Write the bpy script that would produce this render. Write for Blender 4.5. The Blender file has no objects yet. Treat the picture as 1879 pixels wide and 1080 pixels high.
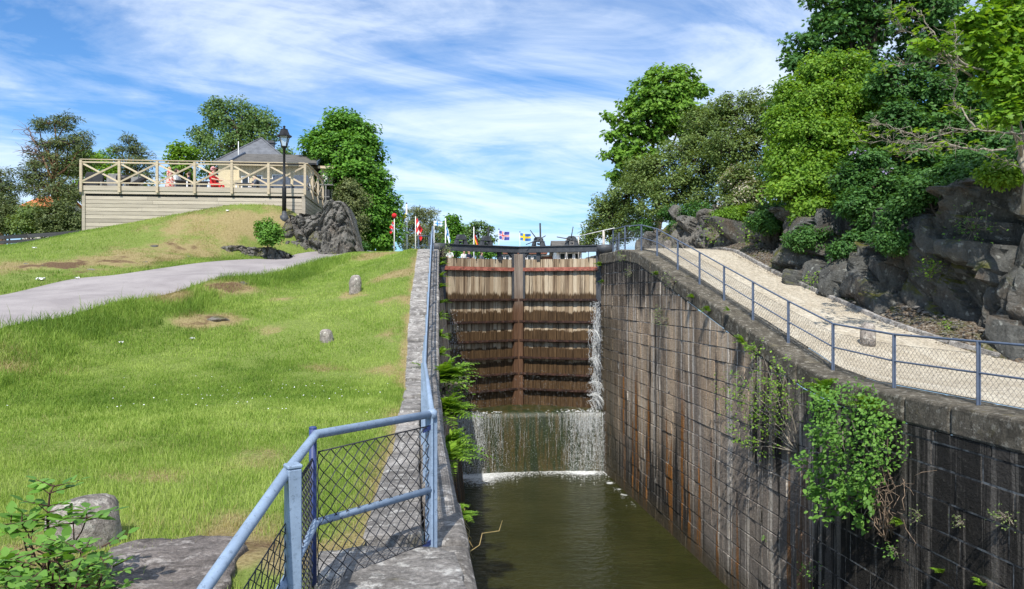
import bpy, bmesh, math, random
import numpy as np
from mathutils import Vector, Matrix
random.seed(7)
RNG = np.random.default_rng(11)
SC = bpy.context.scene
COL = SC.collection

# ---------------------------------------------------------------- camera, world, sun, exposure
F = 1357.0
PSI = math.atan(179.0 / F)
CS, SN = math.cos(PSI), math.sin(PSI)
cam = bpy.data.cameras.new('Camera'); camo = bpy.data.objects.new('Camera', cam); COL.objects.link(camo)
cam.sensor_width = 36.0; cam.lens = 36.0 * F / 1879.0; cam.clip_start = 0.05; cam.clip_end = 3000
camo.location = (0, 0, 0); camo.rotation_euler = (math.radians(90), 0, -PSI)
SC.camera = camo
SUN_EL, SUN_AZ = math.radians(50), math.radians(17)      # light travels towards +Y, turned 24 deg to +X
sd = bpy.data.lights.new('Sun', 'SUN'); sd.energy = 4.4; sd.angle = math.radians(0.5); sd.color = (1.0, 0.95, 0.87)
so = bpy.data.objects.new('Sun', sd); COL.objects.link(so)
LD = Vector((math.sin(SUN_AZ) * math.cos(SUN_EL), math.cos(SUN_AZ) * math.cos(SUN_EL), -math.sin(SUN_EL)))
so.rotation_euler = LD.to_track_quat('-Z', 'Y').to_euler(); so.location = (-20, -40, 60)
SC.view_settings.view_transform = 'Standard'; SC.view_settings.look = 'None'
SC.view_settings.exposure = 0.35; SC.view_settings.gamma = 1.0; SC.view_settings.use_curve_mapping = False
SC.cycles.max_bounces = 8; SC.cycles.transparent_max_bounces = 12

def nd(nt, typ, props=None, **inp):
    n = nt.nodes.new(typ)
    for k, v in (props or {}).items(): setattr(n, k, v)
    for k, v in inp.items():
        k2 = k.replace('_', ' ')
        s = n.inputs[int(k[1:])] if k[0] == 'i' and k[1:].isdigit() else n.inputs[k2]
        if isinstance(v, bpy.types.NodeSocket): nt.links.new(v, s)
        elif isinstance(v, (tuple, list)) and len(v) == 3 and s.type == 'RGBA': s.default_value = (*v, 1)
        else: s.default_value = v
    return n
def math_(nt, op, a, b=0.0, c=None, clamp=False):
    kw = dict(i0=a, i1=b)
    if c is not None: kw['i2'] = c
    return nd(nt, 'ShaderNodeMath', dict(operation=op, use_clamp=clamp), **kw).outputs[0]
def ramp(nt, fac, stops, interp='LINEAR'):
    n = nt.nodes.new('ShaderNodeValToRGB'); nt.links.new(fac, n.inputs[0])
    e = n.color_ramp.elements; n.color_ramp.interpolation = interp
    while len(e) < len(stops): e.new(0.5)
    for el, (p, c) in zip(e, stops):
        el.position = p; el.color = (*c, 1) if isinstance(c, (tuple, list)) else (c, c, c, 1)
    return n.outputs[0]
def mixc(nt, fac, a, b, blend='MIX'):
    n = nt.nodes.new('ShaderNodeMix'); n.data_type = 'RGBA'; n.blend_type = blend
    for i, v in ((0, fac), (6, a), (7, b)):
        if isinstance(v, bpy.types.NodeSocket): nt.links.new(v, n.inputs[i])
        elif isinstance(v, (tuple, list)): n.inputs[i].default_value = (*v, 1)
        else: n.inputs[i].default_value = v
    return n.outputs[2]
def smooth(nt, x, a, b):
    return nd(nt, 'ShaderNodeMapRange', dict(interpolation_type='SMOOTHSTEP'), Value=x, From_Min=a, From_Max=b).outputs[0]
def noise(nt, vec, scale, detail=5, rough=0.55, dist=0.0):
    return nd(nt, 'ShaderNodeTexNoise', None, Vector=vec, Scale=scale, Detail=detail, Roughness=rough, Distortion=dist).outputs[0]
def scaled(nt, vec, s, loc=(0, 0, 0)):
    return nd(nt, 'ShaderNodeMapping', None, Vector=vec, Scale=s, Location=loc).outputs[0]

W = bpy.data.worlds.new('World'); SC.world = W; W.use_nodes = True
nt = W.node_tree; nt.nodes.clear()
sky = nd(nt, 'ShaderNodeTexSky', dict(sky_type='NISHITA', sun_disc=False, sun_elevation=SUN_EL, sun_rotation=math.radians(180) + SUN_AZ,
        altitude=50, air_density=1.0, dust_density=0.6, ozone_density=2.2))
tc = nd(nt, 'ShaderNodeTexCoord')
sep = nd(nt, 'ShaderNodeSeparateXYZ', None, Vector=tc.outputs['Generated'])
zz = math_(nt, 'ADD', math_(nt, 'MAXIMUM', sep.outputs[2], 0.0), 0.10)
cv = nd(nt, 'ShaderNodeCombineXYZ', None, X=math_(nt, 'DIVIDE', sep.outputs[0], zz), Y=math_(nt, 'DIVIDE', sep.outputs[1], zz)).outputs[0]
rot = nd(nt, 'ShaderNodeMapping', None, Vector=cv, Rotation=(0, 0, math.radians(-38)), Scale=(0.50, 0.66, 1), Location=(2.4, 7.7, 0)).outputs[0]
n1 = noise(nt, rot, 1.05, 10, 0.60, 0.5)
n2 = noise(nt, scaled(nt, rot, (0.75, 1.3, 1)), 3.0, 8, 0.62, 0.8)
nn = math_(nt, 'ADD', math_(nt, 'MULTIPLY', n1, 0.70), math_(nt, 'MULTIPLY', n2, 0.30))
cl = ramp(nt, nn, [(0.40, 0.0), (0.46, 0.25), (0.52, 0.66), (0.60, 1.0)])
skc = mixc(nt, 1.0, sky.outputs[0], (0.056, 0.090, 0.123), 'MULTIPLY')
hz = math_(nt, 'POWER', math_(nt, 'SUBTRACT', 1.0, math_(nt, 'MAXIMUM', sep.outputs[2], 0.0), clamp=True), 9.0)
skc = mixc(nt, math_(nt, 'MULTIPLY', hz, 0.45), skc, (0.30, 0.54, 0.82))
cld = mixc(nt, hz, (0.72, 0.79, 0.88), (0.48, 0.66, 0.88))
mx = mixc(nt, math_(nt, 'MULTIPLY', cl, 0.90), skc, cld)
bg = nd(nt, 'ShaderNodeBackground', None, Color=mx, Strength=1.15)
wo = nd(nt, 'ShaderNodeOutputWorld'); nt.links.new(bg.outputs[0], wo.inputs[0])

# ---------------------------------------------------------------- geometry helpers
def P(px, py, d):
    xc = (px - 940.0) * d / F
    return Vector((xc * CS + d * SN, -xc * SN + d * CS, (540.0 - py) * d / F))
def XY(px, d):
    v = P(px, 540, d); return v.x, v.y
def depth_of(x, y): return x * SN + y * CS
def onwall(px, py, X=7.86):
    """point of the right lock wall (plane X) seen at a photo pixel"""
    d = X / CS * F / (px - 761.0)
    v = P(px, py, d); return Vector((X, v.y, v.z))

class MB:
    def __init__(s): s.v = []; s.f = []; s.m = []; s.a = []; s.smooth = []
    def add(s, vs, fs, mi=0, a=0.0, sm=False):
        o = len(s.v); s.v.extend([tuple(v) for v in vs]); s.a.extend([a] * len(vs))
        for f in fs: s.f.append([i + o for i in f]); s.m.append(mi); s.smooth.append(sm)
    def box(s, c, size, M=None, mi=0, a=0.0):
        c = Vector(c); h = Vector(size) / 2
        vs = [Vector((x, y, z)) for x in (-h.x, h.x) for y in (-h.y, h.y) for z in (-h.z, h.z)]
        if M is not None: vs = [M @ v for v in vs]
        s.add([v + c for v in vs], [(0, 1, 3, 2), (4, 6, 7, 5), (0, 4, 5, 1), (2, 3, 7, 6), (0, 2, 6, 4), (1, 5, 7, 3)], mi, a)
    def bar(s, p, q, w, h, up=(0, 0, 1), mi=0, a=0.0):
        p, q = Vector(p), Vector(q); d = (q - p); L = d.length; d.normalize()
        sd = d.cross(Vector(up)); sd = sd.normalized() if sd.length > 1e-5 else Vector((1, 0, 0))
        u = sd.cross(d).normalized()
        vs = [b + sd * (w / 2 * i) + u * (h / 2 * j) for b in (p, q) for i, j in ((-1, -1), (1, -1), (1, 1), (-1, 1))]
        s.add(vs, [(3, 2, 1, 0), (4, 5, 6, 7), (0, 1, 5, 4), (1, 2, 6, 5), (2, 3, 7, 6), (3, 0, 4, 7)], mi, a)
    def tube(s, pts, r, n=6, mi=0, a=0.0, cap=True, sm=True):
        pts = [Vector(p) for p in pts]
        rs = r if isinstance(r, (list, tuple)) else [r] * len(pts)
        o = len(s.v); prev = None; fs = []
        for i, p in enumerate(pts):
            t = (pts[min(i + 1, len(pts) - 1)] - pts[max(i - 1, 0)])
            t = t.normalized() if t.length > 1e-9 else Vector((0, 0, 1))
            if prev is None:
                u = t.cross(Vector((0, 0, 1)))
                if u.length < 1e-3: u = t.cross(Vector((1, 0, 0)))
            else: u = prev - t * prev.dot(t)
            u.normalize(); prev = u; w = t.cross(u)
            for k in range(n):
                an = 2 * math.pi * k / n
                s.v.append(tuple(p + (u * math.cos(an) + w * math.sin(an)) * rs[i])); s.a.append(a)
        for i in range(len(pts) - 1):
            for k in range(n):
                k2 = (k + 1) % n
                s.f.append([o + i * n + k, o + i * n + k2, o + (i + 1) * n + k2, o + (i + 1) * n + k]); s.m.append(mi); s.smooth.append(sm)
        if cap:
            e = o + (len(pts) - 1) * n
            s.f.append([o + k for k in range(n)][::-1]); s.m.append(mi); s.smooth.append(False)
            s.f.append([e + k for k in range(n)]); s.m.append(mi); s.smooth.append(False)
    def lathe(s, c, prof, n=14, mi=0, a=0.0, sm=True, jit=0.0):
        c = Vector(c); o = len(s.v)
        for r, z in prof:
            for k in range(n):
                an = 2 * math.pi * k / n; rr = r * (1 + random.uniform(-jit, jit))
                s.v.append((c.x + rr * math.cos(an), c.y + rr * math.sin(an), c.z + z)); s.a.append(a)
        for i in range(len(prof) - 1):
            for k in range(n):
                k2 = (k + 1) % n
                s.f.append([o + i * n + k, o + i * n + k2, o + (i + 1) * n + k2, o + (i + 1) * n + k]); s.m.append(mi); s.smooth.append(sm)
        s.f.append([o + k for k in range(n)][::-1]); s.m.append(mi); s.smooth.append(False)
        e = o + (len(prof) - 1) * n
        s.f.append([e + k for k in range(n)]); s.m.append(mi); s.smooth.append(sm)
    def prism(s, poly, axis_o, eu, ev, en, t, mi=0, a=0.0):
        """polygon (u,v) in frame, extruded t along en"""
        axis_o, eu, ev, en = map(Vector, (axis_o, eu, ev, en)); n = len(poly)
        vs = [axis_o + eu * u + ev * v for u, v in poly] + [axis_o + eu * u + ev * v + en * t for u, v in poly]
        s.add(vs, [list(range(n))[::-1], list(range(n, 2 * n))] + [(i, (i + 1) % n, n + (i + 1) % n, n + i) for i in range(n)], mi, a)
    def build(s, name, mats, parent=None, bevel=0.0, seg=1):
        me = bpy.data.meshes.new(name); me.from_pydata(s.v, [], s.f)
        mats = mats if isinstance(mats, (list, tuple)) else [mats]
        for m in mats: me.materials.append(m)
        me.polygons.foreach_set('material_index', s.m); me.polygons.foreach_set('use_smooth', s.smooth)
        at = me.attributes.new('rnd', 'FLOAT', 'POINT'); at.data.foreach_set('value', np.array(s.a, dtype=np.float32))
        if bevel or s.flipfix:
            bm = bmesh.new(); bm.from_mesh(me)
            bmesh.ops.recalc_face_normals(bm, faces=bm.faces)
            if bevel: bmesh.ops.bevel(bm, geom=[e for e in bm.edges if len(e.link_faces) == 2 and e.calc_face_angle(0) > 0.6], offset=bevel, segments=seg, affect='EDGES', profile=0.5)
            bm.to_mesh(me); bm.free()
        me.update()
        return link(name, me, parent)
    flipfix = True
def link(name, me, parent=None):
    o = bpy.data.objects.new(name, me); COL.objects.link(o)
    if parent is not None: setpar(o, parent)
    return o
def setpar(o, p):
    o.parent = p; o.matrix_parent_inverse = p.matrix_basis.inverted()
def npmesh(name, verts, sizes, idx, mats, rnd=None, parent=None, extra=None, smooth_=False, mi=None):
    """fast mesh: verts (N,3), face sizes, flat loop indices"""
    me = bpy.data.meshes.new(name); verts = np.asarray(verts, dtype=np.float32)
    me.vertices.add(len(verts)); me.vertices.foreach_set('co', verts.ravel())
    idx = np.asarray(idx, dtype=np.int32); sizes = np.asarray(sizes, dtype=np.int32)
    me.loops.add(len(idx)); me.loops.foreach_set('vertex_index', idx)
    st = np.zeros(len(sizes), dtype=np.int32); st[1:] = np.cumsum(sizes)[:-1]
    me.polygons.add(len(sizes)); me.polygons.foreach_set('loop_start', st)
    try: me.polygons.foreach_set('loop_total', sizes)
    except Exception: pass
    for m in (mats if isinstance(mats, (list, tuple)) else [mats]): me.materials.append(m)
    if mi is not None: me.polygons.foreach_set('material_index', np.asarray(mi, dtype=np.int32))
    me.polygons.foreach_set('use_smooth', np.full(len(sizes), smooth_, dtype=bool))
    for k, v in {**(dict(rnd=rnd) if rnd is not None else {}), **(extra or {})}.items():
        at = me.attributes.new(k, 'FLOAT', 'POINT'); at.data.foreach_set('value', np.asarray(v, dtype=np.float32))
    me.update(calc_edges=True); me.validate()
    return link(name, me, parent)
def gridmesh(name, V, nx, ny, mats, extra=None, parent=None, smooth_=True):
    i, j = np.meshgrid(np.arange(nx - 1), np.arange(ny - 1), indexing='ij')
    a = (i * ny + j).ravel(); q = np.stack([a, a + ny, a + ny + 1, a + 1], 1)
    return npmesh(name, V, np.full(len(q), 4), q.ravel(), mats, None, parent, extra, smooth_)
def tag(o, label, cat, group=None):
    o['label'] = label; o['category'] = cat
    if group: o['group'] = group
    return o
def kind(o, k='structure'): o['kind'] = k; return o
def thing(name, label, cat, loc=(0, 0, 0), group=None, rz=0.0):
    o = bpy.data.objects.new(name, None); COL.objects.link(o); o.location = loc; o.rotation_euler = (0, 0, rz); o.empty_display_size = 0.2
    return tag(o, label, cat, group)
def vnoise(p, scale, seed=0, octs=3):
    """cheap value noise for numpy points (N,3)"""
    out = np.zeros(len(p)); amp = 1.0; tot = 0
    for o_ in range(octs):
        q = np.asarray(p) * scale * (2 ** o_) + seed * 17.3 + o_ * 5.1
        i = np.floor(q).astype(np.int64); f = q - i; f = f * f * (3 - 2 * f); r = 0
        for dx in (0, 1):
            for dy in (0, 1):
                for dz in (0, 1):
                    h = (i[:, 0] + dx) * 374761393 + (i[:, 1] + dy) * 668265263 + (i[:, 2] + dz) * 2147483647 + seed * 974711
                    h = (h ^ (h >> 13)) * 1274126177; h = (h ^ (h >> 16)) & 0xffff
                    wt = (f[:, 0] if dx else 1 - f[:, 0]) * (f[:, 1] if dy else 1 - f[:, 1]) * (f[:, 2] if dz else 1 - f[:, 2])
                    r = r + wt * h / 65535.0
        out += amp * r; tot += amp; amp *= 0.5
    return out / tot
def facet(p, n, dirs, cell, amp, tilt, crack, seed, aniso=(1, 1, 1)):
    """blocky fractured-rock displacement along one direction: cells with own offset and tilt, cracks between"""
    rg = np.random.default_rng(seed); lo, hi = p.min(0) - cell, p.max(0) + cell
    an = np.array(aniso); ext = (hi - lo) / (cell * an); m = int(max(8, min(900, np.prod(np.maximum(ext, 1)))))
    sd_ = rg.uniform(lo, hi, (m, 3)); off = rg.uniform(-1, 1, m); tl = rg.normal(0, 1, (m, 3))
    out = np.zeros(len(p))
    for s0 in range(0, len(p), 4000):
        q = p[s0:s0 + 4000]; D = (((q[:, None, :] - sd_[None]) / an) ** 2).sum(2) ** 0.5
        k = np.argpartition(D, 1, axis=1)[:, :2]; d0 = np.take_along_axis(D, k, 1); od = np.argsort(d0, 1)
        k = np.take_along_axis(k, od, 1); d0 = np.take_along_axis(d0, od, 1); k0 = k[:, 0]
        edge = d0[:, 1] - d0[:, 0]
        out[s0:s0 + 4000] = amp * off[k0] + tilt * (tl[k0] * (q - sd_[k0])).sum(1) - crack * np.clip(1 - edge / (0.16 * cell), 0, 1)
    return out
# ---------------------------------------------------------------- materials
def newmat(name, rough=0.7, spec=0.3):
    m = bpy.data.materials.new(name); m.use_nodes = True; t = m.node_tree
    b = t.nodes['Principled BSDF']; b.inputs['Roughness'].default_value = rough
    b.inputs['Specular IOR Level'].default_value = spec
    return m, t, b
def posn(t): return nd(t, 'ShaderNodeNewGeometry').outputs['Position']
def attr(t, n): return nd(t, 'ShaderNodeAttribute', dict(attribute_name=n)).outputs['Fac']
def bump(t, b, h, dist=0.01, strength=0.6):
    bn = nd(t, 'ShaderNodeBump', None, Height=h, Distance=dist, Strength=strength)
    t.links.new(bn.outputs[0], b.inputs['Normal'])
def col(t, b, c): t.links.new(c, b.inputs['Base Color'])
def mul(c, k): return tuple(x * k for x in c)

def simple(name, c, rough=0.6, var=0.25, scale=8.0, spec=0.3, metal=0.0, bscale=40, bd=0.002):
    m, t, b = newmat(name, rough, spec); p = nd(t, 'ShaderNodeTexCoord').outputs['Object']
    n = noise(t, p, scale, 5); col(t, b, mixc(t, ramp(t, n, [(0.3, 0.0), (0.7, 1.0)]), mul(c, 1 - var), mul(c, 1 + var)))
    b.inputs['Metallic'].default_value = metal
    bump(t, b, noise(t, p, bscale, 3), bd, 0.5)
    return m
def foliage(name, dark, mid, light, trans=0.30, rough=0.5):
    m, t, b = newmat(name, rough, 0.25); r = attr(t, 'rnd')
    big = noise(t, posn(t), 0.55, 3)
    f = math_(t, 'ADD', math_(t, 'MULTIPLY', r, 0.65), math_(t, 'MULTIPLY', big, 0.35))
    c = ramp(t, f, [(0.12, dark), (0.5, mid), (0.88, light)]); col(t, b, c)
    tr = nd(t, 'ShaderNodeBsdfTranslucent', None, Color=mixc(t, 1.0, c, (1.5, 1.35, 0.55), 'MULTIPLY'))
    mx = nd(t, 'ShaderNodeMixShader', None, i0=trans, i1=b.outputs[0], i2=tr.outputs[0])
    t.links.new(mx.outputs[0], t.nodes['Material Output'].inputs[0])
    return m
G = {}
G['lime'] = foliage('lime_leaves', (0.060, 0.155, 0.020), (0.115, 0.270, 0.032), (0.20, 0.40, 0.055), 0.32)
G['birch'] = foliage('birch_leaves', (0.065, 0.125, 0.034), (0.125, 0.215, 0.060), (0.22, 0.32, 0.105), 0.3)
G['pine'] = foliage('pine_needles', (0.042, 0.066, 0.022), (0.095, 0.130, 0.042), (0.185, 0.215, 0.075), 0.15)
G['yew'] = foliage('brown_green_needles', (0.060, 0.087, 0.030), (0.128, 0.158, 0.054), (0.225, 0.247, 0.090), 0.15)
G['maple'] = foliage('maple_leaves', (0.075, 0.165, 0.020), (0.150, 0.300, 0.036), (0.26, 0.44, 0.065), 0.34)
G['olive'] = foliage('olive_leaves', (0.080, 0.130, 0.034), (0.155, 0.230, 0.064), (0.27, 0.35, 0.125), 0.32)
G['bright'] = foliage('bright_leaves', (0.080, 0.175, 0.018), (0.165, 0.310, 0.034), (0.30, 0.46, 0.060), 0.38)
G['dark'] = foliage('dark_leaves', (0.032, 0.088, 0.024), (0.066, 0.165, 0.038), (0.135, 0.275, 0.065), 0.3)
G['yellow'] = foliage('young_maple_leaves', (0.085, 0.19, 0.016), (0.165, 0.32, 0.030), (0.30, 0.47, 0.060), 0.4)
G['fern'] = foliage('fern_leaves', (0.10, 0.20, 0.015), (0.17, 0.32, 0.025), (0.28, 0.45, 0.05), 0.35)
G['elder'] = foliage('elder_leaves', (0.075, 0.175, 0.026), (0.135, 0.290, 0.046), (0.23, 0.42, 0.085), 0.36)
G['blossom'] = foliage('pale_blossom', (0.35, 0.31, 0.24), (0.5, 0.46, 0.36), (0.65, 0.60, 0.5), 0.2)
G['lilac'] = foliage('lilac_blossom', (0.17, 0.14, 0.26), (0.25, 0.21, 0.36), (0.38, 0.33, 0.48), 0.2)

def m_bark(name, c):
    m, t, b = newmat(name, 0.9, 0.15); p = posn(t)
    n = noise(t, scaled(t, p, (6, 6, 1.4)), 3, 6)
    col(t, b, ramp(t, n, [(0.3, mul(c, 0.45)), (0.55, c), (0.75, mul(c, 1.6))])); bump(t, b, n, 0.03, 0.8); return m
BARK = m_bark('bark', (0.10, 0.075, 0.055)); BARKP = m_bark('pine_bark', (0.20, 0.115, 0.065)); TWIG = m_bark('twig_bark', (0.30, 0.265, 0.21))

# lawn sheet: green, dry straw and soil follow attributes laid on the sheet
def m_ground():
    m, t, b = newmat('lawn_ground', 0.95, 0.1); p = posn(t)
    dry, dirt = attr(t, 'dry'), attr(t, 'dirt')
    n = noise(t, p, 2.2, 8, 0.65); fine = noise(t, p, 26, 6, 0.7)
    g = ramp(t, fine, [(0.3, (0.090, 0.125, 0.030)), (0.5, (0.165, 0.215, 0.050)), (0.72, (0.25, 0.30, 0.085))])
    d = ramp(t, fine, [(0.3, (0.16, 0.125, 0.055)), (0.5, (0.28, 0.225, 0.105)), (0.72, (0.40, 0.335, 0.175))])
    s = ramp(t, fine, [(0.3, (0.055, 0.035, 0.020)), (0.5, (0.13, 0.080, 0.045)), (0.68, (0.21, 0.15, 0.09)), (0.8, (0.32, 0.27, 0.20))])
    jit = math_(t, 'MULTIPLY', math_(t, 'SUBTRACT', n, 0.5), 1.1)
    fd = smooth(t, math_(t, 'ADD', dry, jit), 0.25, 0.75); fs = smooth(t, math_(t, 'ADD', dirt, jit), 0.4, 0.7)
    col(t, b, mixc(t, fs, mixc(t, fd, g, d), s)); bump(t, b, fine, 0.03, 0.8); return m
M_GROUND = m_ground()
def m_blade(name, c1, c2, c3):
    m, t, b = newmat(name, 0.6, 0.2); r = attr(t, 'rnd'); dry = attr(t, 'dry')
    g = ramp(t, r, [(0.1, c1), (0.55, c2), (0.95, c3)])
    s = ramp(t, r, [(0.1, (0.20, 0.165, 0.065)), (0.9, (0.45, 0.385, 0.185))])
    c = mixc(t, smooth(t, dry, 0.35, 0.75), g, s); col(t, b, c)
    tr = nd(t, 'ShaderNodeBsdfTranslucent', None, Color=mixc(t, 1.0, c, (1.3, 1.3, 0.6), 'MULTIPLY'))
    mx = nd(t, 'ShaderNodeMixShader', None, i0=0.3, i1=b.outputs[0], i2=tr.outputs[0]); t.links.new(mx.outputs[0], t.nodes['Material Output'].inputs[0]); return m
M_BLADE = m_blade('grass_blades', (0.105, 0.190, 0.026), (0.220, 0.330, 0.052), (0.40, 0.49, 0.13))

def m_asphalt():
    m, t, b = newmat('asphalt', 0.9, 0.2); p = posn(t)
    n = noise(t, p, 0.9, 6); f = noise(t, p, 70, 3, 0.7)
    c = mixc(t, ramp(t, n, [(0.35, 0.0), (0.65, 1.0)]), (0.265, 0.238, 0.236), (0.345, 0.312, 0.306)); c = mixc(t, ramp(t, noise(t, p, 3.2, 6, .7), [(0.56, 0.0), (0.70, 0.4)]), c, (0.20, 0.18, 0.172))
    col(t, b, mixc(t, 0.35, c, ramp(t, f, [(0.3, 0.22), (0.7, 0.75)]), 'OVERLAY')); bump(t, b, f, 0.006, 0.6); return m
M_ASPHALT = m_asphalt()
def m_gravel():
    m, t, b = newmat('gravel', 0.92, 0.15); p = posn(t)
    v = nd(t, 'ShaderNodeTexVoronoi', None, Vector=p, Scale=26.0); f = noise(t, p, 9, 6, 0.7); n = noise(t, p, 0.7, 4)
    c = mixc(t, ramp(t, f, [(0.36, 0.0), (0.62, 1.0)]), (0.36, 0.31, 0.235), (0.61, 0.545, 0.435))
    c = mixc(t, ramp(t, n, [(0.38, 0.0), (0.62, 0.75)]), c, (0.42, 0.36, 0.27)); c = mixc(t, ramp(t, noise(t, scaled(t, p, (2.2, .35, 1)), 1.0, 5, .6), [(0.5, 0.0), (0.66, 0.5)]), c, (0.64, 0.585, 0.48))
    vv = nd(t, 'ShaderNodeSeparateColor', None, Color=v.outputs['Color']).outputs[0]; c = mixc(t, 0.6, c, ramp(t, vv, [(0.0, 0.30), (1.0, 0.72)]), 'OVERLAY')
    col(t, b, c); bump(t, b, math_(t, 'ADD', v.outputs['Distance'], f), 0.03, 1.0); return m
M_GRAVEL = m_gravel()
def m_litter():
    m, t, b = newmat('leaf_litter', 0.95, 0.1); p = posn(t)
    v = nd(t, 'ShaderNodeTexVoronoi', None, Vector=scaled(t, p, (1, 1, 1)), Scale=24.0); n = noise(t, p, 1.3, 6, 0.7)
    c = ramp(t, nd(t, 'ShaderNodeSeparateColor', None, Color=v.outputs['Color']).outputs[0],
        [(0.0, (0.045, 0.032, 0.02)), (0.35, (0.115, 0.085, 0.060)), (0.6, (0.18, 0.14, 0.10)), (0.85, (0.16, 0.15, 0.135)), (1.0, (0.38, 0.32, 0.24))])
    c = mixc(t, ramp(t, n, [(0.52, 0.0), (0.66, 0.7)]), c, (0.09, 0.125, 0.03)); col(t, b, c)
    bump(t, b, v.outputs['Distance'], 0.04, 1.0); return m
M_LITTER = m_litter()

def m_wallstone():
    m, t, b = newmat('lock_wall_stone', 0.75, 0.35); p = posn(t); r = attr(t, 'rnd')
    s = nd(t, 'ShaderNodeSeparateXYZ', None, Vector=p); Y, Z = s.outputs[1], s.outputs[2]
    def streak(fy, fz, loc, det=6, rg=0.62, sc=1.0): return noise(t, scaled(t, p, (1, fy, fz), loc), sc, det, rg)
    blk = streak(3.6, 0.10, (1, 2, 3), 7, 0.68); wht = streak(5.2, 0.11, (4, 9, 2), 7, 0.72); rst = streak(2.6, 0.10, (14, 3, 7)); wide = streak(0.9, 0.12, (7, 21, 1), 4); lo = noise(t, p, 0.30, 3); fine = noise(t, p, 22, 6, 0.7); med = noise(t, p, 5, 6, 0.75)
    base = ramp(t, r, [(0.0, (0.040, 0.036, 0.032)), (0.5, (0.080, 0.070, 0.061)), (1.0, (0.150, 0.130, 0.110))])
    jitter = math_(t, 'MULTIPLY', math_(t, 'SUBTRACT', wide, 0.5), 5.0)
    Zj = math_(t, 'ADD', Z, jitter); Yj = math_(t, 'ADD', Y, math_(t, 'MULTIPLY', math_(t, 'SUBTRACT', lo, 0.5), 5.0))
    pale = math_(t, 'MULTIPLY', smooth(t, Yj, 14.0, 18.0), math_(t, 'MULTIPLY', smooth(t, Zj, 0.9, -0.7), smooth(t, Zj, -6.8, -3.6)))
    pale2 = math_(t, 'MULTIPLY', math_(t, 'MULTIPLY', smooth(t, Yj, 12.0, 14.5), smooth(t, Yj, 22.0, 18.5)), smooth(t, Zj, -2.2, -3.6))
    tanv = ramp(t, wide, [(0.40, 0.25), (0.58, 1.0)])
    c = mixc(t, math_(t, 'MULTIPLY', math_(t, 'MULTIPLY', pale, tanv), 0.85), base, mixc(t, r, (0.58, 0.425, 0.285), (0.74, 0.57, 0.40)))
    c = mixc(t, math_(t, 'MULTIPLY', pale2, 0.7), c, (0.30, 0.265, 0.235))
    allp = math_(t, 'MAXIMUM', pale, pale2)
    dk = math_(t, 'ADD', math_(t, 'SUBTRACT', 0.080, math_(t, 'MULTIPLY', allp, 0.185)), math_(t, 'MULTIPLY', math_(t, 'SUBTRACT', 0.52, lo), 0.35))
    c = mixc(t, math_(t, 'MULTIPLY', smooth(t, math_(t, 'ADD', blk, dk), 0.500, 0.545), 0.94), c, (0.015, 0.0135, 0.012))
    wa = math_(t, 'ADD', math_(t, 'MULTIPLY', allp, 0.74), 0.20)
    c = mixc(t, math_(t, 'MULTIPLY', smooth(t, wht, 0.535, 0.575), wa), c, (0.66, 0.60, 0.52))
    rz = math_(t, 'MULTIPLY', smooth(t, Zj, -2.6, -4.4), smooth(t, Y, 13.0, 15.5))
    c = mixc(t, math_(t, 'MULTIPLY', smooth(t, rst, 0.565, 0.59), rz), c, (0.30, 0.125, 0.026))
    wet = math_(t, 'MULTIPLY', smooth(t, Y, 26.8, 29.2), smooth(t, Z, 0.4, -1.5))
    c = mixc(t, math_(t, 'MULTIPLY', wet, 0.8), c, (0.050, 0.040, 0.018))
    c = mixc(t, math_(t, 'MULTIPLY', smooth(t, Z, -6.5, -7.35), 0.85), c, (0.085, 0.066, 0.034))
    c = mixc(t, ramp(t, med, [(0.60, 0.0), (0.70, 0.5)]), c, (0.20, 0.19, 0.16))
    c = mixc(t, 0.55, c, ramp(t, fine, [(0.3, 0.22), (0.7, 0.78)]), 'OVERLAY'); col(t, b, c)
    t.links.new(math_(t, 'SUBTRACT', 0.78, math_(t, 'MULTIPLY', wet, 0.35)), b.inputs['Roughness'])
    bump(t, b, math_(t, 'ADD', fine, math_(t, 'MULTIPLY', med, 2.2)), 0.06, 1.0); return m
M_WALL = m_wallstone()
def m_mortar():
    m, t, b = newmat('mortar', 0.9, 0.1); p = posn(t); n = noise(t, p, 4, 6, 0.7)
    col(t, b, ramp(t, n, [(0.36, (0.035, 0.032, 0.03)), (0.47, (0.16, 0.148, 0.132)), (0.62, (0.50, 0.47, 0.42))])); bump(t, b, n, 0.01); return m
M_MORTAR = m_mortar()
def m_coping(name, base, lich, moss_amt=0.5):
    m, t, b = newmat(name, 0.88, 0.2); p = posn(t); r = attr(t, 'rnd')
    big = noise(t, p, 3.0, 8, 0.7, 0.4); fine = noise(t, p, 34, 6, 0.75); sp = noise(t, p, 9, 7, 0.7)
    c = mixc(t, r, mul(base, 0.75), mul(base, 1.2))
    c = mixc(t, ramp(t, big, [(0.42, 0.0), (0.62, 0.9)]), c, mul(base, 0.38))
    c = mixc(t, ramp(t, sp, [(0.53, 0.0), (0.62, 0.8)]), c, lich)
    c = mixc(t, ramp(t, noise(t, scaled(t, p, (1.3, 9, 5)), 2.6, 6, 0.7, 0.5), [(0.53, 0.0), (0.64, 0.75)]), c, mul(base, 0.30))
    c = mixc(t, ramp(t, noise(t, p, 2.1, 6, 0.7), [(0.60, 0.0), (0.72, moss_amt)]), c, (0.16, 0.135, 0.04))
    c = mixc(t, 0.7, c, ramp(t, fine, [(0.28, 0.15), (0.72, 0.85)]), 'OVERLAY'); col(t, b, c)
    bump(t, b, math_(t, 'ADD', fine, math_(t, 'MULTIPLY', big, 2.0)), 0.03, 0.9); return m
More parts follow.
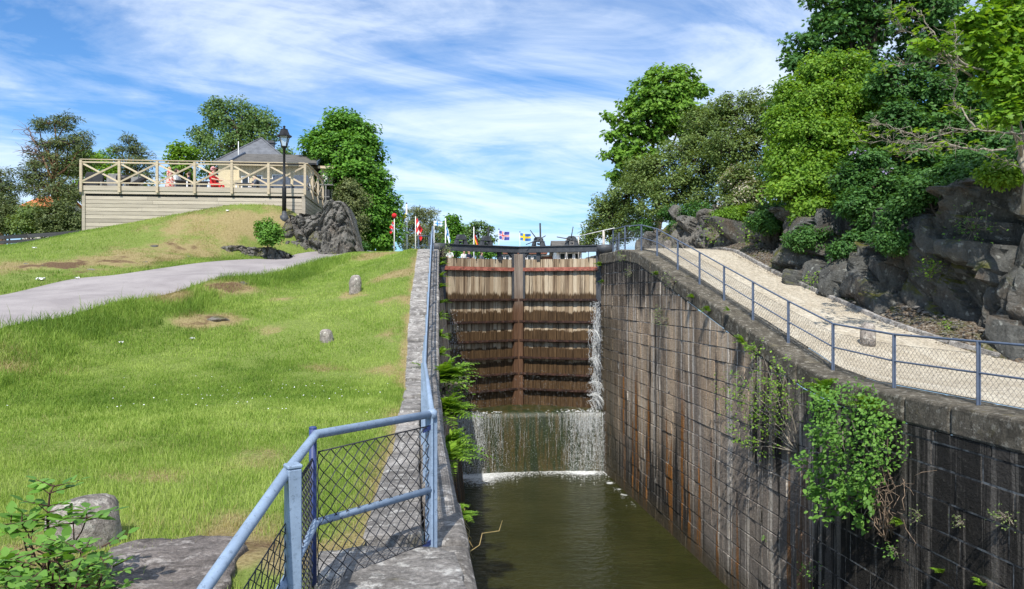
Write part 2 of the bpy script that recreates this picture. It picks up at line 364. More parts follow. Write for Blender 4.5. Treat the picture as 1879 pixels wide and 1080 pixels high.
M_COPE = m_coping('coping_stone', (0.37, 0.345, 0.32), (0.60, 0.58, 0.54))
M_COPED = m_coping('coping_edge_stone', (0.31, 0.285, 0.26), (0.56, 0.53, 0.49))
M_COPER = m_coping('coping_stone_tan', (0.165, 0.145, 0.112), (0.32, 0.30, 0.25), 0.45)
M_SLAB = m_coping('dark_slab_stone', (0.27, 0.235, 0.215), (0.44, 0.40, 0.37), 0.3)
M_BOLL = m_coping('bollard_stone', (0.38, 0.335, 0.295), (0.70, 0.66, 0.58), 0.2)
def m_rock(name, base, rust=0.35, lich=0.5):
    m, t, b = newmat(name, 0.85, 0.25); p = posn(t)
    big = noise(t, p, 0.9, 8, 0.65, 0.5); mid = noise(t, scaled(t, p, (1, 1, 0.45)), 3.2, 8, 0.7, 0.8); fine = noise(t, p, 18, 7, 0.75)
    c = ramp(t, mid, [(0.28, mul(base, 0.22)), (0.48, base), (0.62, mul(base, 1.35)), (0.78, mul(base, 2.0))])
    c = mixc(t, ramp(t, big, [(0.50, 0.0), (0.66, rust)]), c, (0.155, 0.095, 0.050))
    c = mixc(t, ramp(t, noise(t, p, 5.5, 5, 0.6), [(0.60, 0.0), (0.66, lich)]), c, (0.34, 0.345, 0.31))
    mossn = noise(t, p, 0.75, 5, 0.6); up = nd(t, 'ShaderNodeSeparateXYZ', None, Vector=nd(t, 'ShaderNodeNewGeometry').outputs['Normal']).outputs[2]
    c = mixc(t, math_(t, 'MULTIPLY', smooth(t, mossn, 0.52, 0.64), smooth(t, up, 0.1, 0.6)), c, (0.12, 0.12, 0.025))
    c = mixc(t, 0.6, c, ramp(t, fine, [(0.28, 0.2), (0.72, 0.8)]), 'OVERLAY'); col(t, b, c)
    bump(t, b, math_(t, 'ADD', fine, math_(t, 'MULTIPLY', mid, 2.5)), 0.06, 1.0); return m
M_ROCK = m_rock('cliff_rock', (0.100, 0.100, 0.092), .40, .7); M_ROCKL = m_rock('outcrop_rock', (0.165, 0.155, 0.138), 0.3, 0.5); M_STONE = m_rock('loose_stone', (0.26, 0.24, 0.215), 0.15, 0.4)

def m_gatewood():
    m, t, b = newmat('gate_planks', 0.7, 0.3); p = posn(t); r = attr(t, 'rnd'); wet = attr(t, 'wet')  # wet holds damp stains plus the shade painted under the beams
    g = noise(t, scaled(t, p, (9, 9, 0.35)), 2.2, 7, 0.7); fine = noise(t, scaled(t, p, (30, 30, 1.2)), 3, 5, 0.7)
    dry = ramp(t, math_(t, 'ADD', math_(t, 'MULTIPLY', r, 0.55), math_(t, 'MULTIPLY', g, 0.5)), [(0.15, (0.10, 0.070, 0.050)), (0.42, (0.31, 0.225, 0.14)), (0.62, (0.44, 0.35, 0.24)), (0.9, (0.62, 0.53, 0.39))])
    sk = noise(t, scaled(t, p, (8, 8, 0.22), (3, 5, 1)), 1.5, 6, 0.7); dry = mixc(t, ramp(t, sk, [(0.52, 0.0), (0.60, 0.85)]), dry, (0.065, 0.040, 0.024))
    wc = ramp(t, g, [(0.3, (0.018, 0.012, 0.008)), (0.5, (0.070, 0.043, 0.022)), (0.72, (0.165, 0.103, 0.052))])
    w = math_(t, 'ADD', wet, math_(t, 'MULTIPLY', math_(t, 'SUBTRACT', g, 0.5), 0.9))
    fw = smooth(t, w, 0.42, 0.58)
    c = mixc(t, fw, dry, wc); c = mixc(t, 0.5, c, ramp(t, fine, [(0.3, 0.25), (0.7, 0.75)]), 'OVERLAY'); col(t, b, c)
    t.links.new(math_(t, 'SUBTRACT', 0.8, math_(t, 'MULTIPLY', fw, 0.45)), b.inputs['Roughness']); bump(t, b, fine, 0.01, 0.7); return m
M_GATE = m_gatewood()
def m_rusty(name, a, b2, c3, rough=0.6):
    m, t, b = newmat(name, rough, 0.4); p = posn(t); n = noise(t, p, 5, 7, 0.7); f = noise(t, p, 30, 5, 0.7)
    c = ramp(t, n, [(0.3, a), (0.5, b2), (0.68, c3)]); col(t, b, mixc(t, 0.5, c, ramp(t, f, [(0.3, 0.25), (0.7, 0.75)]), 'OVERLAY')); bump(t, b, f, 0.006, 0.7); return m
M_BEAM = m_rusty('rusty_wet_beam', (0.018, 0.013, 0.012), (0.040, 0.023, 0.018), (0.10, 0.050, 0.036), 0.35)
M_REDBEAM = m_rusty('red_lead_beam', (0.10, 0.045, 0.032), (0.34, 0.105, 0.070), (0.46, 0.19, 0.14), 0.6)
M_STEEL = m_rusty('dark_steel', (0.040, 0.044, 0.050), (0.058, 0.062, 0.070), (0.080, 0.084, 0.09), 0.55)
M_POSTW = m_rusty('mitre_post_wood', (0.10, 0.065, 0.042), (0.19, 0.135, 0.095), (0.28, 0.21, 0.155), 0.7)
def m_postwood():
    m, t, b = newmat('mitre_post_wood', 0.65, 0.3); p = posn(t); z = nd(t, 'ShaderNodeSeparateXYZ', None, Vector=p).outputs[2]
    g = noise(t, scaled(t, p, (12, 12, 0.5)), 2, 7, 0.7)
    d = ramp(t, g, [(0.3, (0.13, 0.10, 0.08)), (0.7, (0.34, 0.28, 0.225))]); w = ramp(t, g, [(0.3, (0.045, 0.024, 0.014)), (0.7, (0.165, 0.088, 0.048))])
    col(t, b, mixc(t, smooth(t, math_(t, 'ADD', z, math_(t, 'MULTIPLY', g, 0.9)), 0.9, -0.4), d, w)); bump(t, b, g, 0.01, 0.7); return m
M_POSTW = m_postwood()
def m_sill():
    m, t, b = newmat('mossy_sill_wall', 0.45, 0.45); p = posn(t)
    a = noise(t, scaled(t, p, (2.4, 2, 0.18)), 1.8, 7, 0.65); f = noise(t, p, 14, 6, 0.7)
    c = ramp(t, a, [(0.30, (0.009, 0.014, 0.005)), (0.45, (0.018, 0.030, 0.007)), (0.58, (0.058, 0.042, 0.010)), (0.68, (0.022, 0.038, 0.008))])
    col(t, b, mixc(t, 0.6, c, ramp(t, f, [(0.3, 0.2), (0.7, 0.8)]), 'OVERLAY')); bump(t, b, f, 0.03, 0.8); return m
M_SILL = m_sill()
def m_paint(name, c, wear, rough=0.5):
    m, t, b = newmat(name, rough, 0.4); p = nd(t, 'ShaderNodeNewGeometry').outputs['Position']
    n = noise(t, p, 6, 6, 0.7); f = noise(t, p, 45, 6, 0.75)
    cc = mixc(t, ramp(t, n, [(0.35, 0.0), (0.65, 1.0)]), mul(c, 0.84), mul(c, 1.12))
    cc = mixc(t, ramp(t, f, [(0.57, 0.0), (0.62, wear)]), cc, mul(c, 0.6)); cc = mixc(t, ramp(t, noise(t, p, 16, 6, 0.75), [(0.55, 0.0), (0.62, wear * 0.6)]), cc, mul(c, 0.72)); cc = mixc(t, ramp(t, noise(t, p, 28, 6, 0.75), [(0.64, 0.0), (0.68, wear * 0.7)]), cc, mul(c, 1.5))
    cc = mixc(t, ramp(t, noise(t, p, 14, 6, 0.7), [(0.71, 0.0), (0.74, wear)]), cc, (0.22, 0.085, 0.03))
    col(t, b, cc); bump(t, b, f, 0.002, 0.4); return m
M_BLUE = m_paint('worn_pale_blue_paint', (0.240, 0.318, 0.430), 0.9)
M_NAVY = m_paint('dark_blue_paint', (0.035, 0.055, 0.17), 0.3)
M_SLATE = m_paint('slate_blue_paint', (0.105, 0.135, 0.195), 0.3)
M_WIRE = simple('fence_wire', (0.035, 0.036, 0.042), 0.6)
M_WIREG = simple('galvanised_wire', (0.11, 0.115, 0.12), 0.5)
def m_deckwood(name, c, horizontal=True):
    m, t, b = newmat(name, 0.8, 0.2); p = nd(t, 'ShaderNodeTexCoord').outputs['Object']; r = attr(t, 'rnd')
    g = noise(t, scaled(t, p, (0.8, 6, 14)), 1.5, 6, 0.65); k = nd(t, 'ShaderNodeTexVoronoi', None, Vector=scaled(t, p, (1.6, 1, 4.5)), Scale=1.6).outputs['Distance']
    cc = mixc(t, r, mul(c, 0.74), mul(c, 1.18)); cc = mixc(t, 0.5, cc, ramp(t, g, [(0.3, 0.3), (0.7, 0.68)]), 'OVERLAY')
    cc = mixc(t, ramp(t, k, [(0.05, 0.75), (0.10, 0.0)]), cc, mul(c, 0.3)); col(t, b, cc); return m
M_DECK = m_deckwood('weathered_deck_boards', (0.44, 0.385, 0.31)); M_RAILW = m_deckwood('deck_rail_wood', (0.53, 0.44, 0.315))
M_OLDW = m_deckwood('dark_fence_boards', (0.055, 0.055, 0.06))
M_CREAM = simple('cream_boards', (0.58, 0.49, 0.33), 0.7, 0.1); M_ROOF = simple('dark_slate_roof', (0.135, 0.142, 0.158), 0.8, 0.25, 3)
M_ROOFA = simple('felt_roof', (0.115, 0.108, 0.098), 0.9, 0.3, 3); M_WHITE = simple('white_paint', (0.75, 0.75, 0.75), 0.5, 0.06)
M_GLASS = simple('dark_window_glass', (0.02, 0.024, 0.028), 0.08, 0.2, 2, 0.6, 0, 2, 0.0); M_TILE = simple('orange_roof_tile', (0.48, 0.155, 0.055), 0.8, 0.25, 4)
M_BLACK = simple('black_iron', (0.016, 0.016, 0.018), 0.45); M_BROWNW = simple('brown_timber', (0.17, 0.12, 0.085), 0.8)
M_BLUEGREY = simple('blue_grey_cushion', (0.075, 0.09, 0.115), 0.85); M_CHAR = simple('charcoal_fabric', (0.03, 0.031, 0.034), 0.85); M_GREY = simple('grey_cover', (0.19, 0.185, 0.175), 0.85)
M_BRICK = simple('red_brick', (0.32, 0.13, 0.085), 0.85); M_PALE = simple('pale_render', (0.52, 0.47, 0.42), 0.8)
M_SKIN = simple('skin', (0.55, 0.33, 0.24), 0.5, 0.08); M_RED = simple('red_cloth', (0.55, 0.020, 0.025), 0.75, 0.12); M_SHIRT = simple('white_grey_shirt', (0.62, 0.64, 0.62), 0.8, 0.15)
M_NAVYC = simple('navy_cloth', (0.018, 0.024, 0.055), 0.8); M_GREYC = simple('grey_cloth', (0.11, 0.12, 0.145), 0.8)
M_BLOND = simple('blond_hair', (0.50, 0.34, 0.16), 0.6); M_BROWNH = simple('brown_hair', (0.07, 0.045, 0.03), 0.6); M_PINK = simple('pink_cap', (0.70, 0.36, 0.36), 0.8)
def m_dress():
    m, t, b = newmat('red_white_patterned_dress', 0.8); p = nd(t, 'ShaderNodeTexCoord').outputs['Object']
    col(t, b, mixc(t, ramp(t, noise(t, p, 11, 3), [(0.47, 0.0), (0.53, 1.0)]), (0.62, 0.10, 0.08), (0.72, 0.55, 0.48))); return m
M_DRESS = m_dress()
def m_water():
    m, t, b = newmat('canal_water', 0.045, 0.5); p = posn(t)
    n = noise(t, p, 0.5, 4); b.inputs['IOR'].default_value = 1.33
    col(t, b, mixc(t, ramp(t, n, [(0.4, 0.0), (0.6, 1.0)]), (0.021, 0.024, 0.006), (0.030, 0.032, 0.009)))
    w = math_(t, 'ADD', noise(t, scaled(t, p, (1.0, 2.2, 1)), 2.2, 3, 0.5, 0.4), math_(t, 'MULTIPLY', noise(t, scaled(t, p, (1.0, 1.8, 1)), 8, 3, 0.5, 0.3), 0.28))
    bump(t, b, w, 0.07, 0.8); return m
M_WATER = m_water()
def m_foam(name, alpha):
    m, t, b = newmat(name, 0.35, 0.5); b.inputs['Base Color'].default_value = (0.80, 0.82, 0.82, 1)
    p = posn(t); b.inputs['Alpha'].default_value = alpha
    t.links.new(math_(t, 'MULTIPLY', ramp(t, noise(t, p, 9, 5, 0.7), [(0.35, 0.25), (0.6, 1.0)]), alpha), b.inputs['Alpha']); return m
M_FOAM = m_foam('water_foam', 0.85); M_FALL = m_foam('falling_water', 0.42)
def m_foamsheet():
    m, t, b = newmat('foam_sheet', 0.4, 0.4); b.inputs['Base Color'].default_value = (0.82, 0.84, 0.84, 1); p = posn(t)
    n = math_(t, 'ADD', math_(t, 'MULTIPLY', noise(t, p, 5, 6, 0.7, 0.6), 0.6), math_(t, 'MULTIPLY', noise(t, p, 24, 4, 0.7), 0.4))
    v = math_(t, 'ADD', attr(t, 'foam'), math_(t, 'MULTIPLY', math_(t, 'SUBTRACT', n, 0.5), 1.7))
    t.links.new(math_(t, 'MULTIPLY', smooth(t, v, 0.42, 0.78), 0.92), b.inputs['Alpha']); bump(t, b, n, 0.03, 0.8); return m
M_FOAMS = m_foamsheet()
# ---------------------------------------------------------------- setting: heights
ZW = -7.4
def zcl(Y): return np.interp(Y, [-60, 13.9, 15.2, 26.4, 28.0, 400], [-1.65, -1.65, -1.46, 1.55, 1.72, 1.72])
def xel(Y): return np.interp(Y, [-20, 4.2, 8.4, 14.5, 20.7, 27, 31, 40], [.33, .335, .33, .445, .65, .865, .96, 1.0])
def zcr(Y): return np.interp(Y, [-60, 13.0, 14.2, 25.4, 27.2, 400], [-1.63, -1.63, -1.47, 1.52, 1.72, 1.72])
def cw(Y): return np.interp(Y, [4, 5, 8, 13, 17, 21, 40], [.74, .70, .59, .58, .70, .75, .75])
XR = 7.86
CTL = []
def ctl(px, py, d): v = P(px, py, d); CTL.append((v.x, v.y, v.z))
for a in [(0, 760, 10.2), (300, 720, 12.4), (0, 680, 13), (0, 620, 14.4), (0, 597, 15), (200, 555, 18.5), (200, 600, 17), (200, 650, 15), (200, 700, 13),
          (400, 510, 23), (400, 560, 20.5), (400, 620, 17.5), (400, 700, 13.5), (560, 478, 29), (560, 520, 24.5), (560, 600, 18), (599, 625, 17), (651, 538, 21.7),
          (680, 480, 28), (700, 462, 30.5), (640, 465, 32), (0, 541, 20), (200, 505, 24), (380, 480, 28), (500, 468, 31.5), (560, 466.5, 31.8),
          (0, 528, 21), (0, 500, 23), (0, 470, 26.5), (0, 452, 31), (150, 511, 22.6), (150, 490, 25), (150, 460, 28), (150, 425, 32.4),
          (300, 490, 26.2), (300, 470, 28), (300, 440, 30), (300, 402, 32.4), (430, 473, 29.7), (430, 466, 30.3), (430, 440, 31), (430, 388, 32.5), (470, 470, 30.6), (520, 466, 31.6), (500, 389, 33.2), (525, 391, 33.4), (545, 391, 34.5), (600, 465.5, 32.6), (650, 465, 34.5), (700, 464, 38), (470, 425, 32.0), (560, 466, 31.9)]: ctl(*a)
for X, Y, Z in [(-3, 2, -1.65), (-6, 3, -1.65), (-9, 6, -1.63), (-3, 6, -1.65), (-2, 10, -1.62), (-4, 10, -1.62), (-12, 9, -1.6), (-14, 13, -1.0), (-20, 17, -.2), (-30, 20, .6), (-20, 5, -1.4), (-40, 0, -.8),
                (-3, 36, 1.80), (-1, 34, 1.74), (-1, 40, 1.74), (-3, 46, 1.8), (0, 60, 1.75), (-8, 50, 1.9), (-12, 42, 3.6), (-18, 38, 2.2), (-24, 34, 2.0), (-30, 40, 2.0), (-14, 52, 2.8), (-25, 55, 2.3), (-40, 40, 2.2), (-60, 60, 2.8), (-30, 75, 4), (0, 100, 1.8), (-60, 100, 4.5), (-100, 60, 3), (-100, 150, 5), (0, 180, 2), (-120, 0, 0)]: CTL.append((X, Y, Z))
for Y in (1, 4, 8, 11, 14, 17, 20, 23, 26, 28, 32): CTL.append((float(xel(Y) - cw(Y)) - .04, Y, float(zcl(Y)) - .02))
CT = np.array(CTL)
def _phi(r): return np.sqrt(r * r + 0.8)
_A = _phi(np.linalg.norm(CT[:, None, :2] - CT[None, :, :2], axis=2)); n_ = len(CT)
_M = np.zeros((n_ + 3, n_ + 3)); _M[:n_, :n_] = _A - np.eye(n_) * 0.02; _M[:n_, n_] = 1; _M[:n_, n_ + 1:] = CT[:, :2]; _M[n_:, :n_] = _M[:n_, n_:].T
_Wt = np.linalg.solve(_M, np.r_[CT[:, 2], 0, 0, 0])
def zl(X, Y):
    X = np.asarray(X, float); Y = np.asarray(Y, float); sh = X.shape; p = np.stack([X.ravel(), Y.ravel()], 1); out = np.zeros(len(p))
    for s0 in range(0, len(p), 20000):
        q = p[s0:s0 + 20000]; out[s0:s0 + 20000] = _phi(np.linalg.norm(q[:, None] - CT[None, :, :2], axis=2)) @ _Wt[:n_] + _Wt[n_] + q @ _Wt[n_ + 1:]
    out = out.reshape(sh); xb = xel(Y) - cw(Y) + .03; wt = np.clip((X - (xb - .9)) / .9, 0, 1); wt = wt * wt * (3 - 2 * wt)
    return out * (1 - wt) + (zcl(Y) - .03) * wt
# road edges (lower, upper) as pixel/depth points
RLO = [XY(-420, 8.5), XY(-150, 12.2), XY(0, 15), XY(200, 18.5), XY(400, 23), XY(560, 28), XY(640, 31.5), XY(690, 37), XY(722, 50), XY(735, 80)]
RHI = [XY(-420, 13.6), XY(-150, 17.2), XY(0, 20), XY(200, 24), XY(380, 28), XY(500, 31.0), XY(560, 32.0), XY(610, 33), XY(660, 36.5), XY(695, 47), XY(715, 82)]
def resample(pl, n):
    pl = np.array(pl); s = np.r_[0, np.cumsum(np.linalg.norm(np.diff(pl, axis=0), axis=1))]
    for _ in range(1):
        q = np.linspace(0, s[-1], n); r = np.stack([np.interp(q, s, pl[:, 0]), np.interp(q, s, pl[:, 1])], 1)
    k = np.array([.25, .5, .25])
    for _ in range(6):
        r[1:-1] = k[0] * r[:-2] + k[1] * r[1:-1] + k[2] * r[2:]
    return r
RL, RH = resample(RLO, 140), resample(RHI, 140)
def inpoly(x, y, poly):
    ins = np.zeros(len(x), bool); n = len(poly)
    for i in range(n):
        x1, y1 = poly[i]; x2, y2 = poly[(i + 1) % n]
        c = ((y1 > y) != (y2 > y)); xi = (x2 - x1) * (y - y1) / ((y2 - y1) if y2 != y1 else 1e-9) + x1
        ins ^= c & (x < xi)
    return ins
ROADPOLY = [tuple(p) for p in RL] + [tuple(p) for p in RH[::-1]]
# dry and bare patches of the bank and lawn: (px, py, depth, radius, dry, dirt)
PATCH = [(315, 560, 20.3, 1.0, 1.0, .25), (395, 590, 18.9, .8, .9, .9), (430, 530, 22.2, .9, .8, .8), (350, 600, 18.3, .7, .8, .4), (560, 462, 30, 1, .6, 0),
         (735, 520, 23, .7, .75, .3), (728, 560, 20, .7, .7, .3), (715, 620, 17, .6, .6, 0), (705, 680, 14.6, .5, .5, 0), (655, 545, 21.4, .55, .9, .2), (570, 655, 14.8, .6, .6, 0), (680, 470, 29.5, .9, .8, .1), (735, 475, 29, .8, .8, .2),
         (30, 660, 13.4, .9, .5, .1), (150, 670, 13.8, .7, .5, 0), (520, 560, 21.5, .5, .6, .3), (480, 610, 18, .6, .45, 0),
         (30, 490, 24.3, 2.2, .6, .6), (110, 492, 24.8, 2.0, .65, .75), (190, 480, 26, 1.8, .6, .55), (270, 465, 28, 1.6, .7, .4), (340, 448, 29.8, 1.7, .75, .5), (390, 425, 31, 1.5, .75, .35), (320, 425, 31, 1.7, .55, .0), (240, 440, 29.7, 1.6, .35, .0), (430, 410, 31.8, 1.4, .75, .35), (390, 395, 32.4, 1.6, .45, .0), (470, 400, 32.4, 1.2, .6, .2), (510, 395, 33, 1.0, .6, .1),
         (420, 990, 5.0, .4, .9, .5), (590, 1000, 5, .35, .7, .3), (60, 1010, 4.7, .5, .8, .3), (290, 870, 6.8, .35, .45, 0), (200, 880, 6.6, .3, .5, 0), (700, 900, 6.3, .3, .4, 0), (480, 840, 7.4, .4, .35, 0)]
PW = [(*XY(px, d), r, dr, di) for px, py, d, r, dr, di in PATCH]
def masks(X, Y):
    dry = np.zeros(X.shape); dirt = np.zeros(X.shape)
    q0 = np.stack([X.ravel(), Y.ravel(), 0 * X.ravel()], 1); X0, Y0 = X, Y
    X = X + 1.5 * (vnoise(q0, .9, 31, 4).reshape(X.shape) - .5); Y = Y + 1.5 * (vnoise(q0, .9, 32, 4).reshape(Y.shape) - .5)
    for x, y, r, a, b in PW:
        g = np.exp(-(((X - x) ** 2 + (Y - y) ** 2) / (r * r)) ** 1.3); dry = np.maximum(dry, a * g); dirt = np.maximum(dirt, b * g)
    X, Y = X0, Y0
    dry = np.maximum(dry, .55 * np.clip(1 - (xel(Y) - cw(Y) - X) / .35, 0, 1) * (X < xel(Y)))
    q = np.stack([X.ravel(), Y.ravel(), 0 * X.ravel()], 1); n = vnoise(q, .6, 3, 4).reshape(X.shape); n2 = vnoise(q, 1.3, 13, 5).reshape(X.shape)
    return np.clip(dry * np.clip(.25 + 1.6 * n2, 0, 1.2) + .95 * (n - .52), 0, 1), np.clip(dirt * np.clip(3.2 * (n2 - .30), 0, 1.2), 0, 1)

us = np.r_[np.arange(0, 4, .1), np.arange(4, 34, .22), np.geomspace(34, 500, 24)]
ys = np.r_[-80, -40, -20, -8, np.arange(-2, 12, .12), np.arange(12, 46, .18), np.geomspace(46, 600, 24)]
YY, UU = np.meshgrid(ys, us, indexing='ij'); XX = xel(YY) - cw(YY) + .03 - UU
ZZ = zl(XX, YY); dry, dirt = masks(XX, YY)
pn = np.stack([XX.ravel(), YY.ravel(), 0 * XX.ravel()], 1)
far = np.clip((np.abs(XX) - 60) / 100, 0, 1); far = np.maximum(far, np.clip((YY - 90) / 100, 0, 1)); ZZ = ZZ * (1 - far) + 4 * far
inr = inpoly(XX.ravel(), YY.ravel(), ROADPOLY).reshape(XX.shape)
ZZ += np.where(inr, -.05, ((vnoise(pn, 1.6, 5, 4).reshape(XX.shape) - .5) * .10 + (dirt * .25 * (vnoise(pn, 1.9, 8, 4).reshape(XX.shape) - .4))) * np.clip(UU / .5, 0, 1) * (1 - far))
lawn = kind(gridmesh('lawn', np.stack([XX, YY, ZZ], 2).reshape(-1, 3), len(ys), len(us), M_GROUND, dict(dry=dry.ravel(), dirt=dirt.ravel())))
RV = []
for i in range(140):
    for k in range(9):
        q = RL[i] + (RH[i] - RL[i]) * k / 8; RV.append((q[0], q[1], 0))
RV = np.array(RV); e_ = np.tile(np.array([0, 1, 1, 1, 1, 1, 1, 1, 0]), 140)
RV[:, 2] = zl(RV[:, 0], RV[:, 1]) + np.where(e_, .035, .0)
kind(gridmesh('road', RV, 140, 9, M_ASPHALT))

# right bank
FX = [(60, -20), (40, 0), (25, 7), (16.8, 11.3), (14.0, 13.5), (12.85, 15.2), (12.35, 17.2), (12.15, 19.3), (12.0, 22), (12.2, 26), (12.5, 30), (12.3, 34), (12.0, 40), (11.8, 60)]
def xfoot(Y): return np.interp(Y, [p[1] for p in FX], [p[0] for p in FX])
def hcliff(Y): return np.interp(Y, [-20, 8, 12, 16.5, 19, 21, 24, 27, 31, 33, 36, 42, 60], [2, 2.6, 2.8, 2.45, 2.25, 2.5, 2.8, 3.2, 3.8, 3.7, 2.7, 1.9, 1.8])
def xborder(Y): return np.interp(Y, [-20, 11, 13, 15, 17, 19.5, 22, 26, 30, 60], [40, 16.3, 13.6, 12.2, 11.6, 11.45, 11.3, 11.5, 11.8, 11.8])
def zr(X, Y):
    b = zcr(Y); s = X - xfoot(Y); t = np.clip((X - xborder(Y)) / .6, 0, 1); up = np.clip((s - 1.0) / .6, 0, 1)
    hi = hcliff(Y) - .25 + np.clip(s - 1.6, 0, 12) * .22
    return np.where(s > 1.0, b + .3 + (hi - b - .3) * up, b + .3 * t)
us = np.r_[np.arange(0, 4, .25), np.arange(4, 16, .3), np.geomspace(16, 500, 26)]; ys = np.r_[-80, -30, np.arange(-6, 46, .3), np.geomspace(46, 600, 20)]
YY, UU = np.meshgrid(ys, us, indexing='ij'); XX = 8.62 + UU; ZZ = zr(XX, YY)
pn = np.stack([XX.ravel(), YY.ravel(), 0 * XX.ravel()], 1); ZZ += (vnoise(pn, 1.7, 15, 4).reshape(XX.shape) - .5) * .14 * np.clip((XX - xborder(YY)) * 2, 0, 1)
kind(gridmesh('bank_ground', np.stack([XX, YY, ZZ], 2).reshape(-1, 3), len(ys), len(us), M_LITTER))
GV = []; gy = np.r_[-20, -10, np.arange(-4, 40, .4), 60]
for y in gy:
    for k in range(13):
        x = 8.60 + (float(xborder(y)) - 8.60) * k / 12; GV.append((x, y, float(zcr(y)) + .012 + .03 * math.sin(math.pi * k / 12) + .012 * random.random()))
kind(gridmesh('gravel_path', np.array(GV), len(gy), 13, M_GRAVEL))

# water below, pool above
wx = np.linspace(-2, 9, 30); wy = np.linspace(-60, 32, 60); A_, B_ = np.meshgrid(wx, wy, indexing='ij')
kind(gridmesh('canal_water', np.stack([A_, B_, np.full(A_.shape, ZW)], 2).reshape(-1, 3), 30, 60, M_WATER))
wx = np.linspace(.9, 8.0, 8); wy = np.r_[33.3, np.linspace(36, 120, 20)]; A_, B_ = np.meshgrid(wx, wy, indexing='ij')
kind(gridmesh('upper_pool_water', np.stack([A_, B_, np.full(A_.shape, 1.15)], 2).reshape(-1, 3), 8, 21, M_WATER))

# ---------------------------------------------------------------- lock walls
def clip_poly(pl, f):
    out = []
    for i in range(len(pl)):
        a, b = pl[i], pl[(i + 1) % len(pl)]; fa, fb = f(a), f(b)
        if fa <= 0: out.append(a)
        if (fa < 0 < fb) or (fb < 0 < fa):
            s = fa / (fa - fb); out.append((a[0] + (b[0] - a[0]) * s, a[1] + (b[1] - a[1]) * s))
    return out
def blockwall(name, xf, sg, ztop, breaks, parent, y0, y1, zb=-7.9, ch=.43, seed=1):
    rg = random.Random(seed); m = MB(); z = zb; first = True
    while z < 2.2:
        h = ch * rg.uniform(.82, 1.18); y = y0 - rg.uniform(0, .6)
        while y < y1:
            L = rg.uniform(.5, 1.15); ye = y + L
            for b in breaks:
                if y < b < ye: ye = b if b - y > .25 else b + .6
            ye = min(ye, y1)
            if ye - y < .04: y = y1 + 1; break
            j = .009; pl = [(y + j, z + j), (ye - j, z + j), (ye - j, z + h - j), (y + j, z + h - j)]
            za, zb_ = float(ztop(y + 1e-4)), float(ztop(ye - 1e-4))
            pl = clip_poly(pl, lambda q: q[1] - (za + (zb_ - za) * (q[0] - y) / (ye - y)) + j)
            if len(pl) >= 3:
                ar = abs(sum(pl[i][0] * pl[(i + 1) % len(pl)][1] - pl[(i + 1) % len(pl)][0] * pl[i][1] for i in range(len(pl)))) / 2
                if ar > .006:
                    cy = sum(q[0] for q in pl) / len(pl); cz = sum(q[1] for q in pl) / len(pl); n = len(pl)
                    out = rg.uniform(.004, .026); bv = rg.uniform(.006, .014); w_ = max(q[0] for q in pl) - min(q[0] for q in pl); hh = max(q[1] for q in pl) - min(q[1] for q in pl)
                    ky, kz = 1 - 2 * bv / max(w_, .1), 1 - 2 * bv / max(hh, .1)
                    vs = [(xf(a, b) - sg * .012, a, b) for a, b in pl]
                    tw, ty = rg.uniform(-.014, .014), rg.uniform(-.02, .02)
                    for a, b in pl:
                        aa, bb = cy + (a - cy) * ky, cz + (b - cz) * kz; vs.append((xf(aa, bb) + sg * (out + tw * (aa - cy) + ty * (bb - cz)), aa, bb))
                    fs = [list(range(n, 2 * n))] + [(i, (i + 1) % n, n + (i + 1) % n, n + i) for i in range(n)]
                    m.add(vs, fs, 0, rg.random())
            y = ye
        z += h
    yy = np.r_[np.arange(y0, y1, .5), y1]
    for a, b in zip(yy[:-1], yy[1:]):
        zz_ = [zb, -4.5, -1.2]; 
        for c, d in ((zb, -4.5), (-4.5, -2.2)): m.add([(xf(a, c), a, c), (xf(b, c), b, c), (xf(b, d), b, d), (xf(a, d), a, d)], [(0, 1, 2, 3)], 1)
        c = -2.2; da, db = float(ztop(a)) - .02, float(ztop(b)) - .02; m.add([(xf(a, c), a, c), (xf(b, c), b, c), (xf(b, db), b, db), (xf(a, da), a, da)], [(0, 1, 2, 3)], 1)
    MB.flipfix = True
    return m.build(name, [M_WALL, M_MORTAR], parent)
def cope_row(name, mat_, parent, ya, yb, xa, xb, ztop, th, lmin, lmax, bevel, seg, zoff=0.0, seed=3, zj=.012):
    rg = random.Random(seed); m = MB(); y = ya
    while y < yb:
        L = rg.uniform(lmin, lmax); e = min(y + L, yb); g = .008; dz = rg.uniform(-zj, zj) + zoff; dx = rg.uniform(-.012, .012)
        ns = 3; vs = []
        for k in range(ns + 1):
            q = y + g + (e - y - 2 * g) * k / ns; zt = float(ztop(q)) + dz
            vs += [(xa(q) + dx, q, zt - th), (xb(q) + dx, q, zt - th), (xb(q) + dx, q, zt), (xa(q) + dx, q, zt)]
        fs = [(0, 3, 2, 1)] + [(ns * 4, ns * 4 + 1, ns * 4 + 2, ns * 4 + 3)]
        for k in range(ns):
            for i in range(4): fs.append((k * 4 + i, k * 4 + (i + 1) % 4, k * 4 + 4 + (i + 1) % 4, k * 4 + 4 + i))
        m.add(vs, fs, 0, rg.random()); y = e
    return m.build(name, mat_, parent, bevel, seg)

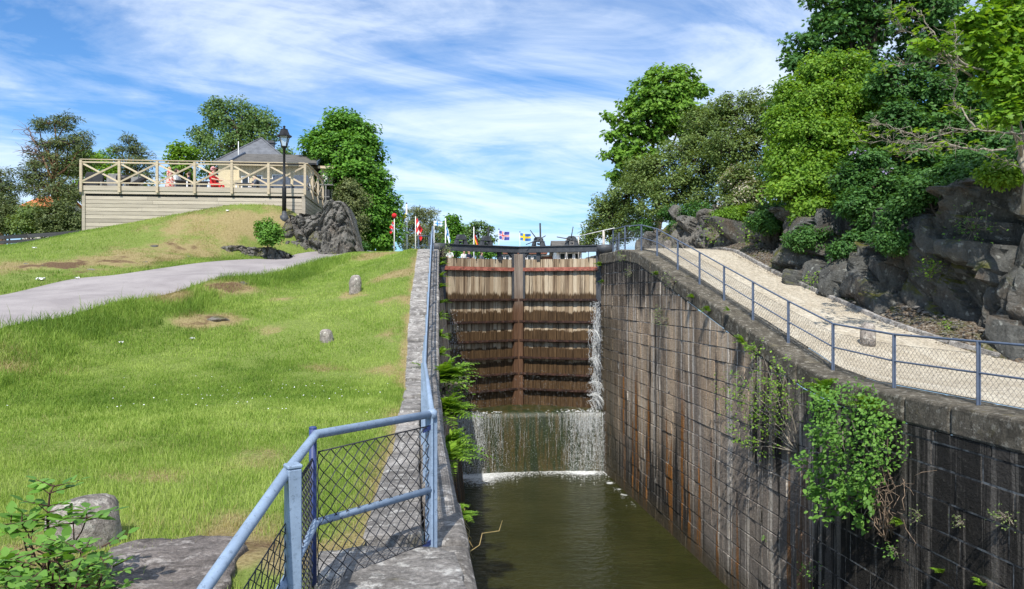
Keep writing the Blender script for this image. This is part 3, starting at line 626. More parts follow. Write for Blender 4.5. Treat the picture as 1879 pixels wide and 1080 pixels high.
WR = thing('lock_wall', 'tall dark streaked stone lock wall on the right, below the gravel path', 'lock wall', (XR, 12, ZW))
blockwall('masonry', lambda y, z: XR, -1, lambda y: zcr(y) - .44, [13.0, 14.2, 25.4, 27.2], WR, -14, 30.6, seed=5)
cope_row('coping', M_COPER, WR, -14, 33.5, lambda y: XR - .03, lambda y: 8.66, zcr, .45, .9, 1.5, .05, 2, seed=8)
m = MB(); m.box((8.25, 34.5, -3), (.5, 8, 9.0), mi=0, a=.2); m.build('gate_recess', M_WALL, WR)
WL = thing('lock_wall', 'left stone lock wall under the lawn edge with ferns growing on its face', 'lock wall', (.3, 12, ZW))
def bat(y): return float(np.interp(y, [8, 20, 27], [0, .07, .105]))
def xlf(y, z): return float(xel(y)) + max(0.0, float(zcl(y)) - z) * bat(y)
blockwall('masonry', xlf, 1, lambda y: zcl(y) - .40, [13.9, 15.2, 26.4, 28.0], WL, -14, 30.6, seed=6)
cope_row('coping_edge', M_COPED, WL, -14, 33.5, lambda y: float(xel(y)) - .27, lambda y: float(xel(y)) + .03, zcl, .42, .9, 1.5, .07, 3, -.02, seed=9)
cope_row('coping', M_COPE, WL, 5.15, 33.5, lambda y: float(xel(y) - cw(y)), lambda y: float(xel(y)) - .285, zcl, .3, .55, 1.05, .03, 2, 0, seed=10, zj=.03)
m = MB(); m.box((.55, 35.0, -3), (.5, 8, 9.0), mi=0, a=.2); m.build('gate_recess', M_WALL, WL)

# sill wall under the gate with apron
SW = thing('sill_wall', 'mossy green sill wall under the lock gates with water running over it', 'sill wall', (4.5, 30.4, ZW))
m = MB(); xs = np.linspace(1.0, 7.9, 24)
pr = [(30.15, -7.9), (30.25, -6.5), (30.3, -5.2), (30.36, -5.0), (30.5, -4.93), (31.2, -4.9), (33.2, -4.88)]
vs = [(x, y + .35 * (1 - ((x - 4.45) / 3.45) ** 2), z + .02 * random.random()) for x in xs for y, z in pr]; k = len(pr)
m.add(vs, [(i * k + j, (i + 1) * k + j, (i + 1) * k + j + 1, i * k + j + 1) for i in range(23) for j in range(k - 1)], 0, 0, True)
m.build('wall_face', M_SILL, SW)

# ---------------------------------------------------------------- lock gate leaves
ZB = [(1.08, .18), (-.24, .15), (-1.20, .15), (-2.03, .15), (-2.79, .15), (-3.50, .15), (-4.18, .15)]
def gate_leaf(H, A, side, label):
    H = Vector((*H, 0)); A = Vector((*A, 0)); ax = (A - H).normalized(); L = (A - H).length; up = Vector((0, 0, 1))
    nm = Vector((ax.y, -ax.x, 0));  nm = nm if nm.y < 0 else -nm               # downstream side
    T = thing('lock_gate', label, 'lock gate', (H.x, H.y, -4.9), 'mitre gates of the lock')
    def fr(u, n, z): return H + ax * u + nm * n + up * z
    m = MB(); n = 19; u0, u1 = .22, L - .17; zs = np.r_[-4.9, np.arange(-4.8, 1.5, .06), 1.56]; V = []; S = []; I = []; R = []; WET_SHADE = []; rg = random.Random(int(H.x * 100))
    bz = [z for z, _ in ZB] + [-5.0]
    for i in range(n):
        a = u0 + (u1 - u0) * i / n + .006; b = u0 + (u1 - u0) * (i + 1) / n - .006; off = rg.uniform(-.012, .012); r = rg.random(); zt = 1.56 + rg.uniform(-.02, .02); tooth = rg.uniform(-.10, .10)
        o = len(V)
        for z in zs:
            z = min(z, zt) if z > 1.5 else z
            for u_, q in ((a, -.05), (a, .03 + off), (b, .03 + off), (b, -.05)): V.append(fr(u_, q, z)); R.append(r)
            if z > 1.0: w = .06
            elif z > -.24: w = np.interp(z, [-.24, .0, .25, 1.0], [.95, .55, .22, .10]) + tooth * .9
            else:
                k = max(j for j in range(len(bz)) if bz[j] > z); t_ = (bz[k] - z) / (bz[k] - bz[k + 1]); dryf = [0, .52, .46, .40, .22, .12, .0][min(k, 6)]
                w = .5 + (t_ - dryf) * 2.2 + tooth * 1.6
                if t_ < .12: w = max(w, .55)  # shade right under each beam, put into the wet attribute as a dark band
            WET_SHADE += [w] * 4
        for k in range(len(zs) - 1):
            for c in range(3): I += [o + k * 4 + c, o + k * 4 + c + 1, o + k * 4 + 5 + c, o + k * 4 + 4 + c]; S.append(4)
        e = o + (len(zs) - 1) * 4; I += [e, e + 1, e + 2, e + 3]; S.append(4)
    npmesh('planks', [tuple(v) for v in V], S, I, M_GATE, R, T, dict(wet=WET_SHADE))
    m = MB(); m.bar(fr(u0, -.14, -1.7), fr(u1, -.14, -1.7), .12, 6.2); m.build('backing', M_BEAM, T)
    for i, (z, h) in enumerate(ZB):
        m = MB(); d = .12 if i == 0 else .17
        m.bar(fr(.20, .03 + d / 2, z - .02), fr(L - .16, .03 + d / 2, z - .02), d, .035)
        m.bar(fr(.20, .06 + d, z + h / 2 - .06), fr(L - .16, .06 + d, z + h / 2 - .06), .03, h * (.62 if i else .85))
        q = .35
        while q < L - .3: m.lathe(fr(q, .075 + d, z + .02), [(.018, -.018), (.022, 0), (.0, .018)], 6); q += .27
        m.build('crossbeam', M_REDBEAM if i == 0 else M_BEAM, T)['label'] = 'red leaded crossbeam with rivets' if i == 0 else 'dark wet rusty crossbeam'
    m = MB(); m.bar(fr(L - .10, .12, -4.95), fr(L - .10, .12, 1.78), .195, .42, ax); m.build('mitre_post', M_POSTW, T, .015)
    m = MB(); m.bar(fr(.10, -.03, -4.95), fr(.10, -.03, 1.86), .2, .36, ax); m.build('heel_post', M_STEEL, T, .015)
    m = MB(); m.bar(fr(-.12, .03, 1.99), fr(L - .02, .03, 1.99), .30, .22); m.bar(fr(-.12, .03, 2.115), fr(L - .02, .03, 2.115), .42, .035); m.bar(fr(-.12, .03, 1.865), fr(L - .02, .03, 1.865), .38, .03)
    m.lathe(fr(-.10, .03, 1.55), [(.30, 0), (.30, .25), (.36, .27), (.36, .56), (.30, .58)], 16); m.build('balance_beam', M_STEEL, T)
    m = MB(); m.bar(fr(L - .26, .14, -.30), fr(L - .26, .14, 1.86), .09, .26, ax); m.prism([(0, 0), (.28, 0), (0, -.28)], fr(L - .30, .0, 1.86), -ax, up, nm, .16)
    m.bar(fr(L - .98, .02, 1.5), fr(L - .98, .02, 1.86), .16, .16, ax); m.build('strut', M_STEEL, T)
    for c in ((1.02, 'a'), (2.27, 'b')) if side < 0 else ((L - .98, 'c'), (1.36, 'd')):
        u = c[0]; m = MB(); o = fr(u, -.06, 2.13)
        m.prism([(-.31, 0), (-.13, 0), (-.13, .19), (-.25, .19)], o, ax, up, nm, .18); m.prism([(.13, 0), (.31, 0), (.25, .19), (.13, .19)], o, ax, up, nm, .18)
        m.prism([(-.27, .192), (.27, .192), (.27, .215), (.21, .225), (.19, .33), (.11, .41), (-.11, .41), (-.19, .33), (-.21, .225), (-.27, .215)], o, ax, up, nm, .2)
        m.tube([o + nm * -.02 + up * .1, o + nm * .22 + up * .1], .045, 8); g = m.build('winding_gear', M_STEEL, T, .006)
        if c[1] in 'bc':
            m = MB(); m.bar(o + ax * .1 * side * -1 + nm * .09, o + ax * (.1 * side * -1 + .03) + nm * .09 + up * (1.02 if c[1] == 'c' else .82), .075, .055, ax); m.build('rack_bar', M_STEEL, g)
        if c[1] in 'cd':
            m = MB(); h_ = o + nm * .24 + up * .26; sp = {'c': ((-.33, .44), (.36, .20), (-.52, -.20)), 'd': ((-.62, .10), (.10, .55))}[c[1]]
            for a_, b_ in sp: m.tube([h_, h_ + Vector((a_, 0, b_))], [.026, .02], 6)
            m.tube([h_ - nm * .1, h_ + nm * .03], .06, 10); m.build('capstan_bars', M_STEEL, g)
    for u in ((.75, 1.75, 2.7) if side < 0 else (.6, 1.9, 2.2)):
        m = MB(); m.tube([fr(u, .09, 1.45), fr(u, .09, 1.86)], .014, 5); m.build('rod', M_STEEL, T)
    return T
APEX = (4.57, 32.7)
gate_leaf((1.02, 31.0), APEX, -1, 'left leaf of the wooden lock gate, the narrower one without spoked capstan bars')
gate_leaf((8.02, 31.0), APEX, 1, 'right leaf of the wooden lock gate, with spoked capstan bars on its steel beam')

# ---------------------------------------------------------------- water over the sill
rg = random.Random(21); m = MB()
def dens(x):                                                   # heavy at both sides, thin in the middle
    return .05 + 1.0 * math.exp(-((x - 2.0) / .85) ** 2) + 1.0 * math.exp(-((x - 7.35) / .62) ** 2) + .3 * math.exp(-((x - 6.4) / .25) ** 2) + .25 * math.exp(-((x - 3.4) / .15) ** 2)
_dens = dens; _cl = [random.Random(77).random() for _ in range(80)]
def dens(x):                                                   # gathered into uneven strands
    f = (x * 7.0) % 79; i = int(f); f -= i; n = _cl[i] * (1 - f) + _cl[i + 1] * f; return _dens(x) * (.15 + 1.7 * n * n)
def ysill(x): return 30.2 + .35 * (1 - ((x - 4.45) / 3.45) ** 2)
k = 0
while k < 620:
    x = rg.uniform(1.75, 7.8)
    if rg.random() > dens(x): continue
    k += 1; z = -4.93 if rg.random() < .45 else rg.uniform(-6.6, -4.95); ln = rg.uniform(.08, 1.0); y = ysill(x) - rg.uniform(.03, .22); w = rg.uniform(.002, .0095) * (1.5 if dens(x) > .6 else .8); pts = []; zz = z
    ze = max(ZW, z - ln)
    while zz > ze: pts.append((x + rg.uniform(-.02, .02), y - .05 * (z - zz) + rg.uniform(-.012, .012), zz)); zz -= .12
    if len(pts) > 1: m.tube(pts, [w * rg.uniform(.3, 1.3) for _ in pts], 4)
def drop(x, y, z, r):
    m.add([(x - r, y, z), (x + r, y, z), (x, y - r, z), (x, y + r, z), (x, y, z - r * 1.8), (x, y, z + r * 1.8)], [(0, 2, 5), (2, 1, 5), (1, 3, 5), (3, 0, 5), (2, 0, 4), (1, 2, 4), (3, 1, 4), (0, 3, 4)])
k = 0
while k < 13000:
    x = rg.uniform(1.6, 7.85)
    if rg.random() > dens(x) * 1.3: continue
    k += 1; drop(x, ysill(x) - rg.uniform(.02, .45), rg.uniform(ZW, -4.85), rg.uniform(.004, .012) * (1.15 if dens(x) > .5 else .8))
for _ in range(1500):                                          # leak down the right quoin and spray at the left one
    z = rg.uniform(-4.9, -.3); s = (z + .3) / -4.6; drop(7.55 + rg.gauss(0, .10 + .12 * s), 30.6 - rg.random() * .5, z, rg.uniform(.006, .018))
for _ in range(1300):
    s = rg.random() ** .7; z = -.5 - 4.4 * s; drop(1.5 + .45 * s + rg.gauss(0, .12 + .22 * s), 30.9 - rg.random() * .8, z, rg.uniform(.005, .014))
for _ in range(900): drop(rg.uniform(1.8, 7.7), 31.2 - rg.random() * .9, rg.uniform(-4.9, -3.2), rg.uniform(.004, .009))
for _ in range(110):
    z0 = rg.uniform(-4.2, -.5); x = 7.58 + rg.gauss(0, .1); y = 30.6 - rg.random() * .3; pts = []
    for i in range(rg.randint(3, 9)): pts.append((x + rg.uniform(-.03, .03), y, z0 - i * .1))
    m.tube(pts, [rg.uniform(.005, .018) for _ in pts], 4)
for z0, vx, n in ((-2.75, .55, 9), (-3.75, .7, 10), (-4.25, .9, 9), (-1.6, .4, 8), (-4.5, .5, 8)):
    for _ in range(n):                                         # small jets thrown sideways out of the leaking quoin
        pts = []; v = vx * rg.uniform(.6, 1.2); up_ = rg.uniform(.9, 1.7); x0 = 7.35 + rg.gauss(0, .08); y0 = 30.55 - rg.random() * .3
        for i in range(7): t_ = i * .07; pts.append((x0 + v * t_ * 1.6, y0 - .6 * t_, z0 + up_ * t_ - 4.9 * t_ * t_ + rg.uniform(-.015, .015)))
        m.tube(pts, [rg.uniform(.006, .02) for _ in pts], 4)
MB.flipfix = False; wf = m.build('waterfall', M_FALL); kind(wf, 'stuff')
m = MB()
def foam(x0, x1, yc, w, n, rmax):
    for _ in range(n):
        x = rg.uniform(x0, x1); y = yc(x) - abs(rg.gauss(0, w)); r = rg.uniform(.012, rmax); h = r * rg.uniform(.2, .5)
        m.lathe((x, y, ZW - .01), [(r, 0), (r * .8, h * .7), (r * .35, h)], 6, jit=.25)

for (xc, sx, sy, n) in ((2.6, .8, .55, 2600), (3.6, .7, .5, 1300), (6.9, .6, .35, 1700), (5.7, .5, .3, 500), (2.4, .8, 1.0, 900), (6.9, .6, .9, 400)):
    for _ in range(n):                                         # foam thins out away from the fall
        x = min(max(rg.gauss(xc, sx), 1.45), 7.83); y = ysill(x) - abs(rg.gauss(0, sy)) * (1 - .35 * abs(x - xc) / (2 * sx)); r = rg.uniform(.008, .034); m.lathe((x, y, ZW - .006), [(r, 0), (r * .8, r * .22), (r * .35, r * .34)], 6, jit=.3)
for x, y in ((7.75, 28.4), (7.7, 26.4), (7.74, 25.3), (7.7, 27.3)):
    for _ in range(60): r = rg.uniform(.006, .025); m.lathe((x - abs(rg.gauss(0, .12)), y + rg.gauss(0, .2), ZW - .006), [(r, 0), (r * .8, r * .22), (r * .35, r * .34)], 6, jit=.3)
for _ in range(500):
    x = rg.uniform(1.7, 7.75); y = rg.uniform(30.35, 31.4); r = rg.uniform(.015, .05); wt = dens(x)
    if rg.random() < wt: m.lathe((x, y, -4.92), [(r, 0), (r * .8, r * .3), (r * .3, r * .45)], 6, jit=.25)
fo = kind(m.build('foam', M_FOAM), 'stuff'); MB.flipfix = True
gx = np.linspace(1.45, 7.84, 90); gy_ = np.linspace(23.5, 30.56, 90); A_, B_ = np.meshgrid(gx, gy_, indexing='ij'); ys_ = 30.2 + .35 * (1 - ((A_ - 4.45) / 3.45) ** 2); dd_ = ys_ - B_
fm = np.zeros(A_.shape)
for xc, sx, sy, am in ((2.3, 1.1, .9, 1.15), (2.7, 1.3, 2.5, .80), (3.9, .6, 1.5, .62), (6.95, .8, .9, 1.15), (6.7, .9, 1.6, .62), (5.7, .5, .5, .6)): fm = np.maximum(fm, am * np.exp(-((A_ - xc) / sx) ** 2 - (np.maximum(dd_, 0) / sy) ** 2))
for xc, yc, rr_ in ((7.62, 28.2, .28), (7.66, 26.5, .22), (7.7, 27.3, .16)): fm = np.maximum(fm, .7 * np.exp(-(((A_ - xc) ** 2 + (B_ - yc) ** 2) / rr_ ** 2)))
fm[dd_ < .02] = 0
kind(gridmesh('foam_patches', np.stack([A_, B_, np.full(A_.shape, ZW + .012)], 2).reshape(-1, 3), 90, 90, M_FOAMS, dict(foam=fm.ravel())), 'stuff')
# ---------------------------------------------------------------- railings
def chainlink(A, B, ht, cell, r, n=4, mat_=None, parent=None, off=0.0):
    """woven diamond mesh between the bottom line A->B, height ht straight up"""
    A, B = Vector(A), Vector(B); d = B - A; L = d.length; nw = max(2, int(round(L / cell))); cw = L / nw; nz = max(2, int(round(ht / cell)) * 1); ch = ht / nz
    m = MB(); up = Vector((0, 0, 1)); e = d / L; nm = Vector((-e.y, e.x, 0))
    for i in range(-1, nw):
        pts = []
        for k in range(nz + 1):
            s = (i + (k + i) % 2 * 1 + .0) * cw; s = min(max(s, 0), L)
            pts.append(A + e * s + up * (k * ch) + nm * (off + (.004 if k % 2 else -.004)))
        m.tube(pts, r, n, cap=False, sm=False)
    for z in (0, ht): m.tube([A + up * z + nm * off, B + up * z + nm * off], r * 1.2, n)
    return m.build('wire_mesh', mat_, parent)
def flat_post(m, p, h, w, ang=0.0, t=.012):
    """T-section steel post"""
    M = Matrix.Rotation(ang, 3, 'Z'); p = Vector(p)
    m.box(p + Vector((0, 0, h / 2)), (w, t, h), M); m.box(p + M @ Vector((0, t / 2 + w * .3, 0)) + Vector((0, 0, h / 2)), (t, w * .6, h), M)

# near left corner railing, pale blue and worn
RW = thing('railing', 'pale blue worn pipe railing with wide wire mesh, nearest on the left of the lock', 'railing', tuple(P(793, 1022, 4.86)))
zc = -1.65
cA = P(793, 1022, 4.86); cA.z = zc
pB = P(580, 540, 4.15); pC = P(526, 540, 3.45); pD = P(375, 540, 2.72); pE = P(250, 540, 2.3)
ztr, zmr = -.785, -1.28
m = MB()
def seg(pts, z, r): m.tube([Vector((p.x, p.y, z + dz)) for p, dz in pts], r, 12)
top = [(pE, -.52), (pD, -.30), (pC, -.045), (pB, 0), (cA, 0)]
seg(top, ztr, .0255); m.lathe((cA.x, cA.y, ztr - .032), [(.02, 0), (.035, .012), (.035, .05), (.02, .064)], 12)
for f_ in (): q = pB.lerp(cA, f_); m.tube([Vector((q.x, q.y, ztr)) - (cA - pB).normalized() * .03, Vector((q.x, q.y, ztr)) + Vector((cA.x - pB.x, cA.y - pB.y, 0)).normalized() * .03], .0305, 12)
m.build('top_rail', M_BLUE, RW)
m = MB(); seg([(pE, -.52), (pD, -.30), (pC, -.05), (pB, 0), (cA, 0)], zmr, .0225); m.build('middle_rail', M_BLUE, RW)
m = MB(); flat_post(m, (cA.x, cA.y, zc - .05), .90, .075, math.radians(20), .014); m.build('post', M_BLUE, RW, .003)
m = MB(); M45 = Matrix.Rotation(math.radians(28), 3, 'Z'); m.box((pC.x + .03, pC.y, -1.28), (.066, .066, .94), M45); m.box((pC.x + .03, pC.y, -.80), (.072, .072, .02), M45); m.build('post', M_BLUE, RW, .006)
m = MB(); m.tube([(pB.x - .02, pB.y + .03, zc - .05), (pB.x - .02, pB.y + .03, -.755)], .0215, 14); m.lathe((pB.x - .02, pB.y + .03, -.757), [(.0225, 0), (.0225, .006), (.015, .012)], 12)
m.build('mesh_post', M_NAVY, RW)
b0 = Vector((pB.x, pB.y, -1.64)); a0 = Vector((cA.x - .03, cA.y, -1.62))
chainlink(b0, a0, .76, .042, .0038, 5, M_WIRE, RW, -.02)
chainlink(Vector((pC.x + .05, pC.y + .06, -1.62)), b0, .72, .032, .003, 5, M_WIRE, RW, .02)
chainlink(Vector((pD.x, pD.y, -1.96)), Vector((pC.x + .02, pC.y, -1.68)), .62, .032, .003, 5, M_WIRE, RW, .02)
q = cA.lerp(pB, .09)
for z0_, z1_ in ((-.865, -.885), (-1.62, -1.64)): m = MB(); m.bar((cA.x, cA.y, z0_), (q.x, q.y, z1_), .006, .03); m.build('clip', M_NAVY, RW)

def side_railing(name, label, pts, ztop_f, mat_, wire, hh, group=None, pw=.06, tiltrail=.02, wr=.0026, every=1, cell=.052):
    T = thing(name, label, 'railing', tuple(pts[0]))
    up = Vector((0, 0, 1)); pts = [Vector(p) for p in pts]
    for p, q in zip(pts, pts[1:]):
        d = (q - p).normalized(); chainlink(p + up * .06, q + up * .06, hh - .24, cell, wr, 3, wire, T, -.01)
    for p, q in zip(pts, pts[1:] + [pts[-2]]):
        m = MB(); an = math.atan2(q.y - p.y, q.x - p.x); flat_post(m, p - up * .06, hh + .06, pw, an, .014); m.build('post', mat_, T)
    m = MB(); m.tube([p + up * hh for p in pts], tiltrail, 8); m.build('top_rail', mat_, T)
    m = MB(); m.tube([p + up * (hh * .5) for p in pts], tiltrail * .8, 8); m.build('middle_rail', mat_, T)
    return T
pts = [cA.copy()]
for y in np.arange(6.65, 28.6, 1.83): pts.append(Vector((float(xel(y)) - .215, y, float(zcl(y)))))
side_railing('railing', 'long blue railing climbing the left coping beside the lawn, seen end on', pts, None, M_BLUE, M_WIRE, .87, wr=.0027)
pts = [Vector((8.36, 4.0, float(zcr(4)))), Vector((8.33, 6.0, float(zcr(6)))), Vector((8.33, 8.0, float(zcr(8))))]
for px, d in ((1797, 11), (1642, 12.94), (1530, 14.8), (1448, 16.6), (1383, 18.3), (1330, 20.0), (1285, 21.75), (1245, 23.55), (1207, 25.6), (1178, 27.2), (1148, 28.7), (1125, 30.2)):
    x, y = XY(px, d); pts.append(Vector((x, y, float(zcr(y)))))
side_railing('railing', 'long slate blue railing with wire mesh down the right coping beside the gravel path', pts, None, M_SLATE, M_WIREG, .93, wr=.0027)
x, y = XY(1137, 31.5); side_railing('railing', 'short dark blue railing behind the right end of the lock gate beam', [(x, y, 1.72), (x + .5, y + 2.2, 1.72), (x + .8, y + 4.4, 1.72)], None, M_SLATE, M_WIREG, .9)
x, y = XY(768, 33.0); side_railing('railing', 'small upper railing at the top of the left coping beyond the long one', [(x, y, 1.72), (x + .5, y + .2, 1.72), (x + .6, y + 2.4, 1.72)], None, M_SLATE, M_WIREG, .9)
# pale handrail of the upper footbridge
T = thing('handrail', 'thin pale pipe handrail behind the right gate beam', 'handrail', tuple(P(1062, 470, 38)))
a, b, c = P(1040, 436, 40), P(1062, 433, 38), P(1128, 418, 34.5)
m = MB(); m.tube([a, b, c], .02, 6); m.build('rail', M_WHITE, T)
for q, w_ in ((b, .03), (b.lerp(c, .72), .06), (a, .03)): m = MB(); m.tube([(q.x, q.y, 1.6), (q.x, q.y, q.z)], w_, 8); m.build('post', M_PALE, T)

# ---------------------------------------------------------------- bollard stones
def ghit(px, py):
    dd = np.arange(4, 60, .04); x = (px - 940) * dd / F; X = x * CS + dd * SN; Y = -x * SN + dd * CS; z = (540 - py) * dd / F; g = zl(X, Y); k = int(np.argmax(z <= g)); return Vector((X[k], Y[k], g[k])), dd[k]
def bollard(px, py, d, dia, h, label, seed, lean=0.0):
    p = ghit(px, py)[0] if px < 760 else P(px, py, d); rg = np.random.default_rng(seed); r = dia / 2; prof = [(r * 1.0, -.25), (r * 1.03, 0), (r * 1.02, h * .3), (r * .99, h * .55), (r * .93, h * .74), (r * .78, h * .88), (r * .52, h * .965), (r * .22, h * .998), (.004, h)]
    m = MB(); m.lathe((0, 0, 0), prof, 28); V = np.array(m.v); V += (vnoise(V, 9, seed, 3)[:, None] - .5) * .06 * r / .2 * np.array([1, 1, .3]); V += (vnoise(V, 3.5, seed + 3, 2)[:, None] - .5) * .10 * r / .2 * np.array([1, 1, .3]); m.v = [(x + lean * z, y, z) for x, y, z in V]; m.a = [.6] * len(m.v)
    o = m.build('stone_bollard', M_BOLL); o.location = p; return tag(o, label, 'bollard', 'stone bollards along the lock')
bollard(152, 998, 4.86, .385, .30, 'big lichen covered stone bollard behind the leafy shrub, nearest on the left', 3)
bollard(651, 537, 21.7, .34, .52, 'tall upright stone bollard standing high on the lawn', 4, .04)
bollard(599, 625, 17.0, .30, .27, 'low round stone bollard in the middle of the lawn slope', 5)
bollard(1593, 619, 16.5, .31, .34, 'rounded stone bollard on the gravel path behind the railing', 6)
bollard(1226, 459, 30.5, .31, .42, 'small far stone bollard at the top of the gravel path', 7)

def slab(name, pix, zt, th, mat_, label, seed, cat='slab'):
    pl = []
    for px, py in pix: d = F * -zt / (py - 540); v = P(px, py, d); pl.append((v.x, v.y))
    c = np.mean(pl, 0); n = 40; V = [(*c, zt + .012)]; ring = []
    per = []
    for i in range(len(pl)):
        a, b = np.array(pl[i]), np.array(pl[(i + 1) % len(pl)])
        for k in range(6): per.append(a + (b - a) * k / 6)
    per = np.array(per); n = len(per); q = per + (vnoise(np.c_[per, 0 * per[:, 0]], 7, seed)[:, None] - .5) * .12
    rows = []
    for s in np.linspace(.12, 1, 10): rows.append([(*(c + (p - c) * s), zt) for p in q])
    rows.append([(*(c + (p - c) * 1.02), zt - .02) for p in q]); rows.append([(*(c + (p - c) * 1.03), zt - th) for p in q])
    V = np.array([(*c, zt)] + [v for r_ in rows for v in r_]); V[:-n, 2] += (vnoise(V[:-n] * np.array([1, 1, 0]), 5, seed, 4) - .5) * .05
    m = MB(); fs = [(0, 1 + k, 1 + (k + 1) % n) for k in range(n)]
    for r_ in range(len(rows) - 1): fs += [(1 + r_ * n + k, 1 + (r_ + 1) * n + k, 1 + (r_ + 1) * n + (k + 1) % n, 1 + r_ * n + (k + 1) % n) for k in range(n)]
    m.add(V, fs, 0, .4, True); return tag(m.build(name, mat_), label, cat)
slab('stone_slab', [(205, 1003), (250, 988), (330, 983), (425, 983), (448, 1003), (420, 1060), (380, 1110), (200, 1120)], -1.60, .25, M_SLAB, 'dark flat lichen stained stone slab between the leafy shrub and the railing', 3)
slab('paving_stone', [(585, 1012), (655, 1004), (775, 1003), (835, 1012), (862, 1085), (866, 1150), (560, 1150)], -1.625, .25, M_COPE, 'pale pinkish paving stone under the corner post of the nearest railing', 5)

# ---------------------------------------------------------------- rocks
def rock(name, p, size, label, seed, mat_=None, group=None, sub=4, cut=7, cat='rock'):
    bm = bmesh.new(); bmesh.ops.create_icosphere(bm, subdivisions=sub, radius=1.0); rg = np.random.default_rng(seed)
    V = np.array([v.co[:] for v in bm.verts]); 
    for _ in range(cut + 5):
        n = rg.normal(0, 1, 3); n /= np.linalg.norm(n); h = rg.uniform(.42, .85) if cut > 8 else rg.uniform(.5, .85); dd = V @ n - h; V -= np.outer(np.maximum(dd, 0), n) * .93
    V += (vnoise(V, 2.6, seed, 5)[:, None] - .5) * (.30 if cut > 8 else .22) * V
    V *= np.array(size) / 2
    for v, c in zip(bm.verts, V): v.co = c
    me = bpy.data.meshes.new(name); bm.to_mesh(me); bm.free(); me.materials.append(mat_ or M_STONE)
    o = link(name, me); o.location = p; o.rotation_euler = (0, 0, rg.uniform(0, 6)); return tag(o, label, cat, group)
def cross_rock(name, label, prof, base, dirv, nrm, mat_, seed, nv=46, thick=1.6, lean=.35, amp=.16, cell=.6, cat='rock'):
    """rock body whose skyline follows prof [(s, z)] along dirv, front face towards nrm"""
    ss = np.array([p[0] for p in prof]); zs = np.array([p[1] for p in prof]); S = np.linspace(ss[0], ss[-1], max(30, int((ss[-1] - ss[0]) / .05))); T_ = np.linspace(0, 1, nv)
    V = np.zeros((len(S), nv, 3)); b = np.array(base); dv = np.array(dirv); nn = np.array(nrm)
    for i, s in enumerate(S):
        zt = np.interp(s, ss, zs); h = zt - b[2]
        for j, t in enumerate(T_):
            if t < .62: f_ = t / .62; off = -lean * h * f_ ** 1.4; z = b[2] - .2 + (h + .2) * math.sin(f_ * math.pi / 2)
            else: f_ = (t - .62) / .38; off = -lean * h - thick * f_; z = zt - .35 * f_ * f_
            V[i, j] = b + dv * s + nn * off; V[i, j, 2] = z
    p = V.reshape(-1, 3); D = facet(p, 0, 0, cell, amp, .14, .16, seed, (1, 1, 2.0)) + facet(p, 0, 0, cell * .4, amp * .5, .14, .09, seed + 1, (1, 1, 1.5)) + facet(p, 0, 0, cell * .2, amp * .2, .12, .03, seed + 2) + (vnoise(p, 6, seed, 4) - .5) * .05
    fade = np.ones((len(S), nv)); fade[:, -1] = .3; p = p + (nn * .95 + np.array([0, 0, .25]))[None] * (D * fade.ravel())[:, None]
    i, j = np.meshgrid(np.arange(len(S) - 1), np.arange(nv - 1), indexing='ij'); a = (i * nv + j).ravel(); q = np.stack([a, a + 1, a + nv + 1, a + nv], 1)
    return tag(npmesh(name, p, np.full(len(q), 4), q.ravel(), mat_, None, None, None, False), label, cat)
FW = (SN, CS, 0); RT = (CS, -SN, 0)
def rprof(lst, d, off): return [((px - off) * d / F, (540 - py) * d / F) for px, py in lst]
d0 = 32.3; b0 = P(505, 540, d0); b0.z = 1.62
cross_rock('rock_outcrop', 'grey fractured rock outcrop beside the terrace at the bend of the road', rprof([(505, 448), (513, 415), (522, 396), (545, 391), (570, 394), (588, 388), (592, 372), (602, 363), (622, 362), (634, 376), (641, 398), (650, 425), (660, 452), (664, 462)], d0, 505), b0, RT, (-SN, -CS, 0), M_ROCKL, 31, 74, 1.5, .26, .26, .62)
b1 = P(355, 540, 30.1); b1.z = 1.42
cross_rock('rock_ledge', 'low broken rock ledge along the road under the green bush', rprof([(355, 470), (375, 461), (400, 455), (430, 450), (455, 453), (480, 452), (505, 458), (520, 466)], 30.6, 355), b1, (CS + .16 * SN, -SN + .16 * CS, 0), (-SN, -CS, 0), M_ROCKL, 41, 30, 1.0, .4, .12, .4)
# cliff on the right
ys = np.arange(8.5, 41, .11); tv = np.linspace(0, 1, 62); V = np.zeros((len(ys), 62, 3))
for i, y in enumerate(ys):
    xf, hb, ht = float(xfoot(y)), float(zcr(y)) + .05, float(hcliff(y))
    for j, t in enumerate(tv):
        if t < .72: f_ = t / .72; V[i, j] = (xf + .85 * f_ ** 1.5 + .25 * math.sin(f_ * 7 + y * .5) * .4, y, hb - .25 + (ht - hb + .25) * f_)
        else: f_ = (t - .72) / .28; V[i, j] = (xf + .85 + 2.6 * f_, y, ht + .25 * f_)
p = V.reshape(-1, 3); D = facet(p, 0, 0, 1.1, .34, .26, .16, 51, (1, 1, 1.5)) + facet(p, 0, 0, .5, .17, .24, .12, 52, (1, 1, 1.4)) + facet(p, 0, 0, .22, .06, .20, .05, 54) + (vnoise(p, 5, 53, 4) - .5) * .07
p = p + np.array([-.95, -.05, .20])[None] * D[:, None]
i, j = np.meshgrid(np.arange(len(ys) - 1), np.arange(61), indexing='ij'); a = (i * 62 + j).ravel(); q = np.stack([a, a + 62, a + 63, a + 1], 1)
tag(npmesh('rock_cliff', p, np.full(len(q), 4), q.ravel(), M_ROCK), 'long dark mossy rock cliff under the trees along the gravel path', 'cliff')
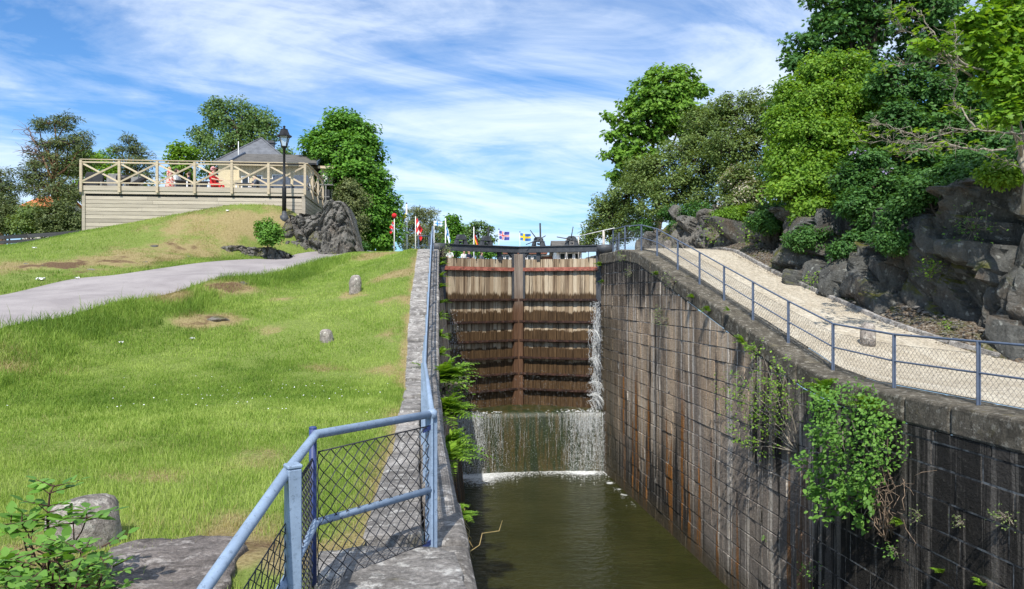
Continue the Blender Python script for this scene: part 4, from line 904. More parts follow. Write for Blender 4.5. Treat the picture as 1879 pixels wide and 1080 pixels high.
for k, (px, py, d, sx, sz) in enumerate([(1240, 388, 33.6, 1.2, .8), (1352, 440, 28.8, 1.3, .9), (1412, 428, 26.4, .7, 1.2)]):
    rock('boulder', P(px, py, d), (sx, sx * .9, sz * 1.1), ['grey boulder perched highest among the rocks at the top of the path', 'squared tan block at the end of the gravel path', 'upright grey rock slab leaning in the bank'][k], 60 + k, M_ROCKL, 'boulders at the top of the gravel path', 4, 14)
pa, pb = P(1165, 540, 34.2), P(1430, 540, 27.2); pa.z = pb.z = 1.6; dv = (pb - pa); L_ = dv.length; dv.normalize(); pr_ = []
for px, py in [(1165, 446), (1180, 428), (1200, 418), (1215, 405), (1232, 398), (1262, 396), (1280, 382), (1300, 378), (1318, 386), (1340, 402), (1365, 404), (1395, 400), (1415, 396), (1430, 420)]:
    lo_, hi_ = 0.0, L_
    for _ in range(40):
        s = (lo_ + hi_) / 2; q = pa + dv * s; dq = q.x * SN + q.y * CS; pq = 940 + F * (q.x * CS - q.y * SN) / dq; lo_, hi_ = (s, hi_) if pq < px else (lo_, s)
    pr_.append((s, (540 - py) * dq / F))
cross_rock('rock_wall', 'brown fractured rock wall behind the top end of the gravel path', pr_, pa, tuple(dv), (dv.y, -dv.x, 0), M_ROCKL, 71, 60, 1.8, .22, .17, .8)
for k, (px, py, d, s) in enumerate([(48, 484, 24.6, .30), (76, 487, 24.4, .28), (168, 495, 23.8, .36), (347, 470, 27.5, .28), (283, 452, 28.6, .5), (400, 588, 18.7, .75), (447, 520, 22.2, .5), (267, 480, 26.0, .25)]):
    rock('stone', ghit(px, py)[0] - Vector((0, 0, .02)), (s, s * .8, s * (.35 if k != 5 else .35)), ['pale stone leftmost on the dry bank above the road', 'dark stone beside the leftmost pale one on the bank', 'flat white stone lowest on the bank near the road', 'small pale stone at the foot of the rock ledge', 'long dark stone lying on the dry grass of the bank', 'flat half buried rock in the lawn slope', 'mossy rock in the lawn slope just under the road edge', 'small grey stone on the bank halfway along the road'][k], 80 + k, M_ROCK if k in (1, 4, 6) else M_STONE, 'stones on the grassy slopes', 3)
rg = random.Random(5)
SV = []; m = MB()
for _ in range(1500):
    y = rg.uniform(11, 31); xb, xf = float(xborder(y)), float(xfoot(y)); x = rg.uniform(xb + .15, xf + .35); s = rg.uniform(.012, .04) * (2.6 if rg.random() < .06 else 1)
    m.lathe((x, y, float(zr(np.array(x), np.array(y))) + rg.uniform(-.01, .05)), [(s * .7, -s * .3), (s, 0), (s * .8, s * .4), (s * .2, s * .55)], 6, jit=.3, sm=False)
kind(m.build('stone_rubble', M_STONE), 'stuff')
# path edging
T = thing('path_edging', 'thin grey edging strip along the far side of the gravel path', 'edging', (11.9, 20, 0))
m = MB(); yy = np.arange(14.5, 29.5, .9)
for a, b in zip(yy[:-1], yy[1:]): m.bar((float(xborder(a)), a, float(zcr(a)) + .05), (float(xborder(b)), b - .015, float(zcr(b)) + .05), .11, .14, a=random.random())
m.build('edging_boards', M_COPE, T, .01)
for k, (px, py, d, s) in enumerate([(74, 516, 20.6, .20), (142, 512, 21.8, .10), (353, 624, 16.6, .09), (223, 632, 15.9, .08), (64, 457, 28.5, .13), (418, 389, 31.6, .12)]):
    p = ghit(px, py)[0]; m = MB(); rr = random.Random(k); n = 7
    vs = [(p.x + s * (i / (n - 1) - .5) + rr.uniform(-.02, .02), p.y + s * (j / (n - 1) - .5) * .8, p.z + .03 + rr.uniform(0, .07) * s / .15) for i in range(n) for j in range(n)]
    m.add(vs, [(i * n + j, (i + 1) * n + j, (i + 1) * n + j + 1, i * n + j + 1) for i in range(n - 1) for j in range(n - 1)], 0)
    tag(m.build('litter', M_WHITE), ['white crumpled paper by the far road edge at the left', 'small white scrap on the verge just right of the big paper', 'white scrap in the lawn grass right of the bare rock', 'tiny white scrap in the long grass near the left side', 'white scrap high on the grassy hill at the far left', 'white scrap on the hill crest in front of the terrace wall'][k], 'litter', 'white scraps on the grass')

# ---------------------------------------------------------------- lamp post
p = P(522, 397, 33.15); T = thing('street_lamp', 'black iron lamp post with glass lantern in front of the timber terrace', 'street lamp', tuple(p)); k = 33.15 / F
m = MB(); m.lathe(p, [(.19, -.3), (.19, .03), (.12, .06), (.10, .2), (.085, .3)], 14); m.build('foot', M_STEEL, T)
m = MB(); m.lathe(p, [(.095, .2), (.095, 53 * k), (.085, 54.5 * k), (.06, 55 * k), (.055, 124 * k), (.085, 125 * k), (.085, 126.5 * k), (.04, 128 * k)], 12); m.build('pole', M_BLACK, T)
lz = 128 * k; m = MB(); L_ = lambda r, z: [(r * math.cos(a), r * math.sin(a), z) for a in [math.pi / 4 + i * math.pi / 2 for i in range(4)]]
lo, hi = .14, .27; z0, z1 = p.z + lz + .02, p.z + lz + .45
for i in range(4):
    a = L_(lo, z0)[i]; b = L_(hi, z1)[i]; m.bar((p.x + a[0], p.y + a[1], z0), (p.x + b[0], p.y + b[1], z1), .03, .03)
m.lathe((p.x, p.y, z0 - .06), [(.05, 0), (.15, .03), (.15, .06)], 8); m.lathe((p.x, p.y, z1), [(.34, 0), (.34, .035), (.24, .10), (.16, .30), (.17, .33), (.06, .36), (.04, .42), (.07, .45), (.02, .5)], 8, sm=False); m.build('lantern_frame', M_BLACK, T)
m = MB(); a, b = L_(lo - .01, z0), L_(hi - .012, z1); m.add([(p.x + q[0], p.y + q[1], q[2]) for q in a + b], [(i, (i + 1) % 4, 4 + (i + 1) % 4, 4 + i) for i in range(4)])
mg, tg, bgl = newmat('lantern_glass', .1, .5); bgl.inputs['Base Color'].default_value = (.75, .8, .82, 1); bgl.inputs['Alpha'].default_value = .45; m.build('lantern_glass', mg, T)

# ---------------------------------------------------------------- terrace, cafe and shed
DZ = 4.88; pA = P(148, 540, 33.0); pBk = P(562, 540, 34.0); ex = Vector((pBk.x - pA.x, pBk.y - pA.y, 0)); DL = ex.length; ex.normalize(); ey = Vector((-ex.y, ex.x, 0))
DRZ = math.atan2(ex.y, ex.x)
def D(u, v, z): return Vector((pA.x, pA.y, 0)) + ex * u + ey * v + Vector((0, 0, z))
def wbox(m, u0, u1, v0, v1, z0, z1, mi=0, a=.5):
    c = D((u0 + u1) / 2, (v0 + v1) / 2, (z0 + z1) / 2); m.box(c, (u1 - u0, v1 - v0, z1 - z0), Matrix.Rotation(DRZ, 3, 'Z'), mi, a)
def reloc(o):                                                   # keep object space aligned with the terrace for board grain
    M_ = Matrix.Translation(Vector((pA.x, pA.y, 0))) @ Matrix.Rotation(DRZ, 4, 'Z'); o.data.transform(M_.inverted()); o.matrix_basis = M_
    return o
T = thing('timber_terrace', 'raised timber terrace with boarded wall and crossed railing on the grassy hill', 'terrace', tuple(D(0, 0, 1.8)))
def dpart(m, name, mat_, bevel=0.0, par=None):
    o = reloc(m.build(name, mat_, None, bevel)); par = par or T; o.parent = par; o.matrix_parent_inverse = par.matrix_basis.inverted(); return o
m = MB(); z = 1.2; rg = random.Random(3)
while z < DZ - .52:
    u = .12
    while u < DL - .1:
        e = min(u + rg.uniform(2.4, 4.8), DL - .06); wbox(m, u, e - .006, .10 + rg.uniform(0, .006), .13, z, z + .155, 0, rg.random()); u = e
    z += .170
z = 1.8
while z < DZ - .52: wbox(m, DL - .08, DL - .055, .14, 5.2, z, z + .155, 0, rg.random()); wbox(m, .12, .145, .14, 6, z, z + .155, 0, rg.random()); z += .170
dpart(m, 'wall_boards', M_DECK)
m = MB(); wbox(m, .14, DL - .09, .145, .17, 1.2, DZ - .05); wbox(m, DL - .11, DL - .09, .17, 5.2, 1.6, DZ - .05); wbox(m, .15, .17, .17, 6, 1.6, DZ - .05); dpart(m, 'dark_backing', M_CHAR)  # dark sheet added behind the board gaps, standing for the shade inside the deck
m = MB(); wbox(m, .03, .17, .06, .2, 1.2, DZ - .34, 0, .3); dpart(m, 'corner_post', M_DECK, .008); m = MB(); wbox(m, DL - .2, DL - .04, .06, .2, 1.5, DZ - .34, 0, .2); dpart(m, 'corner_post', M_DECK, .008)
m = MB(); wbox(m, -.0, DL - .0, .02, .06, DZ - .22, DZ - .005, 0, .55); wbox(m, .0, DL, .05, .10, DZ - .36, DZ - .228, 0, .8); wbox(m, DL - .05, DL - .01, .07, 5.2, DZ - .36, DZ - .005, 0, .3); dpart(m, 'fascia', M_DECK)
m = MB()
for i in range(int(7.2 / .15)): wbox(m, .02, DL - .06, .10 + i * .15, .10 + i * .15 + .14, DZ - .03, DZ, 0, rg.random())
dpart(m, 'floor', M_DECK)
RH_ = 1.13; bays = 6; us_ = [.04 + (DL - .08) * i / bays for i in range(7)]
def bay(n0, n1, pos):
    for z_, nm_, h_, w_ in ((RH_ + .02, 'cap_rail', .035, .12), (RH_ - .10, 'upper_rail', .06, .035), (.12, 'lower_rail', .05, .035)):
        m = MB(); a, b = pos(n0), pos(n1); m.bar(a + Vector((0, 0, DZ + z_)), b + Vector((0, 0, DZ + z_)), w_, h_, a=rg.random()); dpart(m, nm_, M_RAILW)
    a, b = pos(n0), pos(n1); e = (b - a).normalized(); s_ = Vector((-e.y, e.x, 0)) * .025
    m = MB(); m.bar(a + e * .05 + s_ + Vector((0, 0, DZ + RH_ - .15)), b - e * .05 + s_ + Vector((0, 0, DZ + .17)), .028, .075, a=.9); dpart(m, 'cross_brace', M_RAILW)
    m = MB(); m.bar(a + e * .05 - s_ + Vector((0, 0, DZ + .17)), b - e * .05 - s_ + Vector((0, 0, DZ + RH_ - .15)), .028, .075, a=.15); dpart(m, 'cross_brace', M_RAILW)
for i in range(7):
    m = MB(); wbox(m, us_[i] - .055, us_[i] + .055, -.075, .015, DZ - .30, DZ + RH_ + (.10 if i == 4 else 0), 0, .35 + .08 * (i % 3)); dpart(m, 'railing_post', M_RAILW, .006)
for i in range(6): bay(us_[i], us_[i + 1], lambda u: D(u, -.03, 0))
for i in range(1, 4):
    m = MB(); wbox(m, DL - .015, DL + .075, i * 1.65 - .05, i * 1.65 + .05, DZ - .3, DZ + RH_, 0, .3); dpart(m, 'railing_post', M_RAILW, .006)
for i in range(3): bay(i * 1.65, (i + 1) * 1.65, lambda v: D(DL + .03, v, 0))

# cafe
def lv(px, py, d): v = P(px, py, d); r = v - Vector((pA.x, pA.y, 0)); return r.dot(ex), r.dot(ey), v.z
T2 = thing('cafe_building', 'cream cafe building with dark hipped roof behind the terrace', 'building', tuple(D(6.5, 10, DZ)))
u0, v0, ze = lv(428, 297, 41); u1, _, _ = lv(577, 297, 41); _, vr, zr_ = lv(440, 283, 44)
m = MB(); wbox(m, u0 + .25, u1 - .2, v0 + .35, v0 + 6, DZ - 2.5, ze - .12); 
i = 0
while u0 + .25 + i * .22 < u1 - .25: wbox(m, u0 + .25 + i * .22, u0 + .25 + i * .22 + .035, v0 + .325, v0 + .352, DZ, ze - .13); i += 1
dpart(m, 'wall', M_CREAM, 0, T2)
m = MB(); th = .10
def quad(m, pts, t, mi=0):
    n = (pts[1] - pts[0]).cross(pts[2] - pts[0]).normalized(); n = n if n.z > 0 else -n; k = len(pts); vs = pts + [q - n * t for q in pts]
    m.add(vs, [list(range(k)), list(range(k, 2 * k))[::-1]] + [(i, (i + 1) % k, k + (i + 1) % k, k + i) for i in range(k)], mi)
quad(m, [D(u0 - .1, v0 - .15, ze), D(u1 + .1, v0 - .15, ze), D(u1 + .1, vr, zr_ + .05), D(u0 - .1, vr, zr_ + .05)], th)
quad(m, [D(u0 - .1, vr + .01, zr_ + .05), D(u1 + .1, vr + .01, zr_ + .05), D(u1 + .1, vr + 3.2, ze), D(u0 - .1, vr + 3.2, ze)], th); dpart(m, 'low_roof', M_ROOFA, 0, T2)
m = MB(); m.prism([(v0 + .3, ze - .2), (vr, zr_ - .08), (vr + 3, ze - .2)], D(u1 - .22, 0, 0), ey, Vector((0, 0, 1)), ex, .12); dpart(m, 'gable_boards', M_BROWNW, 0, T2)
for uu in (u0 - .12, u1 + .12):
    m = MB(); m.bar(D(uu, v0 - .2, ze - .02), D(uu, vr, zr_ + .06), .05, .2); m.bar(D(uu, vr, zr_ + .06), D(uu, vr + 3.2, ze), .05, .2); dpart(m, 'bargeboard', M_SLATE, 0, T2)
m = MB(); m.bar(D(u0, v0 - .19, ze - .06), D(u1, v0 - .19, ze - .06), .07, .10); dpart(m, 'gutter', M_BLACK, 0, T2)
ua, va, za = lv(480, 256, 48); k2 = 2.4; zb2 = 8.1
m = MB(); wbox(m, ua - k2 + .3, ua + k2 - .3, va - k2 + .3, va + k2 - .3, DZ - 2.6, zb2); dpart(m, 'main_wall', M_CREAM, 0, T2)
m = MB(); cs_ = [D(ua - k2, va - k2, zb2), D(ua + k2, va - k2, zb2), D(ua + k2, va + k2, zb2), D(ua - k2, va + k2, zb2)]; ap = D(ua, va, za + .1); m.add(cs_ + [ap], [(0, 1, 4), (1, 2, 4), (2, 3, 4), (3, 0, 4), (3, 2, 1, 0)])
for c in cs_: m.tube([c + Vector((0, 0, .02)), ap + Vector((0, 0, .02))], .05, 5)
rf = dpart(m, 'hip_roof', M_ROOF, 0, T2)
uc, vc, zc_ = lv(495, 257, 48.6); m = MB(); wbox(m, uc - .3, uc + .3, vc - .25, vc + .25, zc_ - 1.6, zc_ - .05); wbox(m, uc - .36, uc + .36, vc - .31, vc + .31, zc_ - .22, zc_ - .12); dpart(m, 'chimney', M_STEEL, 0, rf)
for a, b, lo_, hi_ in ((445, 455, .95, 1.75), (470, 479, .9, 1.8), (500, 522, .0, 1.85), (540, 566, .9, 1.75)):
    ua_, _, _ = lv(a, 320, 41.3); ub_, _, _ = lv(b, 320, 41.3); m = MB(); wbox(m, ua_ - .05, ub_ + .05, v0 + .29, v0 + .36, DZ + lo_, min(DZ + hi_, ze - .2)); w_ = dpart(m, 'window', M_WHITE, 0, T2)
    m = MB(); wbox(m, ua_, ub_, v0 + .27, v0 + .30, DZ + lo_ + .05, min(DZ + hi_, ze - .2) - .05); dpart(m, 'pane', M_GLASS, 0, w_)
m = MB(); a_, va_, _ = lv(416, 300, 44); wbox(m, a_ - .55, u0 + .24, va_, va_ + 2, DZ - 2.5, DZ + 1.95); dpart(m, 'side_wall', M_CREAM, 0, T2)
ul, vl, zl_ = lv(438, 262, 46); m = MB(); m.tube([D(ul, vl, 7.9), D(ul, vl, zl_ + .1)], .025, 6); dpart(m, 'vent_pipe', M_WHITE, 0, T2)
# shed
T3 = thing('shed', 'small cream flat roofed shed with a pale window above the rock outcrop', 'shed', tuple(P(600, 360, 42)))
s0, sv, s1 = *lv(589, 309, 42)[:2], lv(611, 309, 42)[0]; zt = 7.15; m = MB(); wbox(m, s0, s1, sv, sv + 2.6, 3.2, zt)
for i in range(5): wbox(m, s0 + i * .16, s0 + i * .16 + .03, sv - .02, sv + .002, 5.9, zt)
dpart(m, 'wall', M_CREAM, 0, T3)
m = MB(); wbox(m, s0 - .12, s1 + .14, sv - .2, sv + 2.8, zt + .003, zt + .10); dpart(m, 'roof', M_ROOFA, 0, T3); m = MB(); wbox(m, s0 - .13, s1 + .15, sv - .225, sv - .202, zt - .02, zt + .12, 0, .9); dpart(m, 'fascia', M_RAILW, 0, T3)
m = MB(); wbox(m, s0 + .1, s1 - .22, sv - .04, sv - .003, 6.2, 6.95); w_ = dpart(m, 'window', M_RAILW, 0, T3); m = MB(); wbox(m, s0 + .15, s1 - .27, sv - .055, sv - .042, 6.25, 6.9); dpart(m, 'pane', M_WHITE, 0, w_)
m = MB(); wbox(m, s0 - .1, s1 + .1, sv - .7, sv - .03, 6.12, 6.17); wbox(m, s0 + .35, s0 + .41, sv - .68, sv - .62, 4.7, 6.12); wbox(m, s0 - .1, s1 - .1, sv - .68, sv - .64, 5.45, 5.5); dpart(m, 'serving_shelf', M_GREY, 0, T3)
m = MB(); wbox(m, s0 - .05, s1 - .1, sv - .55, sv - .1, 4.5, 5.9); dpart(m, 'storage_box', M_CHAR, .03, T3)

# terrace furniture: armchairs, tables, barbecue, parasol
def armchair(px, d, mat_, label, w=.62, hb=1.1, grp='upholstered chairs on the terrace'):
    u, v, _ = lv(px, 340, d); T = thing('armchair', label, 'chair', tuple(D(u, v, DZ)), grp); h = w / 2
    m = MB(); wbox(m, u - h + .06, u + h - .06, v - .3, v + .25, DZ + .28, DZ + .46); dpart(m, 'seat', mat_, .03, T)
    m = MB(); o = D(u, v + .22, DZ + .40); m.prism([(-h, 0), (h, 0), (h, hb - .55), (h - .06, hb - .42), (-h + .06, hb - .42), (-h, hb - .55)], o, ex, (ey * .2 + Vector((0, 0, 1))).normalized(), ey, .13); dpart(m, 'backrest', mat_, .02, T)
    for s in (-1, 1):
        m = MB(); wbox(m, u + s * h - .05, u + s * h + .05, v - .3, v + .3, DZ + .25, DZ + .66); dpart(m, 'armrest', mat_, .02, T)
        for vv in (-.25, .25): m = MB(); wbox(m, u + s * (h - .05) - .025, u + s * (h - .05) + .025, v + vv - .025, v + vv + .025, DZ + .001, DZ + .25); dpart(m, 'leg', M_STEEL, 0, T)
for px, d, mt, lb, w, hb in [(167, 36.4, M_CHAR, 'charcoal high backed chair leftmost on the terrace', .85, 1.25), (205, 36.6, M_GREY, 'light grey covered lounge chair second from the left terrace corner', .75, 1.2), (246, 37.0, M_GREY, 'grey chair right of the black barbecue', .6, 1.1), (487, 38.6, M_BLUEGREY, 'blue grey chair right of the seated child by the cafe wall', .8, 1.25), (515, 38.0, M_BLUEGREY, 'blue grey high backed chair directly behind the lamp post', .85, 1.3), (551, 37.4, M_BLUEGREY, 'blue grey chair in the right corner of the terrace', .8, 1.25), (366, 38.0, M_CHAR, 'dark chair between the navy and the red seated guests', .55, 1.0)]: armchair(px, d, mt, lb, w, hb)
u, v, _ = lv(227, 340, 36.2); T = thing('barbecue', 'black round lidded barbecue between two grey chairs on the terrace', 'barbecue', tuple(D(u, v, DZ)))
m = MB(); m.tube([D(u - .3, v, DZ + .78), D(u - .28, v, DZ + .78), D(u + .28, v, DZ + .78), D(u + .3, v, DZ + .78)], [.14, .19, .19, .14], 14); dpart(m, 'drum', M_BLACK, 0, T); m = MB(); wbox(m, u - .3, u + .3, v - .2, v + .2, DZ + .3, DZ + .34); dpart(m, 'shelf', M_STEEL, 0, T)
for s in (-1, 1):
    m = MB(); m.bar(D(u + s * .28, v - .15, DZ + .001), D(u + s * .22, v, DZ + .65), .04, .04); dpart(m, 'leg', M_STEEL, 0, T)
def table(px, d, label):
    u, v, _ = lv(px, 340, d); T = thing('table', label, 'table', tuple(D(u, v, DZ)), 'tables on the terrace'); m = MB(); wbox(m, u - .4, u + .4, v - .4, v + .4, DZ + .70, DZ + .74); dpart(m, 'tabletop', M_STEEL, .01, T)
    for a in (-1, 1):
        for b in (-1, 1): m = MB(); wbox(m, u + a * .34 - .03, u + a * .34 + .03, v + b * .34 - .03, v + b * .34 + .03, DZ + .001, DZ + .70); dpart(m, 'leg', M_WHITE, 0, T)
table(335, 36.6, 'white legged table beside the man in the pale shirt'); table(375, 37.0, 'white legged table in front of the guest in red'); table(450, 37.6, 'white legged table next to the seated child'); table(186, 37.6, 'white legged table between the two leftmost terrace chairs')
T = thing('parasol', 'folded charcoal parasol standing in the left corner of the terrace', 'parasol', tuple(D(1.1, 3.6, DZ)))
m = MB(); m.lathe(D(1.1, 3.6, DZ), [(.03, .05), (.03, 1.3)], 8); dpart(m, 'pole', M_STEEL, 0, T); m = MB(); m.bar(D(.5, 3.6, DZ + .35), D(1.5, 3.7, DZ + 1.0), .3, .22); dpart(m, 'folded_cover', M_CHAR, .05, T); m = MB(); m.lathe(D(1.1, 3.6, DZ + .001), [(.3, 0), (.3, .05), (.05, .08)], 12); dpart(m, 'base', M_STEEL, 0, T)

# ---------------------------------------------------------------- people (one continuous skinned body each)
def person(loc, rz, label, mats, pose='sit', hair=None, scale=1.0, group=None, skirt=False, hat=False):
    """mats: skin, top, legs"""
    if pose == 'sit':
        J = dict(pel=(0, 0, 0, .135), wai=(0, .01, .2, .125), che=(0, .02, .40, .15), nec=(0, 0, .555, .055), hd=(0, -.03, .665, .088), top=(0, -.02, .76, .085),
            shl=(-.18, .02, .475, .065), ell=(-.235, -.08, .24, .046), wrl=(-.15, -.29, .20, .032), hal=(-.12, -.36, .205, .034), shr=(.18, .02, .475, .065), elr=(.235, -.08, .24, .046), wrr=(.15, -.29, .20, .032), har=(.12, -.36, .205, .034),
            hil=(-.095, -.03, -.02, .105), knl=(-.12, -.43, .01, .066), anl=(-.12, -.42, -.42, .043), tol=(-.12, -.55, -.455, .038), hir=(.095, -.03, -.02, .105), knr=(.12, -.43, .01, .066), anr=(.12, -.42, -.42, .043), tor=(.12, -.55, -.455, .038))
    else:
        J = dict(pel=(0, 0, 0, .135), wai=(0, .0, .2, .12), che=(0, .02, .40, .145), nec=(0, 0, .555, .055), hd=(0, -.03, .665, .088), top=(0, -.02, .76, .085),
            shl=(-.18, .02, .475, .062), ell=(-.22, .0, .2, .045), wrl=(-.2, -.15, -.02, .032), hal=(-.19, -.2, -.09, .034), shr=(.18, .02, .475, .062), elr=(.22, .0, .2, .045), wrr=(.2, -.15, -.02, .032), har=(.19, -.2, -.09, .034),
            hil=(-.095, 0, -.06, .10), knl=(-.10, -.02, -.43, .066), anl=(-.10, .02, -.84, .043), tol=(-.10, -.12, -.89, .038), hir=(.095, 0, -.06, .10), knr=(.10, -.02, -.43, .066), anr=(.10, .02, -.84, .043), tor=(.10, -.12, -.89, .038))
    ks = list(J); E = [('pel', 'wai'), ('wai', 'che'), ('che', 'nec'), ('nec', 'hd'), ('hd', 'top')]
    for s in 'lr': E += [('che', 'sh' + s), ('sh' + s, 'el' + s), ('el' + s, 'wr' + s), ('wr' + s, 'ha' + s), ('pel', 'hi' + s), ('hi' + s, 'kn' + s), ('kn' + s, 'an' + s), ('an' + s, 'to' + s)]
    me = bpy.data.meshes.new('skel'); me.from_pydata([J[k][:3] for k in ks], [(ks.index(a), ks.index(b)) for a, b in E], [])
    o = bpy.data.objects.new('skel', me); COL.objects.link(o); o.modifiers.new('s', 'SKIN'); sv = me.skin_vertices[0].data
    for i, k in enumerate(ks): sv[i].radius = (J[k][3],) * 2
    sv[0].use_root = True; o.modifiers.new('u', 'SUBSURF').levels = 1
    dg = bpy.context.evaluated_depsgraph_get(); ev = o.evaluated_get(dg); m2 = bpy.data.meshes.new_from_object(ev); COL.objects.unlink(o); bpy.data.objects.remove(o)
    bm = bmesh.new(); bm.from_mesh(m2)
    V = np.array([v.co[:] for v in bm.verts])
    m2.materials.clear()
    for mm in mats: m2.materials.append(mm)
    segs = [(np.array(J[a][:3]), np.array(J[b][:3]), a, b) for a, b in E]
    for f in bm.faces:
        c = np.array(f.calc_center_median()); best = None
        for A, B, a, b in segs:
            t = np.clip(((c - A) @ (B - A)) / max((B - A) @ (B - A), 1e-9), 0, 1); dd = np.linalg.norm(c - A - t * (B - A))
            if best is None or dd < best[0]: best = (dd, a, b)
        b = best[2]; f.smooth = True
        f.material_index = 0 if b in ('hd', 'top') or b[:2] in ('wr', 'ha') else (2 if b[:2] in ('kn', 'an', 'hi', 'to') else 1)
    bm.to_mesh(m2); bm.free()
    mb = MB()
    for s in (-1, 1):                                           # five bent fingers on each hand, nose and ears
        h = Vector(J['hal' if s < 0 else 'har'][:3]); fd = Vector((0, -1, -.15)) if pose == 'sit' else Vector((0, -.5, -1)); fd.normalize()
        for q, ln in ((-.024, .065), (-.008, .075), (.009, .07), (.024, .055)): b_ = h + Vector((q, 0, 0)) + fd * .01; mb.tube([b_, b_ + fd * ln * .55, b_ + fd * ln + Vector((0, 0, -.015))], [.0095, .009, .006], 5)
        b_ = h + Vector((-s * .03, 0, .0)); mb.tube([b_, b_ + fd * .03 + Vector((-s * .02, 0, 0)), b_ + fd * .055 + Vector((-s * .018, 0, 0))], [.011, .01, .007], 5)
        e_ = Vector((s * .088, -.015, .69)); mb.lathe(e_ - Vector((0, 0, .03)), [(.006, 0), (.014, .015), (.015, .04), (.006, .06)], 6)
        mb.lathe((s * .032, -.108, .70), [(.004, -.008), (.01, 0), (.004, .008)], 6, mi=1)
    mb.tube([(0, -.112, .705), (0, -.132, .672), (0, -.112, .662)], [.008, .014, .01], 6); mb.box((0, -.112, .632), (.045, .006, .010), mi=1)
    MM = Matrix.Translation(Vector(loc)) @ Matrix.Rotation(rz, 4, 'Z') @ Matrix.Scale(scale, 4)
    ex_me = mb.build('tmp', [mats[0], M_BROWNH]); bm = bmesh.new(); bm.from_mesh(m2)
    n0 = len(m2.materials); m2.materials.append(M_BROWNH); tmp = ex_me.data; bm2 = bmesh.new(); bm2.from_mesh(tmp); mp = {v: bm.verts.new(v.co) for v in bm2.verts}
    for f in bm2.faces:
        try: nf = bm.faces.new([mp[v] for v in f.verts]); nf.material_index = n0 if f.material_index else 0; nf.smooth = True
        except ValueError: pass
    bm.to_mesh(m2); bm.free(); bm2.free(); bpy.data.objects.remove(ex_me); m2.transform(MM); o = link('person', m2); tag(o, label, 'person', group)
    if hair is not None:
        m = MB(); c = Vector((0, .0, .715)); m.lathe(c, [(.105, -.08), (.112, -.02), (.108, .03), (.085, .075), (.04, .102), (.005, .108)], 14); m.v = [(x, y * (1.0 if y > -.03 else .75) + .012, z) for x, y, z in m.v]
        if hat: m.lathe((0, -.05, .735), [(.14, 0), (.15, .006), (.10, .02)], 14)
        h = m.build('hat' if hat else 'hair', hair); h.data.transform(MM); setpar(h, o)
    if skirt:
        m = MB(); m.lathe((0, 0, 0), [(.30, -.62), (.27, -.35), (.19, -.02), (.155, .12)], 16); h = m.build('skirt', mats[1]); h.data.transform(MM); setpar(h, o)
    return o
def stool(px, d, label):
    u, v, _ = lv(px, 340, d); T = thing('chair', label, 'chair', tuple(D(u, v, DZ)), 'slim chairs under the terrace guests')
    m = MB(); wbox(m, u - .21, u + .21, v - .21, v + .21, DZ + .36, DZ + .39); dpart(m, 'seat', M_STEEL, 0, T); m = MB(); wbox(m, u - .2, u + .2, v + .2, v + .23, DZ + .39, DZ + .82); dpart(m, 'backrest', M_STEEL, 0, T)
    for a in (-1, 1):
        for b in (-1, 1): m = MB(); wbox(m, u + a * .19 - .015, u + a * .19 + .015, v + b * .19 - .015, v + b * .19 + .015, DZ + .001, DZ + .36); dpart(m, 'leg', M_WHITE, 0, T)
def guest(px, d, rz, sc, *a, stand=False, **k):
    u, v, _ = lv(px, 340, d); person(D(u, v, DZ + (.90 if stand else .48) * sc), DRZ + rz, *a, scale=sc, pose='stand' if stand else 'sit', **k)
guest(312, 35.4, 1.2, .72, 'blond girl standing in a red and white patterned dress at the terrace railing', (M_SKIN, M_DRESS, M_SKIN), stand=True, hair=M_BLOND, skirt=True)
guest(325, 36.9, 1.35, 1.08, 'man in a white grey shirt seated behind the girl in the dress', (M_SKIN, M_SHIRT, M_GREYC), hair=M_BROWNH); stool(325, 36.9, 'slim chair under the man in the pale shirt')
guest(347, 37.2, -1.3, 1.0, 'guest in dark navy clothes seated at the white legged table', (M_SKIN, M_NAVYC, M_NAVYC), hair=M_BROWNH); stool(347, 37.2, 'slim chair under the guest in navy')
guest(392, 36.6, 1.2, 1.12, 'guest in red clothes with a pink hat seated on the terrace', (M_SKIN, M_RED, M_RED), hair=M_PINK, hat=True); stool(392, 36.6, 'slim chair under the guest in red')
guest(468, 37.0, -1.2, .85, 'dark haired child in grey blue clothes seated by the cafe wall', (M_SKIN, M_GREYC, M_GREYC), hair=M_BROWNH); stool(468, 37.0, 'slim chair under the child in grey blue')
T = thing('crate', 'low white crate on the terrace floor beside the girl in the dress', 'crate', tuple(D(*lv(297, 340, 35.0)[:2], DZ))); u, v, _ = lv(297, 340, 35.0)
m = MB(); 
for a, b, c, d_ in ((-.25, .25, -.15, -.13), (-.25, .25, .13, .15), (-.25, -.23, -.128, .128), (.23, .25, -.128, .128)): wbox(m, u + a, u + b, v + c, v + d_, DZ + .002, DZ + .2)
wbox(m, u - .228, u + .228, v - .128, v + .128, DZ + .002, DZ + .02); dpart(m, 'box', M_WHITE, 0, T)

# ---------------------------------------------------------------- fence of dark boards at the far left
T = thing('board_fence', 'dark low two board fence left of the terrace on the hill', 'fence', tuple(P(60, 452, 34)))
xs_ = [(-160, 455, 33.5), (-80, 449, 33.8), (8, 443, 34), (52, 440.5, 34.2), (103, 437, 34.4), (150, 433, 34.6)]
for (a, b) in zip(xs_, xs_[1:]):
    for dz, h in ((.20, .17), (-.02, .15)): m = MB(); m.bar(P(*a) + Vector((0, 0, dz)), P(*b) + Vector((0, 0, dz)), .03, h, a=random.random()); m.build('board', M_OLDW, T)
for a in xs_: q = P(*a); m = MB(); m.bar(q + Vector((.0, .06, -.55)), q + Vector((0, .06, .28)), .1, .1); m.build('post', M_BROWNW, T)

